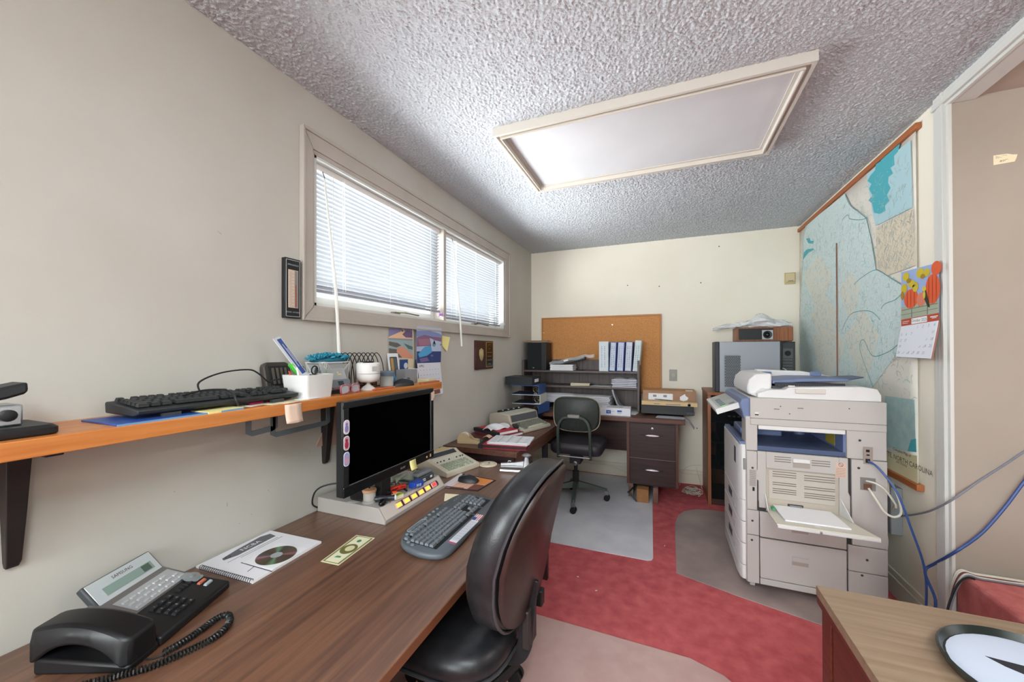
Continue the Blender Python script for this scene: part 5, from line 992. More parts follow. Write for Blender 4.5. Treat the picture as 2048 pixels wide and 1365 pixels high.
# black wire sorter
t = thing('wire_sorter', 'black coiled wire letter sorter on the wall shelf', 'file sorter', (-1.36, 1.42, ZSH), 90); mb = MB()
for k in range(9):
    x = -.14+k*.021; y = .03-k*.0075
    O('wire_hoop', MB().tube(spl([(x, y, .002), (x+.004, y, .08), (x+.016, y-.002, .135), (x+.045, y-.004, .168), (x+.078, y-.006, .140), (x+.094, y-.008, .08), (x+.100, y-.010, .002)], 5), .0022, 5), BLKM, t)
O('base_wire', MB().tube([(-.14, -.032, .003), (.14, -.032, .003)], .003, 6).tube([(-.13, .032, .003), (.15, .032, .003)], .003, 6), BLKM, t)
tag(O('brown_card', MB().box(-.003, .003, -.05, .05, 0, .115), M('card_brown', '8a5a44', .8), None, loc=(-1.40, 1.53, ZSH), rz=0), 'brown card standing behind the black wire sorter', 'card')
# white camera
t = thing('desk_camera', 'small white barrel camera on a round foot, seen from behind, on the wall shelf', 'camera', (-1.245, 1.352, ZSH), 78); WCM = M('camera_white', 'dedad8', .4)
O('foot', MB().lathe([(.030, 0), (.031, .006), (.024, .014), (.010, .024), (.007, .03), (.007, .036)], 24), WCM, t); O('ball_joint', MB().lathe([(.0, .032), (.008, .034), (.010, .040), (.006, .046)], 14), GRYL, t)
O('head', MB().lathe([(.014, .034), (.036, .038), (.047, .048), (.051, .062), (.051, .074)], 28), WCM, t); O('head_cap', MB().lathe([(.051, .0755), (.051, .118), (.046, .124), (.040, .120), (0, .118)], 28), WCM, t); O('label', MB().box(-.016, .016, -.0525, -.0505, .086, .108), M('label_grey', 'b4b2ae', .6), t); O('cable_coil', MB().tube([(.022*math.cos(a), .022*math.sin(a), .124+.002*a/6) for a in [k*.4 for k in range(34)]], .0028, 5), BLK, t)
# jar with ring lid, blue tape, mouse, cards, notes
t = thing('clip_jar', 'clear jar of paper clips with a grey ring lid', 'jar', (-1.27, 1.505, ZSH)); O('glass', MB().lathe([(.030, 0), (.033, .004), (.033, .055), (.031, .055), (.031, .006), (0, .005)], 24), M('jar_clear', 'dfe3e0', .05, alpha=.35), t); O('ring_lid', MB().lathe([(.036, .054), (.038, .058), (.038, .072), (.030, .078), (.020, .076), (.020, .060)], 24), M('lid_greyblue', '6f7f8e', .4), t)
mb = MB(); rnd = random.Random(9)
for k in range(40):
    a = rnd.uniform(0, 6.28); r = rnd.uniform(0, .026); c = Vector((r*math.cos(a), r*math.sin(a), rnd.uniform(.009, .04))); d = Vector((rnd.uniform(-1, 1), rnd.uniform(-1, 1), rnd.uniform(-1, 1))).normalized()*.005; mb.tube([c-d, c+d], .0009, 4)
o = O('paper_clips', mb, STL, t); o['kind'] = 'stuff'
t = thing('tape_roll', 'bright blue roll of tape standing behind the clip jar', 'tape', (-1.335, 1.60, ZSH)); O('roll', MB().loft([[(r*math.cos(a), y, .034+r*math.sin(a)) for r, y in ((.034, -.012), (.034, .012), (.02, .012), (.02, -.012))] for a in [k*.2618 for k in range(24)]], loop=True), M('tape_blue', '2f86bd', .4), t)
mouse('computer_mouse', 'grey and black spare mouse on the far part of the wall shelf', (-1.228, 1.575, ZSH), -35, (BLK, M('mouse_silver', '8f9aa4', .3)), .105, .062, .038)
t = thing('phone_card', 'white card printed with a picture of a phone, propped against the wall', 'card', (-1.385, 1.715, ZSH)); X = TR(0, 0, 0, 0, -8); O('card', MB().box(-.001, .001, -.045, .045, 0, .165, X), WHT, t); O('phone_print', MB().prism(rrect(-.030, .032, .03, .145, .006), .001, .0016, X @ frame((0, 0, 0), (0, 1, 0), (0, 0, 1))), GRYD, t); O('screen_print', MB().box(.0016, .002, -.024, -.002, .04, .138, X), M('print_ochre', 'c29a5c', .6), t)
O('screen_print', MB().box(.0016, .002, -.002, .027, .04, .138, X), M('print_slate', '55606a', .6), t)
t = thing('seal_card', 'dark blue card with a round white seal hanging on the wall above the shelf end', 'card', (XL+.004, 1.815, 1.185)); O('card', MB().box(0, .001, -.045, .045, 0, .13), WHT, t); O('blue_field', MB().box(.001, .0014, -.036, .040, .012, .082), M('seal_blue', '2c4a86', .6), t); O('seal', MB().lathe([(.018, .0014), (.018, .0018), (0, .0018)], 20, frame((0, .02, .045), (0, 1, 0), (0, 0, 1))), M('seal_white', 'cfd6e0', .6), t)
t = thing('grey_box', 'small grey box with a white side on the far end of the wall shelf', 'box', (-1.325, 1.735, ZSH)); O('box', MB().box(-.03, .03, -.055, .055, 0, .075), M('box_grey', '8f9296', .6), t, bev=.001); O('white_side', MB().box(-.031, .031, .055, .058, 0, .077), WHT, t)
for k, c in enumerate(('e7dfb0', 'cfd3a0', 'd9d2c0')):
    tag(O('note_stack', MB().box(-.035, .035, -.04, .04, 0, .007), M('stack_'+c, c, .8), None, loc=(-1.25, 1.815, ZSH+.0072*k), rz=3*k), ('bottom cream pad of the note stack at the far shelf end', 'middle greenish pad of the note stack at the far shelf end', 'top pad of the note stack at the far shelf end')[k], 'note pad')
t = thing('pencil', 'orange pencil lying along the shelf above the monitor', 'pencil', (-1.20, 1.40, ZSH+.004), 90); O('barrel', MB().tube([(-.07, 0, 0), (.07, 0, 0)], .0036, 6), M('pencil_orange', 'd9622c', .4), t); O('tip', MB().tube([(.07, 0, 0), (.082, 0, 0)], [.0036, .0006], 6), CRM, t)
flat('wood_strip', 'reddish wooden strip on the far front edge of the shelf', -1.20, 1.77, .03, .16, 2, M('strip_red', 'b9643c', .5), th=.008, cat='wood strip')
# ---------------------------------------------------------------- things on the corner desk's return
ZR = .668
t = thing('electric_typewriter', 'beige electric typewriter on the corner desk return', 'typewriter', (-1.155, 3.02, ZR), 71)
# local x right, y away from the typist; front edge y=-.2
TYB = M('typewriter_beige', 'b5ab9b', .55); TYT = M('typewriter_top', 'c4c4b6', .5)
pr = [(-.21, 0), (.165, 0), (.165, .115), (.06, .135), (-.055, .128), (-.075, .062), (-.205, .026), (-.21, .02)]
O('housing', MB().loft([[(x, y, z) for y, z in pr] for x in (-.185, .185)]), TYB, t, bev=.006)
O('top_cover', MB().loft([[(x, y, z) for y, z in ((-.05, .1295), (.06, .1365), (.155, .119), (.155, .117), (.06, .1345), (-.05, .1275))] for x in (-.178, .178)]), TYT, t)
O('platen_opening', MB().box(-.15, .13, -.026, .026, .0005, .0035, TR(0, .085, .1325, -8)), M('platen_dark', '3a3936', .5), t); O('platen', MB().cyl((-.15, .092, .138), (.13, .092, .138), .010), BLK, t)
bl = MB().box(-.008, .008, -.004, .004, 0, .007).mesh('paper_roller')
for k in range(4): put('paper_roller', bl, GRYL, t, X=TR(-.11+k*.07, .078, .142))
ka = math.degrees(math.atan2(.036, .13))
O('front_slot', MB().box(-.168, .168, -.028, .026, 0, .002, TR(0, -.066, .096, 73)), M('slot_grey', '55565a', .4), t)
O('key_deck', MB().box(-.165, .165, -.062, .062, 0, .002, TR(0, -.142, .043, ka)), M('deck_grey', 'a7a898', .5), t)
kt = MB().frus(.017, .017, .013, .013, .009).mesh('key')
for r in range(5):
    for c in range(15):
        if r == 0 and not (c in (0, 1, 13, 14)): continue
        put('key', kt, M('key_stone', 'c3c3b2', .5) if 1 < c < 13 else M('key_olive', '7f8274', .5), t, X=TR(0, -.142, .0445, ka) @ TR(-.147+c*.021, -.048+r*.0225, .001))
put('space_bar', MB().frus(.17, .016, .165, .012, .009).mesh('space_bar'), M('key_stone', 'c3c3b2'), t, X=TR(0, -.142, .0445, ka) @ TR(0, -.048, .001))
# two ledgers with cloth on top
def book(name, label, loc, rz, w_, d_, h_, cov, pg, sp=None):
    t = thing(name, label, 'book', loc, rz); O('cover', MB().box(-w_/2, w_/2, -d_/2, d_/2, 0, .003).box(-w_/2, w_/2, -d_/2, d_/2, h_-.003, h_).box(-w_/2, -w_/2+.004, -d_/2, d_/2, .003, h_-.003), cov, t, bev=.001)
    O('pages', MB().box(-w_/2+.004, w_/2-.004, -d_/2+.004, d_/2-.004, .003, h_-.003), pg, t)
    if sp: O('spine_tape', MB().box(-w_/2-.001, -w_/2+.03, -d_/2-.001, d_/2+.001, -.0002, h_+.0006), sp, t)
    return t
book('ledger', 'lower red ledger in the pile beside the typewriter', (-1.195, 2.70, ZR), 68, .24, .30, .022, M('ledger_wine', '7a2f3a', .6), WHT)
book('ledger', 'upper red ledger with a black spine beside the typewriter', (-1.215, 2.69, ZR+.0225), 64, .22, .28, .024, RED, WHT, BLKM)
t = tag(O('cloth', MB().sheet(lambda u, v: (-.11+u*.22, -.045+v*.09+.012*math.sin(u*7), .006+.030*math.sin(math.pi*v)**.7*math.sin(math.pi*(.1+.8*u))**.7+.006*math.sin(13*u+5*v)), 20, 10, None, .004), M('cloth_white', 'dcdde2', .9), None, loc=(-1.20, 2.675, ZR+.0485), rz=70), 'crumpled white cloth lying on the upper red ledger', 'cloth')
tag(O('stamp_holder', MB().box(-.02, .02, -.05, .05, 0, .02), BLK, None, loc=(-1.085, 2.775, ZR+.0475), rz=30, bev=.005), 'small black holder on the ledger pile next to the typewriter', 'holder')
# tape dispenser
t = thing('tape_dispenser', 'tan desktop tape dispenser on the near edge of the desk return', 'tape dispenser', (-1.275, 2.36, ZR), 8); TAN = M('dispenser_tan', 'b9a27c', .45)
sd_ = [(-.075, 0), (.085, 0), (.09, .018), (.06, .03), (.03, .03), (.0, .06), (-.03, .075), (-.06, .065), (-.078, .03)]
for y in (-.03, .022): O('side_wall', MB().loft([[(x, yy, z) for x, z in sd_] for yy in (y, y+.008)]), TAN, t, bev=.002)
O('base', MB().box(-.07, .085, -.022, .022, 0, .022), TAN, t); O('tape_roll', MB().loft([[(-.03+r*math.cos(a), y, .046+r*math.sin(a)) for r, y in ((.030, -.010), (.030, .010), (.014, .010), (.014, -.010))] for a in [k*.2618 for k in range(24)]], loop=True), M('tape_clear', 'e0dccb', .2), t); O('cutter', MB().box(.075, .088, -.012, .012, .018, .030), STL, t)
# red folder and printed sheets
t = book('folder', 'red folder with black edge under printed sheets on the desk return', (-1.005, 2.400, ZR), 8, .33, .23, .026, RED, M('folder_dark', '3a2428', .7), BLKM)
t = thing('printed_sheets', 'stack of white printed forms lying on the red folder', 'papers', (-.985, 2.405, ZR+.0270), 8)
rnd = random.Random(4)
for k in range(6): O('sheet', MB().box(-.125, .15, -.10, .105, 0, .0022), M('sheet_white', 'e2e2e6', .8), t, loc=(rnd.uniform(-.006, .006), rnd.uniform(-.005, .005), k*.0024), rz=rnd.uniform(-2, 2))
mb = MB()
for x in (-.06, .0, .07): mb.box(x, x+.003, -.095, .10, .0148, .0151)
for k in range(26):
    x = -.11+(k % 5)*.055; y = -.085+(k//5)*.035; mb.box(x, x+rnd.uniform(.01, .04), y, y+.004, .0148, .0151)
O('printed_lines', mb, INKG, t)
t2 = tag(O('fold_tab', MB().sheet(lambda u, v: (u*.05, v*.06, .012+.012*math.sin(math.pi*u)), 6, 2, None, .001), M('tab_peach', 'd6b09c', .7), None, loc=(-1.178, 2.38, ZR+.029), rz=5), 'peach paper tab curling at the corner of the red folder', 'paper')
# ring binders stacked flat at the wall
def binder_flat(label, loc, rz, col, h, tilt, name='ring_binder', lab=False):
    t = thing(name, label, 'binder', loc, rz); W_, D_ = .27, .26; a = math.radians(tilt)
    O('bottom_cover', MB().box(-W_/2, W_/2, -D_/2, D_/2, 0, .004), col, t); 
    O('top_cover', MB().box(-W_, 0, -D_/2, D_/2, -.004, 0, TR(W_/2, 0, h, 0, -tilt)), col, t)
    O('spine', MB().box(W_/2-.004, W_/2+.001, -D_/2, D_/2, 0, h), col, t)
    O('ring_bar', MB().box(W_/2-.05, W_/2-.02, -D_/2+.02, D_/2-.02, .004, .010), STL, t)
    for y in (-.10, 0, .10): O('ring', MB().tube([(W_/2-.038+.022*math.cos(q), y, h*.5+min(.024, h*.38)*math.sin(q)) for q in [k*.4488 for k in range(14)]], .0016, 5, True), M('ring_brass', 'b9ab84', .3, .7), t)
    O('liner', MB().box(-W_/2+.004, W_/2-.06, -D_/2+.004, D_/2-.004, .004, .006), M('liner_dark', '2a2f3a', .6), t)
    if lab: O('spine_label', MB().box(W_/2+.001, W_/2+.0016, -.06, .06, h*.3, h*.7), WHT, t)
    return t
BW = M('binder_white', 'dcdcd2', .5); BB = M('binder_blue', '2f528e', .45); BK = M('binder_black', '23282c', .5)
zz = ZR
for k, (lb, col, h, tl, rz, dx) in enumerate((('bottom dark navy binder of the flat stack by the window wall', BLUD, .07, 0, 2, .0), ('torn blue binder second from the bottom of the flat stack', BB, .085, 4, -6, .045), ('white ring binder lying open-ended in the flat stack', BW, .085, 8, 4, .03), ('blue ring binder just under the black one in the flat stack', BB, .085, 5, 3, .02), ('black binder on top of the flat stack by the window wall', BK, .075, 0, 0, -.035))):
    o_ = binder_flat(lb, (-1.225+dx, 3.43, zz), rz, col, h, 0, lab=(k == 4))
    if k in (0, 4): O('page_block', MB().box(-.133, .128, -.125, .125, .0062, h-.0045), col, o_)
    zz += h+.001
# ---------------------------------------------------------------- things on the main top and hutch
ZM = .73
t = thing('loudspeaker', 'black bookshelf loudspeaker on the top shelf of the hutch', 'speaker', (-1.255, 3.93, ZS1), 0); O('cabinet', MB().box(-.105, .105, -.09, .11, 0, .29), M('speaker_black', '17191b', .5), t, bev=.003); O('grille', MB().box(-.105, .050, -.098, -.09, .004, .286), M('grille_black', '1d2123', .9, bump=.3, bscale=400), t, bev=.003); O('badge', MB().prism([(-.012, .012), (.012, .012), (0, 0)], .098, .1, frame((-.035, 0, .016), (1, 0, 0), (0, 0, 1))), CHR, t)
for k in range(3): tag(O('kraft_envelope', MB().sheet(lambda u, v: (-.13+u*.25, -.10+v*.2, .0035+.0018*math.sin(u*5+k)+.0012*math.cos(v*6)), 8, 4, None, .003), M('kraft_%d' % k, ('c9a98c', 'd6c2a6', 'b99a84')[k], .85), None, loc=(-1.262, 3.93, ZS1+.2935+k*.0085), rz=-3+4*k), ('lower kraft envelope on top of the black loudspeaker', 'middle cream envelope on top of the black loudspeaker', 'upper kraft envelope on top of the black loudspeaker')[k], 'envelope')
# bagged strip resting on a wire bookend
t = thing('bagged_keyboard', 'keyboard in a clear plastic bag propped on a wire bookend', 'keyboard'); a = Vector((-1.105, 3.90, ZS1+.075)); b = Vector((-.70, 3.92, ZS1+.165)); X = frame(a, b-a, (0, 1, 0)); t.matrix_basis = X; L = (b-a).length
O('strip', MB().box(0, L*.86, -.05, .05, -.038, 0), GRYD, t, bev=.004); O('bag', MB().sheet(lambda u, v: (-.015+u*(L+.05), -.055+v*.11, .008+.006*math.sin(u*17+v*3)-.012*(u > .86)), 26, 5, None, .030), CLR, t); O('white_label', MB().box(L*.34, L*.45, -.0575, -.0565, -.016, .0), WHT, t)
mb = MB()
for k in range(8): mb.box(L*.48+k*.02, L*.48+k*.02+.013, -.052, -.05, -.012, -.004)
O('keys', mb, GRYL, t)
t = thing('wire_bookend', 'thin black wire bookend on the top shelf of the hutch', 'bookend', (-.80, 3.90, ZS1)); O('wire_frame', MB().tube(spl([(-.03, -.04, .003), (-.03, -.04, .12), (.0, -.04, .135), (.03, -.04, .12), (.03, -.04, .003)], 4), .002, 5), BLKM, t); O('foot', MB().box(-.035, .035, -.04, .05, 0, .002), BLKM, t)
def papers(name, label, loc, rz, w_, d_, n, mat, cat='envelope', h=.009, seed=1, each=None, group=None, puff=0):
    rnd = random.Random(seed); ORD = ('bottom', 'second', 'third', 'fourth', 'fifth', 'sixth', 'seventh', 'eighth', 'ninth', 'tenth')
    if not each: each = [label+(', '+ORD[q]+' from bottom' if 0 < q < n-1 else (', lowest' if q == 0 else ', topmost')) for q in range(n)]
    for k in range(n):
        o = O(name, MB().sheet(lambda u, v: (-w_/2+u*w_, -d_/2+v*d_, h-.001+puff*math.sin(math.pi*u)**.6*math.sin(math.pi*v)), 8, 4, None, h-.0015), mat, None, loc=(loc[0]+rnd.uniform(-.006, .006), loc[1]+rnd.uniform(-.005, .005), loc[2]+k*(h+puff*.35)), rz=rz+rnd.uniform(-3, 3))
        tag(o, label if not each else each[k], cat, group)
papers('envelope', 'white envelope in the neat pile on the top hutch shelf', (-.98, 3.90, ZS1), 0, .24, .17, 5, WHT, h=.012, group='envelopes on the top hutch shelf')
# five upright binders
spx = -.60
for k, (wd, h, tilt, c1, c2) in enumerate(((.092, .295, 0, 'c9d8dc', 'd6dfe4'), (.06, .287, -3, '3b55a0', 'c8d2e0'), (.066, .287, -3, '3b55a0', 'c3cce0'), (.066, .29, -3, '3f4a86', 'cfd4e0'), (.058, .30, -5, 'c4d3d6', 'd2dcdf'))):
    lb = ('wide pale binder first in the upright row on the hutch', 'thin blue binder second in the upright row on the hutch', 'blue binder in the middle of the upright row on the hutch', 'dark blue binder fourth in the upright row on the hutch', 'pale binder at the hutch side end of the upright row')[k]
    t = thing('ring_binder', lb, 'binder', (spx+wd/2, 3.93, ZS1)); X = TR(wd/2*(0), 0, abs(math.sin(math.radians(tilt)))*wd/2, 0, -tilt); cm = M('bind_'+c1, c1, .45)
    O('covers', MB().box(-wd/2, -wd/2+.004, -.10, .12, 0, h, X).box(wd/2-.004, wd/2, -.10, .12, 0, h, X), cm, t); O('spine', MB().box(-wd/2, wd/2, -.104, -.10, 0, h, X), cm, t, bev=.001); O('spine_label', MB().box(-wd/2+.006, wd/2-.008, -.1052, -.104, .006, h-.006, X), M('spl_'+c2, c2, .5), t)
    O('pages', MB().box(-wd/2+.006, wd/2-.006, -.08, .11, .004, h-.02, X), WHT, t); mb = MB(); rnd = random.Random(k)
    for j in range(2 if wd > .06 else 2):
        for q in range(12):
            mb.box(-wd*.2+j*wd*.32-.003, -wd*.2+j*wd*.32+.003, -.1056, -.1052, .04+q*.018, .04+q*.018+rnd.uniform(.004, .012), X)
    O('spine_print', mb, M('spine_ink', '6f86a0', .6), t); spx += wd+.006+(.012 if tilt < -4 else .004*(tilt < 0))
# middle shelf
papers('kraft_envelope', 'small cream envelope on the middle hutch shelf', (-.80, 3.90, ZS2), 8, .19, .13, 3, M('env_cream', 'ddd3b8', .8), h=.009, each=['bottom cream envelope on the middle hutch shelf', 'second cream envelope on the middle hutch shelf', 'top cream envelope on the middle hutch shelf'])
papers('letter', 'flat white letter on the middle hutch shelf', (-.58, 3.90, ZS2), -6, .20, .16, 2, WHT, 'letter', .002, 3, ['lower flat white letter on the middle hutch shelf', 'upper flat white letter on the middle hutch shelf'])
papers('envelope', 'puffy white envelope in the heap on the middle hutch shelf', (-.405, 3.895, ZS2), 4, .155, .17, 5, M('env_white', 'd3d4de', .8), h=.010, puff=.018, seed=5, group='puffy envelope heap on the middle hutch shelf')
papers('envelope', 'curled white envelope squeezed beside the hutch side panel', (-.29, 3.90, ZS2), -3, .10, .17, 5, M('env_white', 'd3d4de', .8), h=.010, puff=.018, seed=6, group='curled envelopes by the hutch side')
papers('dark_booklet', 'dark booklet', (-1.02, 3.92, ZS2), 0, .1, .15, 1, GRYD, 'booklet', .004, 3, ['thin dark booklet on the middle hutch shelf behind the binders'])
# bottom bay
t = thing('desk_tray', 'low dark desk tray under the white paper pile in the hutch', 'tray', (-.98, 3.84, ZM), 0); O('tray', MB().box(-.17, .15, -.12, .12, 0, .01).box(-.17, -.16, -.12, .12, .01, .06).box(.14, .15, -.12, .12, .01, .06).box(-.16, .14, .11, .12, .01, .06), GRYD, t, bev=.002)
papers('envelope', 'long white envelope in the arched pile above the dark tray', (-.99, 3.84, ZM+.062), 4, .33, .20, 6, M('env_white2', 'dcdce4', .8), h=.010, puff=.010, seed=8, group='arched envelope pile in the hutch')
papers('envelope', 'white mailing envelope in the tall pile at the middle of the hutch', (-.66, 3.83, ZM), -4, .37, .23, 9, M('env_white3', 'd9d9de', .8), h=.014, puff=.004, seed=9, group='tall envelope pile in the hutch')
t = thing('curved_stand', 'grey curved acrylic sign stand in the right bay of the hutch', 'stand', (-.37, 3.86, ZM)); cv = [(-.10, .205), (-.085, .15), (-.055, .07), (-.01, .025), (.06, .006), (.13, .003)]
O('curved_sheet', MB().loft([[(x, y, z) for x, z in cv]+[(x, y, z+.0) for x, z in [(a+.012, b+.006) for a, b in cv[::-1]]] for y in (-.10, .06)]), M('acrylic_grey', '9a9a9e', .4), t, smooth=60); tag(O('white_sheet', MB().box(-.085, .085, -.07, .07, 0, .002), WHT, None, loc=(-.315, 3.70, ZM), rz=-8), 'white sheet on the desk in front of the curved stand', 'paper')
# white carton in front
t = thing('white_carton', 'white carton with blue printed squares on the front of the back desk', 'carton', (-.405, 3.59, ZM), 3); O('box', MB().box(-.135, .125, -.085, .085, 0, .068), M('carton_white', 'dcdde4', .6), t, bev=.002); O('blue_print', MB().box(-.085, -.045, -.0856, -.085, .018, .048).box(.01, .05, -.0856, -.085, .034, .05), INKB, t); O('faint_print', MB().box(-.038, -.01, -.0856, -.085, .036, .042).box(.012, .046, -.0856, -.085, .018, .028).box(-.085, .06, -.05, .05, .068, .0683), GRYL, t)
text('HJ', .018, frame((-.065, -.0862, .033), (1, 0, 0), (0, 0, 1)), WHT, t)
# cartons at the right end of the desk
t = thing('toner_carton', 'long brown carton with printed labels at the right end of the back desk', 'carton', (.055, 3.90, ZM+.0925), 0); O('carton', MB().box(-.24, .21, -.13, .13, 0, .118), CARD, t, bev=.002); O('flap', MB().box(-.235, .21, -.125, .125, .118, .121), M('card_orange', 'c08f60', .8), t); O('white_label', MB().box(-.19, .02, -.1308, -.13, .035, .095).box(.13, .19, -.11, .0, .121, .1216), WHT, t); O('grey_print', MB().box(-.15, -.12, -.1314, -.1308, .062, .082).box(-.06, -.03, -.1314, -.1308, .062, .082).box(-.12, .05, -.04, -.02, .121, .1216), INKG, t); O('torn_tag', MB().prism([(-.03, -.02), (.0, -.028), (.03, -.018), (.04, .004), (.018, .02), (.012, .038), (-.012, .022), (-.03, .01)], 0, .001, frame((.11, -.13, .06), (1, 0, 0), (0, 0, 1))), WHT, t); O('black_mark', MB().prism([(-.08, .0), (.08, -.008), (.07, -.018), (-.07, -.006)], .0014, .0018, frame((-.06, -.13, .045), (1, 0, 0), (0, 0, 1))), GRYD, t)
t = thing('flat_carton', 'thin flattened cardboard box on the black tray at the desk end', 'carton', (.035, 3.70, ZM+.0925), 0); O('box', MB().box(-.225, .235, -.05, .04, 0, .034), KRA, t, bev=.001); O('print', MB().box(-.12, -.07, -.0506, -.05, .010, .018).box(-.02, .10, -.0506, -.05, .008, .016).lathe([(.014, .05), (.014, .0506), (.011, .0506), (.011, .05)], 14, frame((.17, 0, .013), (1, 0, 0), (0, 0, 1))), INKG, t)
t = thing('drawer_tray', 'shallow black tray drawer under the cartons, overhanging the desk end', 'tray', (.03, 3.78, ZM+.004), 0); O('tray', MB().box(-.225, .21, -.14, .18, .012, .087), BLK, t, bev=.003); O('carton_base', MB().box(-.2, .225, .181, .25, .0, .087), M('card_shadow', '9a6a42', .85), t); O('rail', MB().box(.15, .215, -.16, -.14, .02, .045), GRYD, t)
tag(O('papers_under_tray', MB().sheet(lambda u, v: (u*.30, v*.12-.06, .002+(.0 if u < .7 else -(u-.7)**2*.9)), 16, 3, None, .0012), M('gloss_sheet', 'c9cbd8', .3), None, loc=(-.06, 3.60, ZM), rz=-6), 'glossy white sheet curling over the right end of the back desk', 'paper')
# ---------------------------------------------------------------- stereo cabinet, computers, printer
t = thing('stereo_cabinet', 'walnut stereo cabinet with a dark glass door, behind the printer', 'cabinet', (.69, 3.84, 0))
# front face looks along -x/-y; left edge at x=.345
OW('side_panel', MB().box(.345, .37, 3.62, 4.10, 0, .955), WALN, t, bev=.002); OW('side_panel', MB().box(1.02, 1.045, 3.62, 4.10, 0, .955), WALN, t, bev=.002); OW('cabinet_top', MB().box(.34, 1.05, 3.61, 4.10, .935, .96), WALN, t, bev=.002); OW('back_panel', MB().box(.37, 1.02, 4.08, 4.10, 0, .935), WALN, t); OW('plinth', MB().box(.37, 1.02, 3.64, 4.08, 0, .05), DARKX, t)
for z in (.30, .52, .70): OW('shelf', MB().box(.37, 1.02, 3.66, 4.08, z, z+.015), BLKM, t)
OW('glass_door', MB().box(.372, .72, 3.628, 3.634, .055, .93), M('smoked_glass', '1c2022', .06, alpha=.38), t)
OW('wood_door', MB().box(.722, 1.018, 3.622, 3.636, .055, .93), WALN, t)
for k, (z, h) in enumerate(((.715, .14), (.535, .12), (.315, .13))):
    s = thing('stereo_deck', ('black stereo tuner on the upper shelf of the walnut cabinet', 'black cassette deck on the middle shelf of the walnut cabinet', 'black amplifier on the lower shelf of the walnut cabinet')[k], 'stereo', (.66, 3.85, z), 0)
    O('case', MB().box(-.21, .21, -.13, .15, .0, h), BLK, s, bev=.003); O('fascia', MB().box(-.212, .212, -.138, -.13, .002, h-.002), BLKG, s, bev=.002); O('display_strip', MB().box(-.16, .10, -.1386, -.138, h*.55, h*.7), GRYM, s)
    for q in range(6): O('button', MB().box(-.15+q*.035, -.13+q*.035, -.143, -.138, h*.2, h*.3), GRYM, s)
# PC tower
t = thing('computer_tower', 'grey computer tower with a perforated vent panel on the walnut cabinet', 'computer', (.64, 3.74, .96), 0)
O('case', MB().box(-.20, .235, -.09, .10, 0, .428), M('tower_grey', '9ba0a7', .4, .2), t, bev=.004); O('front_cap', MB().box(-.235, -.20, -.092, .102, 0, .43), M('tower_dark', '2e3136', .5), t, bev=.006)
O('vent_panel', MB().prism(rrect(-.165, -.045, .045, .315, .008), .09, .093, frame((0, 0, 0), (1, 0, 0), (0, 0, 1))), M('vent_grey', '7c8187', .45), t)
hm = MB().lathe([(.0048, 0), (.0048, .0006), (0, .0006)], 6, frame((0, 0, 0), (1, 0, 0), (0, 0, 1))).mesh('vent_hole'); mb = MB()
for r in range(22):
    for c in range(9): mb.lathe([(.0045, 0), (.0045, .0005)], 6, frame((-.155+c*.0125+(.006 if r % 2 else 0), -.0931, .055+r*.0118), (1, 0, 0), (0, 0, 1)))
o = O('vent_holes', mb, M('hole_black', '1e2022', .7), t); o['kind'] = 'stuff'
O('rear_edge', MB().box(.235, .25, -.085, .095, 0, .425), BLK, t, bev=.002)
t = thing('computer_tower', 'black computer with its rear panel showing, behind the grey tower', 'computer', (.93, 3.80, .96), 0)
O('case', MB().box(-.035, .07, -.06, .16, 0, .425), BLK, t, bev=.003); O('rear_plate', MB().box(-.03, .065, -.062, -.06, .02, .415), GRYD, t)
O('fan_frame', MB().box(-.018, .052, -.066, -.062, .29, .37), M('rear_frame', '565c5a', .5), t); O('fan_hub', MB().lathe([(.022, .066), (.022, .069), (.006, .069)], 12, frame((.017, 0, .33), (1, 0, 0), (0, 0, 1))), BLKM, t)
for z in (.27, .245, .22, .195): O('slot_cover', MB().box(-.02, .05, -.065, -.062, z, z+.014), M('rear_frame', '565c5a'), t)
O('white_lead', MB().tube(spl([(-.03, -.066, .21), (-.01, -.10, .20), (.02, -.12, .16), (.03, -.12, .10)], 5), .004, 6), WHP, t); O('port_block', MB().box(.0, .05, -.066, -.062, .09, .16), GRYM, t)
t = thing('wood_speaker', 'small walnut loudspeaker box with a round tweeter on the stacked computers', 'speaker', (.80, 3.94, 1.39), 0)
O('shelf_block', MB().box(-.20, .20, -.12, .12, -.0, .006), BLK, t); O('cabinet', MB().box(-.20, .215, -.09, .12, .006, .125), WALN, t, bev=.002); O('baffle', MB().box(-.185, .075, -.094, -.09, .018, .115), BLK, t); O('tweeter_plate', MB().box(-.01, .07, -.098, -.094, .02, .10), M('tweeter_silver', 'b9bcc0', .3, .6), t); 
O('tweeter_cone', MB().lathe([(.034, .098), (.034, .102), (.028, .100), (.014, .097), (.010, .102), (0, .104)], 20, frame((.03, 0, .06), (1, 0, 0), (0, 0, 1))), BLK, t)
t = thing('bubble_wrap', 'crumpled clear bubble wrap on top of the walnut speaker box', 'wrap', (.76, 3.93, 1.516), 0)
BUB = M('bubble_film', 'f4f6f8', .15, alpha=.72, bump=.8, bscale=90, bdist=.004)
rw = random.Random(12); rings = []
for q in range(34):
    u = q/33; x = -.335+u*.60; ry = .085*math.sin(math.pi*(.06+.88*u))**.5+.010*math.sin(11*u); hz = .030+.016*math.sin(math.pi*u)+.075*math.exp(-((u-.62)/.13)**2)+.028*math.exp(-((u-.85)/.10)**2); ring = []
    for p in range(20):
        a = 2*math.pi*p/20; kx = 1+.16*math.sin(5*a+9*u)+rw.uniform(-.10, .10)
        ring.append((x+rw.uniform(-.006, .006), ry*math.cos(a)*kx, max(.002, hz*.5+hz*.5*math.sin(a)*kx+.006*math.sin(23*u+3*a))-(.022*((.28-u)/.28)**1.5 if u < .28 else 0)))
    rings.append(ring)
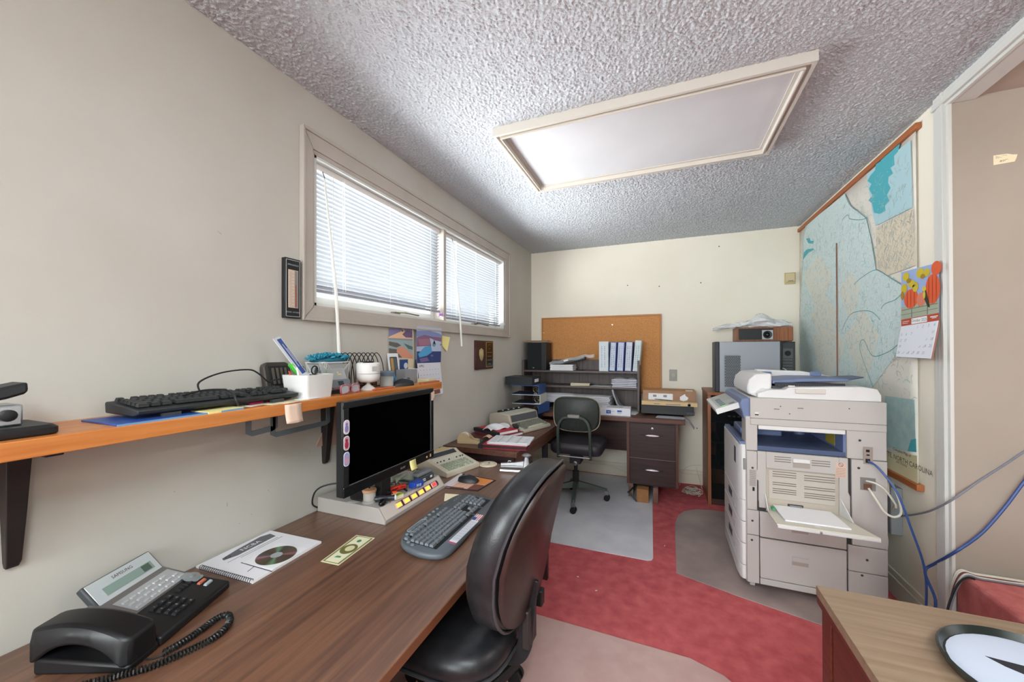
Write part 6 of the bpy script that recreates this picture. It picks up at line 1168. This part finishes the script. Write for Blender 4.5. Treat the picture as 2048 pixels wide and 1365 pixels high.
O('wrap', MB().loft(rings), BUB, t, smooth=25)
# ---- the printer. world coordinates, side panel at y=2.40
YP = 2.40
t = thing('office_printer', 'large putty-coloured office copier with an open bypass tray and paper drawers', 'printer', (.71, 2.70, 0))
PUT = M('printer_putty', 'bdb8b4', .5, col2='b8b3af', scale=3); PUTD = M('printer_putty_dark', 'a09a98', .5); PUTL = M('printer_white', 'dcdbda', .45); PBL = M('printer_blue', '6d7ca0', .4); PBD = M('printer_blue_dark', '515e7e', .4); GAP = M('gap_dark', '3a3838', .8)
OW('lower_body', MB().box(.415, 1.012, YP+.012, 3.0, .045, .765), PUT, t, bev=.004)
OW('exit_floor', MB().box(.418, .93, YP+.02, 2.98, .765, .79), PBD, t); OW('exit_ramp', MB().box(.44, .66, 2.72, 2.96, .79, .83), PBL, t, bev=.01)
OW('front_post', MB().box(.415, .470, YP+.004, 2.52, .765, .95), PUT, t, bev=.003); OW('rear_tower', MB().box(.856, 1.012, YP+.004, 3.0, .765, .95), PUT, t, bev=.003)
OW('exit_lining', MB().box(.700, .856, 2.90, 2.98, .79, .93).box(.846, .856, YP+.02, 2.98, .79, .93), M('lining_blue', '6f7eaa', .45), t)
OW('warning_label', MB().box(.8445, .846, 2.52, 2.64, .80, .90), M('label_yellow', 'b9a93c', .5), t); OW('paper_sensor', MB().cyl((.78, 2.86, .79), (.78, 2.86, .85), .03), PBL, t)
OW('scanner_base', MB().box(.436, 1.012, YP, 2.99, .905, 1.052), PUT, t, bev=.004)
OW('scanner_seam', MB().box(.435, 1.013, YP-.0006, YP+.01, .9415, .9435), GAP, t)
OW('under_lip', MB().box(.475, .852, YP+.006, YP+.05, .882, .905), PUTL, t, bev=.003)
OW('scanner_front', MB().loft([[(.436, y, .93), (.436, y, 1.05), (.40, y, 1.045), (.39, y, 1.02), (.41, y, .93)] for y in (YP+.01, 2.98)]), PBL, t, bev=.004)
# document feeder
ad = [(.475, 1.052), (1.0, 1.052), (1.0, 1.085), (.985, 1.115), (.93, 1.125), (.62, 1.112), (.60, 1.098), (.53, 1.096), (.475, 1.075)]
OW('platen_cover', MB().loft([[(x, y, z) for x, z in ad] for y in (YP+.02, YP+.16)]), PUTL, t, bev=.004)
OW('platen_cover_rear', MB().box(.475, 1.0, YP+.16, 2.97, 1.052, 1.095), PUTL, t, bev=.004)
fd = [(.445, 1.07), (.455, 1.13), (.47, 1.165), (.50, 1.18), (.60, 1.185), (.605, 1.11), (.52, 1.075)]
fd = [(.44, 1.062), (.436, 1.10), (.446, 1.145), (.48, 1.178), (.555, 1.182), (.555, 1.10), (.50, 1.062)]
OW('feeder_head', MB().loft([[(x, y, z) for x, z in fd] for y in (2.48, 2.93)]), PUTL, t, bev=.010)
OW('feeder_rear_wall', MB().loft([[(x, y, z) for x, z in ((.555, 1.095), (1.0, 1.095), (.99, 1.13), (.93, 1.155), (.80, 1.180), (.555, 1.188))] for y in (2.84, 2.93)]), PUTL, t, bev=.006)
OW('feeder_skirt', MB().loft([[(.445, 2.50, 1.062), (.56, 2.50, 1.062), (.56, 2.50, 1.10), (.50, 2.50, 1.11)], [(.48, YP+.03, 1.052), (.60, YP+.03, 1.052), (.60, YP+.03, 1.075), (.52, YP+.03, 1.08)]]), PUTL, t, bev=.004)
OW('feeder_bed', MB().box(.56, .93, 2.50, 2.84, 1.095, 1.112), GRYD, t); OW('input_tray', MB().loft([[(.56, 2.49, 1.125), (.56, 2.82, 1.125), (.56, 2.82, 1.142), (.56, 2.49, 1.142)], [(.70, 2.50, 1.138), (.70, 2.82, 1.138), (.70, 2.82, 1.156), (.70, 2.50, 1.156)], [(.90, 2.50, 1.146), (.90, 2.82, 1.146), (.90, 2.82, 1.158), (.90, 2.50, 1.158)]]), PBL, t, bev=.003)
OW('tray_tip', MB().poly3([(.90, 2.52, 1.148), (1.00, 2.60, 1.160), (1.00, 2.74, 1.160), (.90, 2.80, 1.148)], (0, 0, 1), .006), PBD, t); OW('tray_rack', MB().box(.57, .88, 2.486, 2.492, 1.112, 1.134), M('rack_black', '2c2e36', .5), t)
mb = MB()
for k in range(30): mb.box(.575+k*.010, .580+k*.010, 2.482, 2.486, 1.114, 1.124)
OW('rack_teeth', mb, GRYD, t); OW('paper_guide', MB().box(.57, .62, 2.78, 2.80, 1.142, 1.178).box(.82, .87, 2.78, 2.80, 1.156, 1.182), PBL, t, bev=.003); OW('cover_grip', MB().box(.645, .775, YP+.012, YP+.022, 1.082, 1.108), M('grip_cream', 'd0cbc4', .45), t, bev=.003)
OW('clip_tab', MB().box(.63, .66, 2.478, 2.486, 1.108, 1.118), PUTL, t)
# control panel
cp = frame((.425, 2.44, .990), (-.14, 0, -.058), (0, 1, 0)); cpn = cp
t_cp = OW('control_panel', MB().box(0, .16, 0, .50, -.03, 0, frame((.435, 2.47, 1.000), (-.14, 0, -.055), (0, 1, 0), (.055/.15, 0, -.14/.15))).box(0, .001, 0, .001, 0, .001, frame((.435, 2.47, .99), (1, 0, 0), (0, 1, 0))), PUTL, t, bev=.004)
pf = frame((.435, 2.47, 1.0306), (-.14, 0, -.055), (0, 1, 0), (-.055/.1504, 0, .14/.1504))
def onp(nm, x0, x1, y0, y1, mat, h=.002): OW(nm, MB().box(x0, x1, y0, y1, 0, h, pf), mat, t)
onp('panel_face', .012, .150, .02, .48, M('panel_grey', 'b4b6b4', .4)); onp('touch_screen', .03, .10, .20, .45, M('touch_grey', 'a5aaaa', .3), .003)
for k in range(5): onp('panel_key', .105, .135, .06+k*.06, .09+k*.06, M('panel_key_blue', '5a6a78', .4), .004)
onp('start_key', .10, .14, .025, .05, M('start_green', '8fd08a', .4), .004); onp('panel_key', .06, .09, .03, .06, M('panel_key_blue', '5a6a78'), .004)
# front (facing the room's left): cover and trays, rounded towards the side
def frontp(nm, z0, z1, mat=PUTL):
    prof = [(.418, YP+.018), (.400, YP+.022), (.392, YP+.035), (.385, YP+.10), (.385, 2.97), (.395, 2.99), (.418, 2.995)]
    return OW(nm, MB().loft([[(x, y, z0) for x, y in prof], [(x, y, z1) for x, y in prof]]), mat, t, bev=.003)
frontp('front_cover', .485, .79); lv = (.485, .365, .245, .125)
for z1, z0 in zip(lv, lv[1:]):
    d = frontp('paper_tray', z0+.002, z1-.002); h = MB().box(.3835, .3855, 2.66, 2.78, z0+.045, z0+.085)
    for i, v in enumerate(h.v): h.v[i] = v-Vector(t.location)
    O('tray_grip', h, GRYD, d)
    h = MB().box(.3835, .3855, 2.55, 2.57, z0+.03, z0+.07)
    for i, v in enumerate(h.v): h.v[i] = v-Vector(t.location)
    O('size_dial', h, M('dial_blue', 'b9c4d4', .5), d)
frontp('base_front', .05, .123); OW('front_badge', MB().box(.3838, .385, 2.52, 2.575, .66, .75), M('badge_navy', '3a4258', .4), t); OW('front_top_ledge', MB().box(.388, .418, YP+.03, 2.97, .787, .805), PBL, t, bev=.004); OW('latch', MB().box(.404, .416, YP+.008, YP+.02, .655, .715), M('latch_grey', '8d8b86', .5), t)
# side panel built in pixel-measured boxes on the plane y=YP
def sp(x0, y0, x1, y1):
    a = PY(x0, y0, YP); b = PY(x1, y1, YP); return min(a.x, b.x), max(a.x, b.x), min(a.z, b.z), max(a.z, b.z)
def sbox(nm, x0, x1, z0, z1, d0, d1, mat, **k): return OW(nm, MB().box(x0, x1, YP-d1, YP-d0, z0, z1), mat, t, **k)
# door outline panel with stepped sides
def door_part(poly, d0, d1, nm, mat, bev=.003): return OW(nm, MB().prism([(x, z) for x, z in poly], d0, d1, frame((0, YP, 0), (1, 0, 0), (0, 0, 1))), mat, t, bev=bev)
DX0, DX1 = .468, .858; RX0, RX1, RZ0, RZ1 = .508, .822, .462, .678
door_part([(DX0, .765), (DX0, .665), (.460, .655), (.460, .615), (DX0+.004, .605), (DX0+.004, .50), (.474, .49), (.474, .462), (RX0, .462), (RX0, .765)], -.012, .004, 'side_door_stile', PUT)
door_part([(RX1, .765), (RX1, .43), (.852, .43), (.866, .445), (.866, .575), (DX1, .595), (DX1, .765)], -.012, .004, 'side_door_stile', PUT)
door_part([(RX0, .765), (RX1, .765), (RX1, RZ1), (RX0, RZ1)], -.012, .004, 'side_door_rail', PUT)
OW('door_shadow_gap', MB().box(.455, .870, YP+.0095, YP+.0125, .42, .768), GAP, t)
sbox('bypass_recess', RX0, RX1, .445, RZ1, -.0094, -.0075, M('recess_cream', 'b9aea0', .5)); sbox('bypass_plate', RX0+.012, RX1-.012, .515, RZ1-.006, -.0075, -.003, M('recess_plate', 'bcb4aa', .5), bev=.003)
mb = MB()
for zz in (.661, .648, .636, .603, .592, .570, .559, .548):
    mb.box(RX0+.03, RX0+.135, YP+.002, YP+.004, zz, zz+.0035); mb.box(RX1-.145, RX1-.016, YP+.002, YP+.004, zz-.006, zz-.0025)
for zz in (.742, .730, .718):
    mb.box(.545, .618, YP-.0048, YP-.003, zz, zz+.0035); mb.box(.708, .785, YP-.0048, YP-.003, zz-.004, zz-.0005)
o = OW('vent_slots', mb, M('slot_brown', '6f655c', .7), t); o['kind'] = 'stuff'
sbox('door_grip', .627, .700, .695, .740, .0042, .0062, M('grip_shadow', 'a59a92', .5)); sbox('door_grip_lip', .627, .700, .722, .742, .0062, .012, PUTL, bev=.003)
sbox('safety_label', .805, .850, .665, .742, .0042, .0046, M('label_peach', 'cfb4a4', .6)); OW('safety_symbol', MB().tube([(.828+.009*math.cos(a), YP-.0052, .731+.009*math.sin(a)) for a in [k*.3307 for k in range(19)]], .0008, 4, True).tube([(.822, YP-.0052, .737), (.834, YP-.0052, .725)], .0008, 4), INK, t)
mb = MB()
for k in range(6): mb.box(.808, .846, YP-.0050, YP-.0046, .671+k*.008, .6725+k*.008)
OW('safety_text', mb, M('ink_pink', '9a7468', .7), t)
sbox('feed_roller_bay', .605, .672, .478, .497, -.008, -.0, GRYD); OW('feed_roller', MB().cyl((.612, YP-.004, .488), (.664, YP-.004, .488), .008), GRYM, t)
for x, z in ((.745, .484), (.757, .474), (.775, .478)): sbox('sensor_hole', x-.003, x+.003, z-.003, z+.003, -.0, .0005, BLK)
# open bypass tray and its paper
OW('bypass_tray', MB().loft([[(.505, YP+.01, .462), (.825, YP+.01, .462), (.825, YP+.01, .474), (.505, YP+.01, .474)], [(.490, 2.24, .478), (.845, 2.24, .478), (.845, 2.24, .488), (.490, 2.24, .488)], [(.488, 2.105, .488), (.865, 2.105, .488), (.865, 2.105, .500), (.488, 2.105, .500)]]), M('tray_cream', 'd2cec0', .45), t, bev=.003)
OW('tray_wing', MB().poly3([(.505, YP, .474), (.505, YP, .545), (.497, 2.30, .485)], (-1, 0, 0), .004), PUTL, t); OW('tray_wing', MB().poly3([(.825, YP, .474), (.825, YP, .56), (.833, 2.28, .487)], (1, 0, 0), .004), PUTL, t)
OW('tray_lip', MB().box(.49, .65, 2.100, 2.106, .482, .4935).box(.66, .863, 2.100, 2.106, .482, .4935).box(.645, .668, 2.12, 2.16, .4935, .497), PUTL, t, bev=.002)
tag(O('tray_paper', MB().box(-.12, .13, -.11, .12, 0, .006, TR(0, 0, 0, -3.2)), WHT, None, loc=(.655, 2.275, .4935)), 'sheaf of white paper lying in the open bypass tray of the copier', 'paper'); OW('green_clip', MB().box(.515, .53, 2.31, 2.34, .488, .498), M('clip_green', '3f9a6a', .5), t)
# side panel seams, lower drawers
for z0, z1, gz in ((.305, .440, .375), (.085, .298, .205)):
    d = sbox('side_drawer', .478, .850, z0, z1, -.012, .003, PUT, bev=.002)
    for nm, b, m in (('drawer_grip', (.620, .692, gz-.022, gz+.022, .003, .0042), M('grip_shadow', 'a59a92')), ('drawer_grip_lip', (.620, .692, gz, gz+.022, .0042, .010), PUT)):
        g_ = MB().box(b[0], b[1], YP-b[5], YP-b[4], b[2], b[3])
        for i, v in enumerate(g_.v): g_.v[i] = v-Vector(t.location)
        O(nm, g_, m, d)
sbox('post_panel', .418, .466, .445, .762, -.012, .003, PUT, bev=.002)
for z0, z1 in ((.310, .442), (.05, .306)): sbox('post_panel', .418, .474, z0, z1, -.012, .003, PUTD if False else PUT, bev=.002)
sbox('rear_post', .862 if False else .872, 1.010, .335, .762, -.012, .003, PUT, bev=.002)
for z0, z1 in ((.205, .331), (.05, .201)): sbox('rear_post', .856, 1.010, z0, z1, -.012, .003, PUT, bev=.002)
sbox('base_panel', .478, .852, .05, .081, -.012, .003, PUT, bev=.002); OW('seam_gap', MB().box(.42, 1.008, YP+.008, YP+.0118, .048, .762), GAP, t)
mb = MB()
for k in range(17): mb.box(.430, .460, YP-.0036, YP-.003, .575+k*.0052, .577+k*.0052)
OW('post_vents', mb, M('slot_brown', '6f655c'), t); sbox('rocker', .444, .454, .548, .568, .003, .005, BLK)
for x, z in ((.445, .672), (.443, .385), (.44, .28), (.905, .86), (.90, .722), (.95, .372), (.93, .27), (.91, .19)): OW('screw', MB().cyl((x, YP-.003, z), (x, YP-.005, z), .006, .005, 10), GRYD, t)
for x, z in ((.575, 1.012), (.615, .975), (.865, 1.015)): OW('screw_hole', MB().cyl((x, YP+.001, z), (x, YP-.0006, z), .003, .003, 8), GRYD, t)
OW('mould_mark', MB().box(.545, .57, YP-.0006, YP, .995, .998).box(.65, .675, YP-.0006, YP, 1.005, 1.008), GRYD, t); sbox('side_socket', .458, .475, .958, .975, .0, .001, GRYD); sbox('side_socket_flap', .458, .475, .966, .975, .001, .004, PUTL)
sbox('port_plate', .918, .955, .745, .83, .003, .0042, M('port_steel', 'a79c94', .4, .3)); sbox('port', .928, .942, .805, .817, .0042, .005, BLK); sbox('port', .930, .942, .787, .794, .0042, .005, BLK); sbox('port', .926, .944, .752, .772, .0042, .005, BLKM)
sbox('power_inlet', .905, .965, .615, .678, .003, .0042, M('inlet_grey', '7f7b78', .4)); sbox('inlet_socket', .918, .95, .62, .648, .0042, .006, M('inlet_brown', '6a4a3a', .5))
for x, y in ((.45, 2.46), (.97, 2.46), (.45, 2.94), (.97, 2.94)):
    OW('caster', MB().cyl((x-.012, y, .024), (x+.012, y, .024), .020, .020, 14).box(x-.015, x+.015, y-.016, y+.016, .024, .046), M('caster_white', 'c9c6c2', .5), t)
t.location.z = .0045
# wall network box
t = thing('network_box', 'grey telephone and network box on the wall behind the copier', 'network box', (XR, 2.65, .36)); O('box', MB().box(-.05, 0, -.075, .09, -.01, .235), M('netbox_grey', '8d9092', .5), t, bev=.004)
for z in (.035, .16): O('jack', MB().box(-.053, -.05, -.045, -.005, z, z+.03), GRYD, t); O('jack_cover', MB().box(-.054, -.05, -.045, -.005, z-.04, z-.008), GRYL, t)
# ---------------------------------------------------------------- cables, power bricks
def cable(name, label, pts, r, mat, cat='cable', k=7, group=None):
    q = spl([Vector(p) for p in pts], k); c = q[0].copy(); return tag(O(name, MB().tube([p-c for p in q], r, 7), mat, None, loc=c), label, cat, group)
CBL = M('cable_blue', '31508f', .45); CBG = M('cable_grey', '7d818c', .45); CBW = M('cable_white', 'd6d2c6', .45); CBR = M('cable_maroon', '6a2f36', .5)
cable('network_cable', 'blue network cable running from the copier port down to the floor', [(.935, 2.392, .765), (.96, 2.36, .745), (1.01, 2.32, .65), (1.05, 2.30, .50), (1.085, 2.28, .34), (1.09, 2.275, .20), (1.08, 2.28, .08), (1.06, 2.30, .012)], .0045, CBL)
cable('network_cable', 'blue network cable swooping along the alcove wall to the floor', [PY(2600, 790, 2.18), PY(2420, 795, 2.18), PY(2290, 815, 2.18), PY(2190, 850, 2.175), PY(2120, 893, 2.17), PY(2060, 950, 2.17), PY(2010, 1015, 2.17), PY(1960, 1070, 2.17), PY(1905, 1108, 2.16), PX(1870, 1128, 1.135), PX(1850, 1145, 1.11), (1.098, 2.23, .22), (1.09, 2.24, .12), (1.075, 2.25, .012)], .0055, CBL)
cable('grey_cable', 'grey cable slanting across the casing and the alcove wall', [PX(1803, 1033, XR-.006), PX(1830, 1030, XR-.02), PX(1862, 1022, XR-.035), PX(1905, 1000, XR-.035), PY(1960, 962, 2.18), PY(2010, 930, 2.19), PY(2060, 897, 2.19), PY(2120, 862, 2.19), PY(2200, 822, 2.19), PY(2320, 785, 2.19), PY(2500, 765, 2.19)], .004, CBG)
cable('looped_cable', 'white power cord looping from the copier inlet', [(.935, 2.39, .632), (.945, 2.355, .60), (.97, 2.33, .545), (1.0, 2.32, .53), (1.03, 2.33, .55), (1.04, 2.37, .60), (1.03, 2.40, .66), (1.03, 2.44, .66), (1.04, 2.46, .60)], .005, CBW)
cable('power_lead', 'white plug lead in the upper copier inlet', [(.925, 2.388, .668), (.95, 2.36, .668), (.98, 2.35, .645), (1.02, 2.36, .585), (1.033, 2.38, .555), (1.05, 2.42, .56), (1.07, 2.5, .5)], .0045, CBW)
cable('phone_lead', 'cream lead hanging from the network box to the floor', [(XR-.055, 2.63, .41), (XR-.075, 2.60, .40), (XR-.07, 2.56, .33), (XR-.085, 2.55, .22), (XR-.11, 2.54, .10), (XR-.11, 2.53, .006)], .0035, CBW)
for k in range(5):
    cable('step_cable', ('white cable highest in the bundle lying on the alcove step', 'white cable second in the bundle on the alcove step', 'maroon cable in the bundle on the alcove step', 'white cable crossing the bundle at the step edge', 'grey cable beneath the bundle on the alcove step')[k], [(1.055+.01*k, 2.13-.02*k, .007), (1.085-.004*k, 2.15-.012*k, .12), (1.115-.004*k, 2.17-.011*k, .28), (1.146, 2.183-.0105*k, .381), (1.20, 2.186-.0105*k, .3805), (1.30, 2.188-.0105*k, .3805), (1.42, 2.184-.0105*k, .3805+(.010 if k == 3 else 0)), (1.7, 2.18-.0105*k, .3805+(.010 if k == 3 else 0)), (2.99, 2.18-.0105*k, .3805)], .004, (CBW, CBW, CBR, CBW, CBG)[k])
cable('black_cable', 'black cable looping over the floor beside the step', [(1.02, 2.04, .007), (1.03, 2.05, .14), (1.06, 2.08, .26), (1.10, 2.105, .35), (1.14, 2.125, .385), (1.17, 2.135, .3805)], .004, BLK)
for k, (x, y, s) in enumerate(((1.06, 2.07, .03), (1.10, 1.97, .028), (1.02, 2.18, .026))):
    t = thing('power_adapter', ('cream plug-in power adapter on the floor by the step', 'white power adapter on the floor near the oak desk', 'pale power adapter on the floor behind the copier')[k], 'adapter', (x, y, 0), 20*k)
    O('body', MB().loft([[(a*q, b*q, z) for a, b in rrect(-s, s, -s*1.3, s*1.3, .008)] for q, z in ((.92, 0), (1, .006), (1, .05), (.85, .06))]), CBW, t); O('cord_stub', MB().tube(spl([(0, s*1.2, .03), (.01, s*1.2+.03, .03), (.02, s*1.2+.05, .004)], 4), .003, 6), GRYD, t)
rnd = random.Random(21)
for k in range(7):
    cx_, cy_, a0 = rnd.uniform(.20, .26), rnd.uniform(3.72, 3.98), rnd.uniform(0, 6.28)
    pts = []
    for j_ in range(10):
        a = a0+j_*rnd.uniform(.55, .95); R_ = rnd.uniform(.035, .085)
        pts.append(Vector((min(max(cx_+R_*math.cos(a), .135), .330), min(max(cy_+1.3*R_*math.sin(a), 3.58), 4.10), .004+.0055*k*.5+.010*abs(math.sin(a*2.3+k)))))
    cable('floor_wire', 'thin cream wire in the tangle on the floor between pedestal and cabinet', pts, .0022, CBW, group='tangled cream wires by the baseboard')
cable('arched_wire', 'thin cream wire arching up the baseboard beside the pedestal', [(.14, 4.02, .006), (.15, 4.06, .08), (.19, 4.10, .15), (.26, 4.11, .19), (.33, 4.10, .20)], .0022, CBW)
cable('arched_wire', 'thin cream wire dropping beside the walnut cabinet', [(.29, 4.10, .17), (.30, 4.08, .12), (.32, 4.03, .05), (.33, 3.98, .006)], .0022, CBW)
cable('desk_wire', 'pale wire running along the wall under the back desk', [(-.95, 3.95, .22), (-.75, 3.97, .18), (-.55, 3.96, .15), (-.40, 3.92, .12), (-.33, 3.9, .10)], .003, CBW)
tag(O('rubber_band', MB().tube([(.055*math.cos(a), .018*math.sin(a), .002) for a in [k*.2618 for k in range(24)]], .0016, 5, True), M('band_pink', 'c9808a', .6), None, loc=(.255, 3.42, 0), rz=-12), 'large pink rubber band lying on the red carpet', 'rubber band')
for k, (x, y) in enumerate(((-.47, 2.19), (-.35, 2.1), (.0, 2.75))):
    tag(O('paper_scrap', MB().prism([(-.005, -.002), (.006, -.003), (.007, .002), (-.004, .003)], 0, .002), WHT, None, loc=(x, y, 0), rz=40*k), ('tiny white paper scrap on the carpet behind the leather chair', 'tiny paper scrap near the middle of the carpet', 'thin white scrap on the carpet between the two mats')[k], 'scrap')
# round tray on the oak desk
t = thing('round_tray', 'round black-rimmed tray holding a white printed sheet on the oak desk', 'tray', (.605, .925, .74), 0)
O('tray', MB().lathe([(.115, 0), (.128, .004), (.135, .020), (.131, .022), (.124, .010), (0, .008)], 48), M('tray_black', '1f2421', .25), t)
O('sheet', MB().lathe([(.122, .0105), (.110, .0125), (0, .0125)], 40), M('tray_sheet', 'c3cbdc', .5), t)
O('printed_shape', MB().prism([(-.06, .045), (.07, .03), (.075, .008), (.015, .008), (.01, -.03), (-.012, -.035), (-.012, .004), (-.045, .026)], .0127, .0131), INK, t)
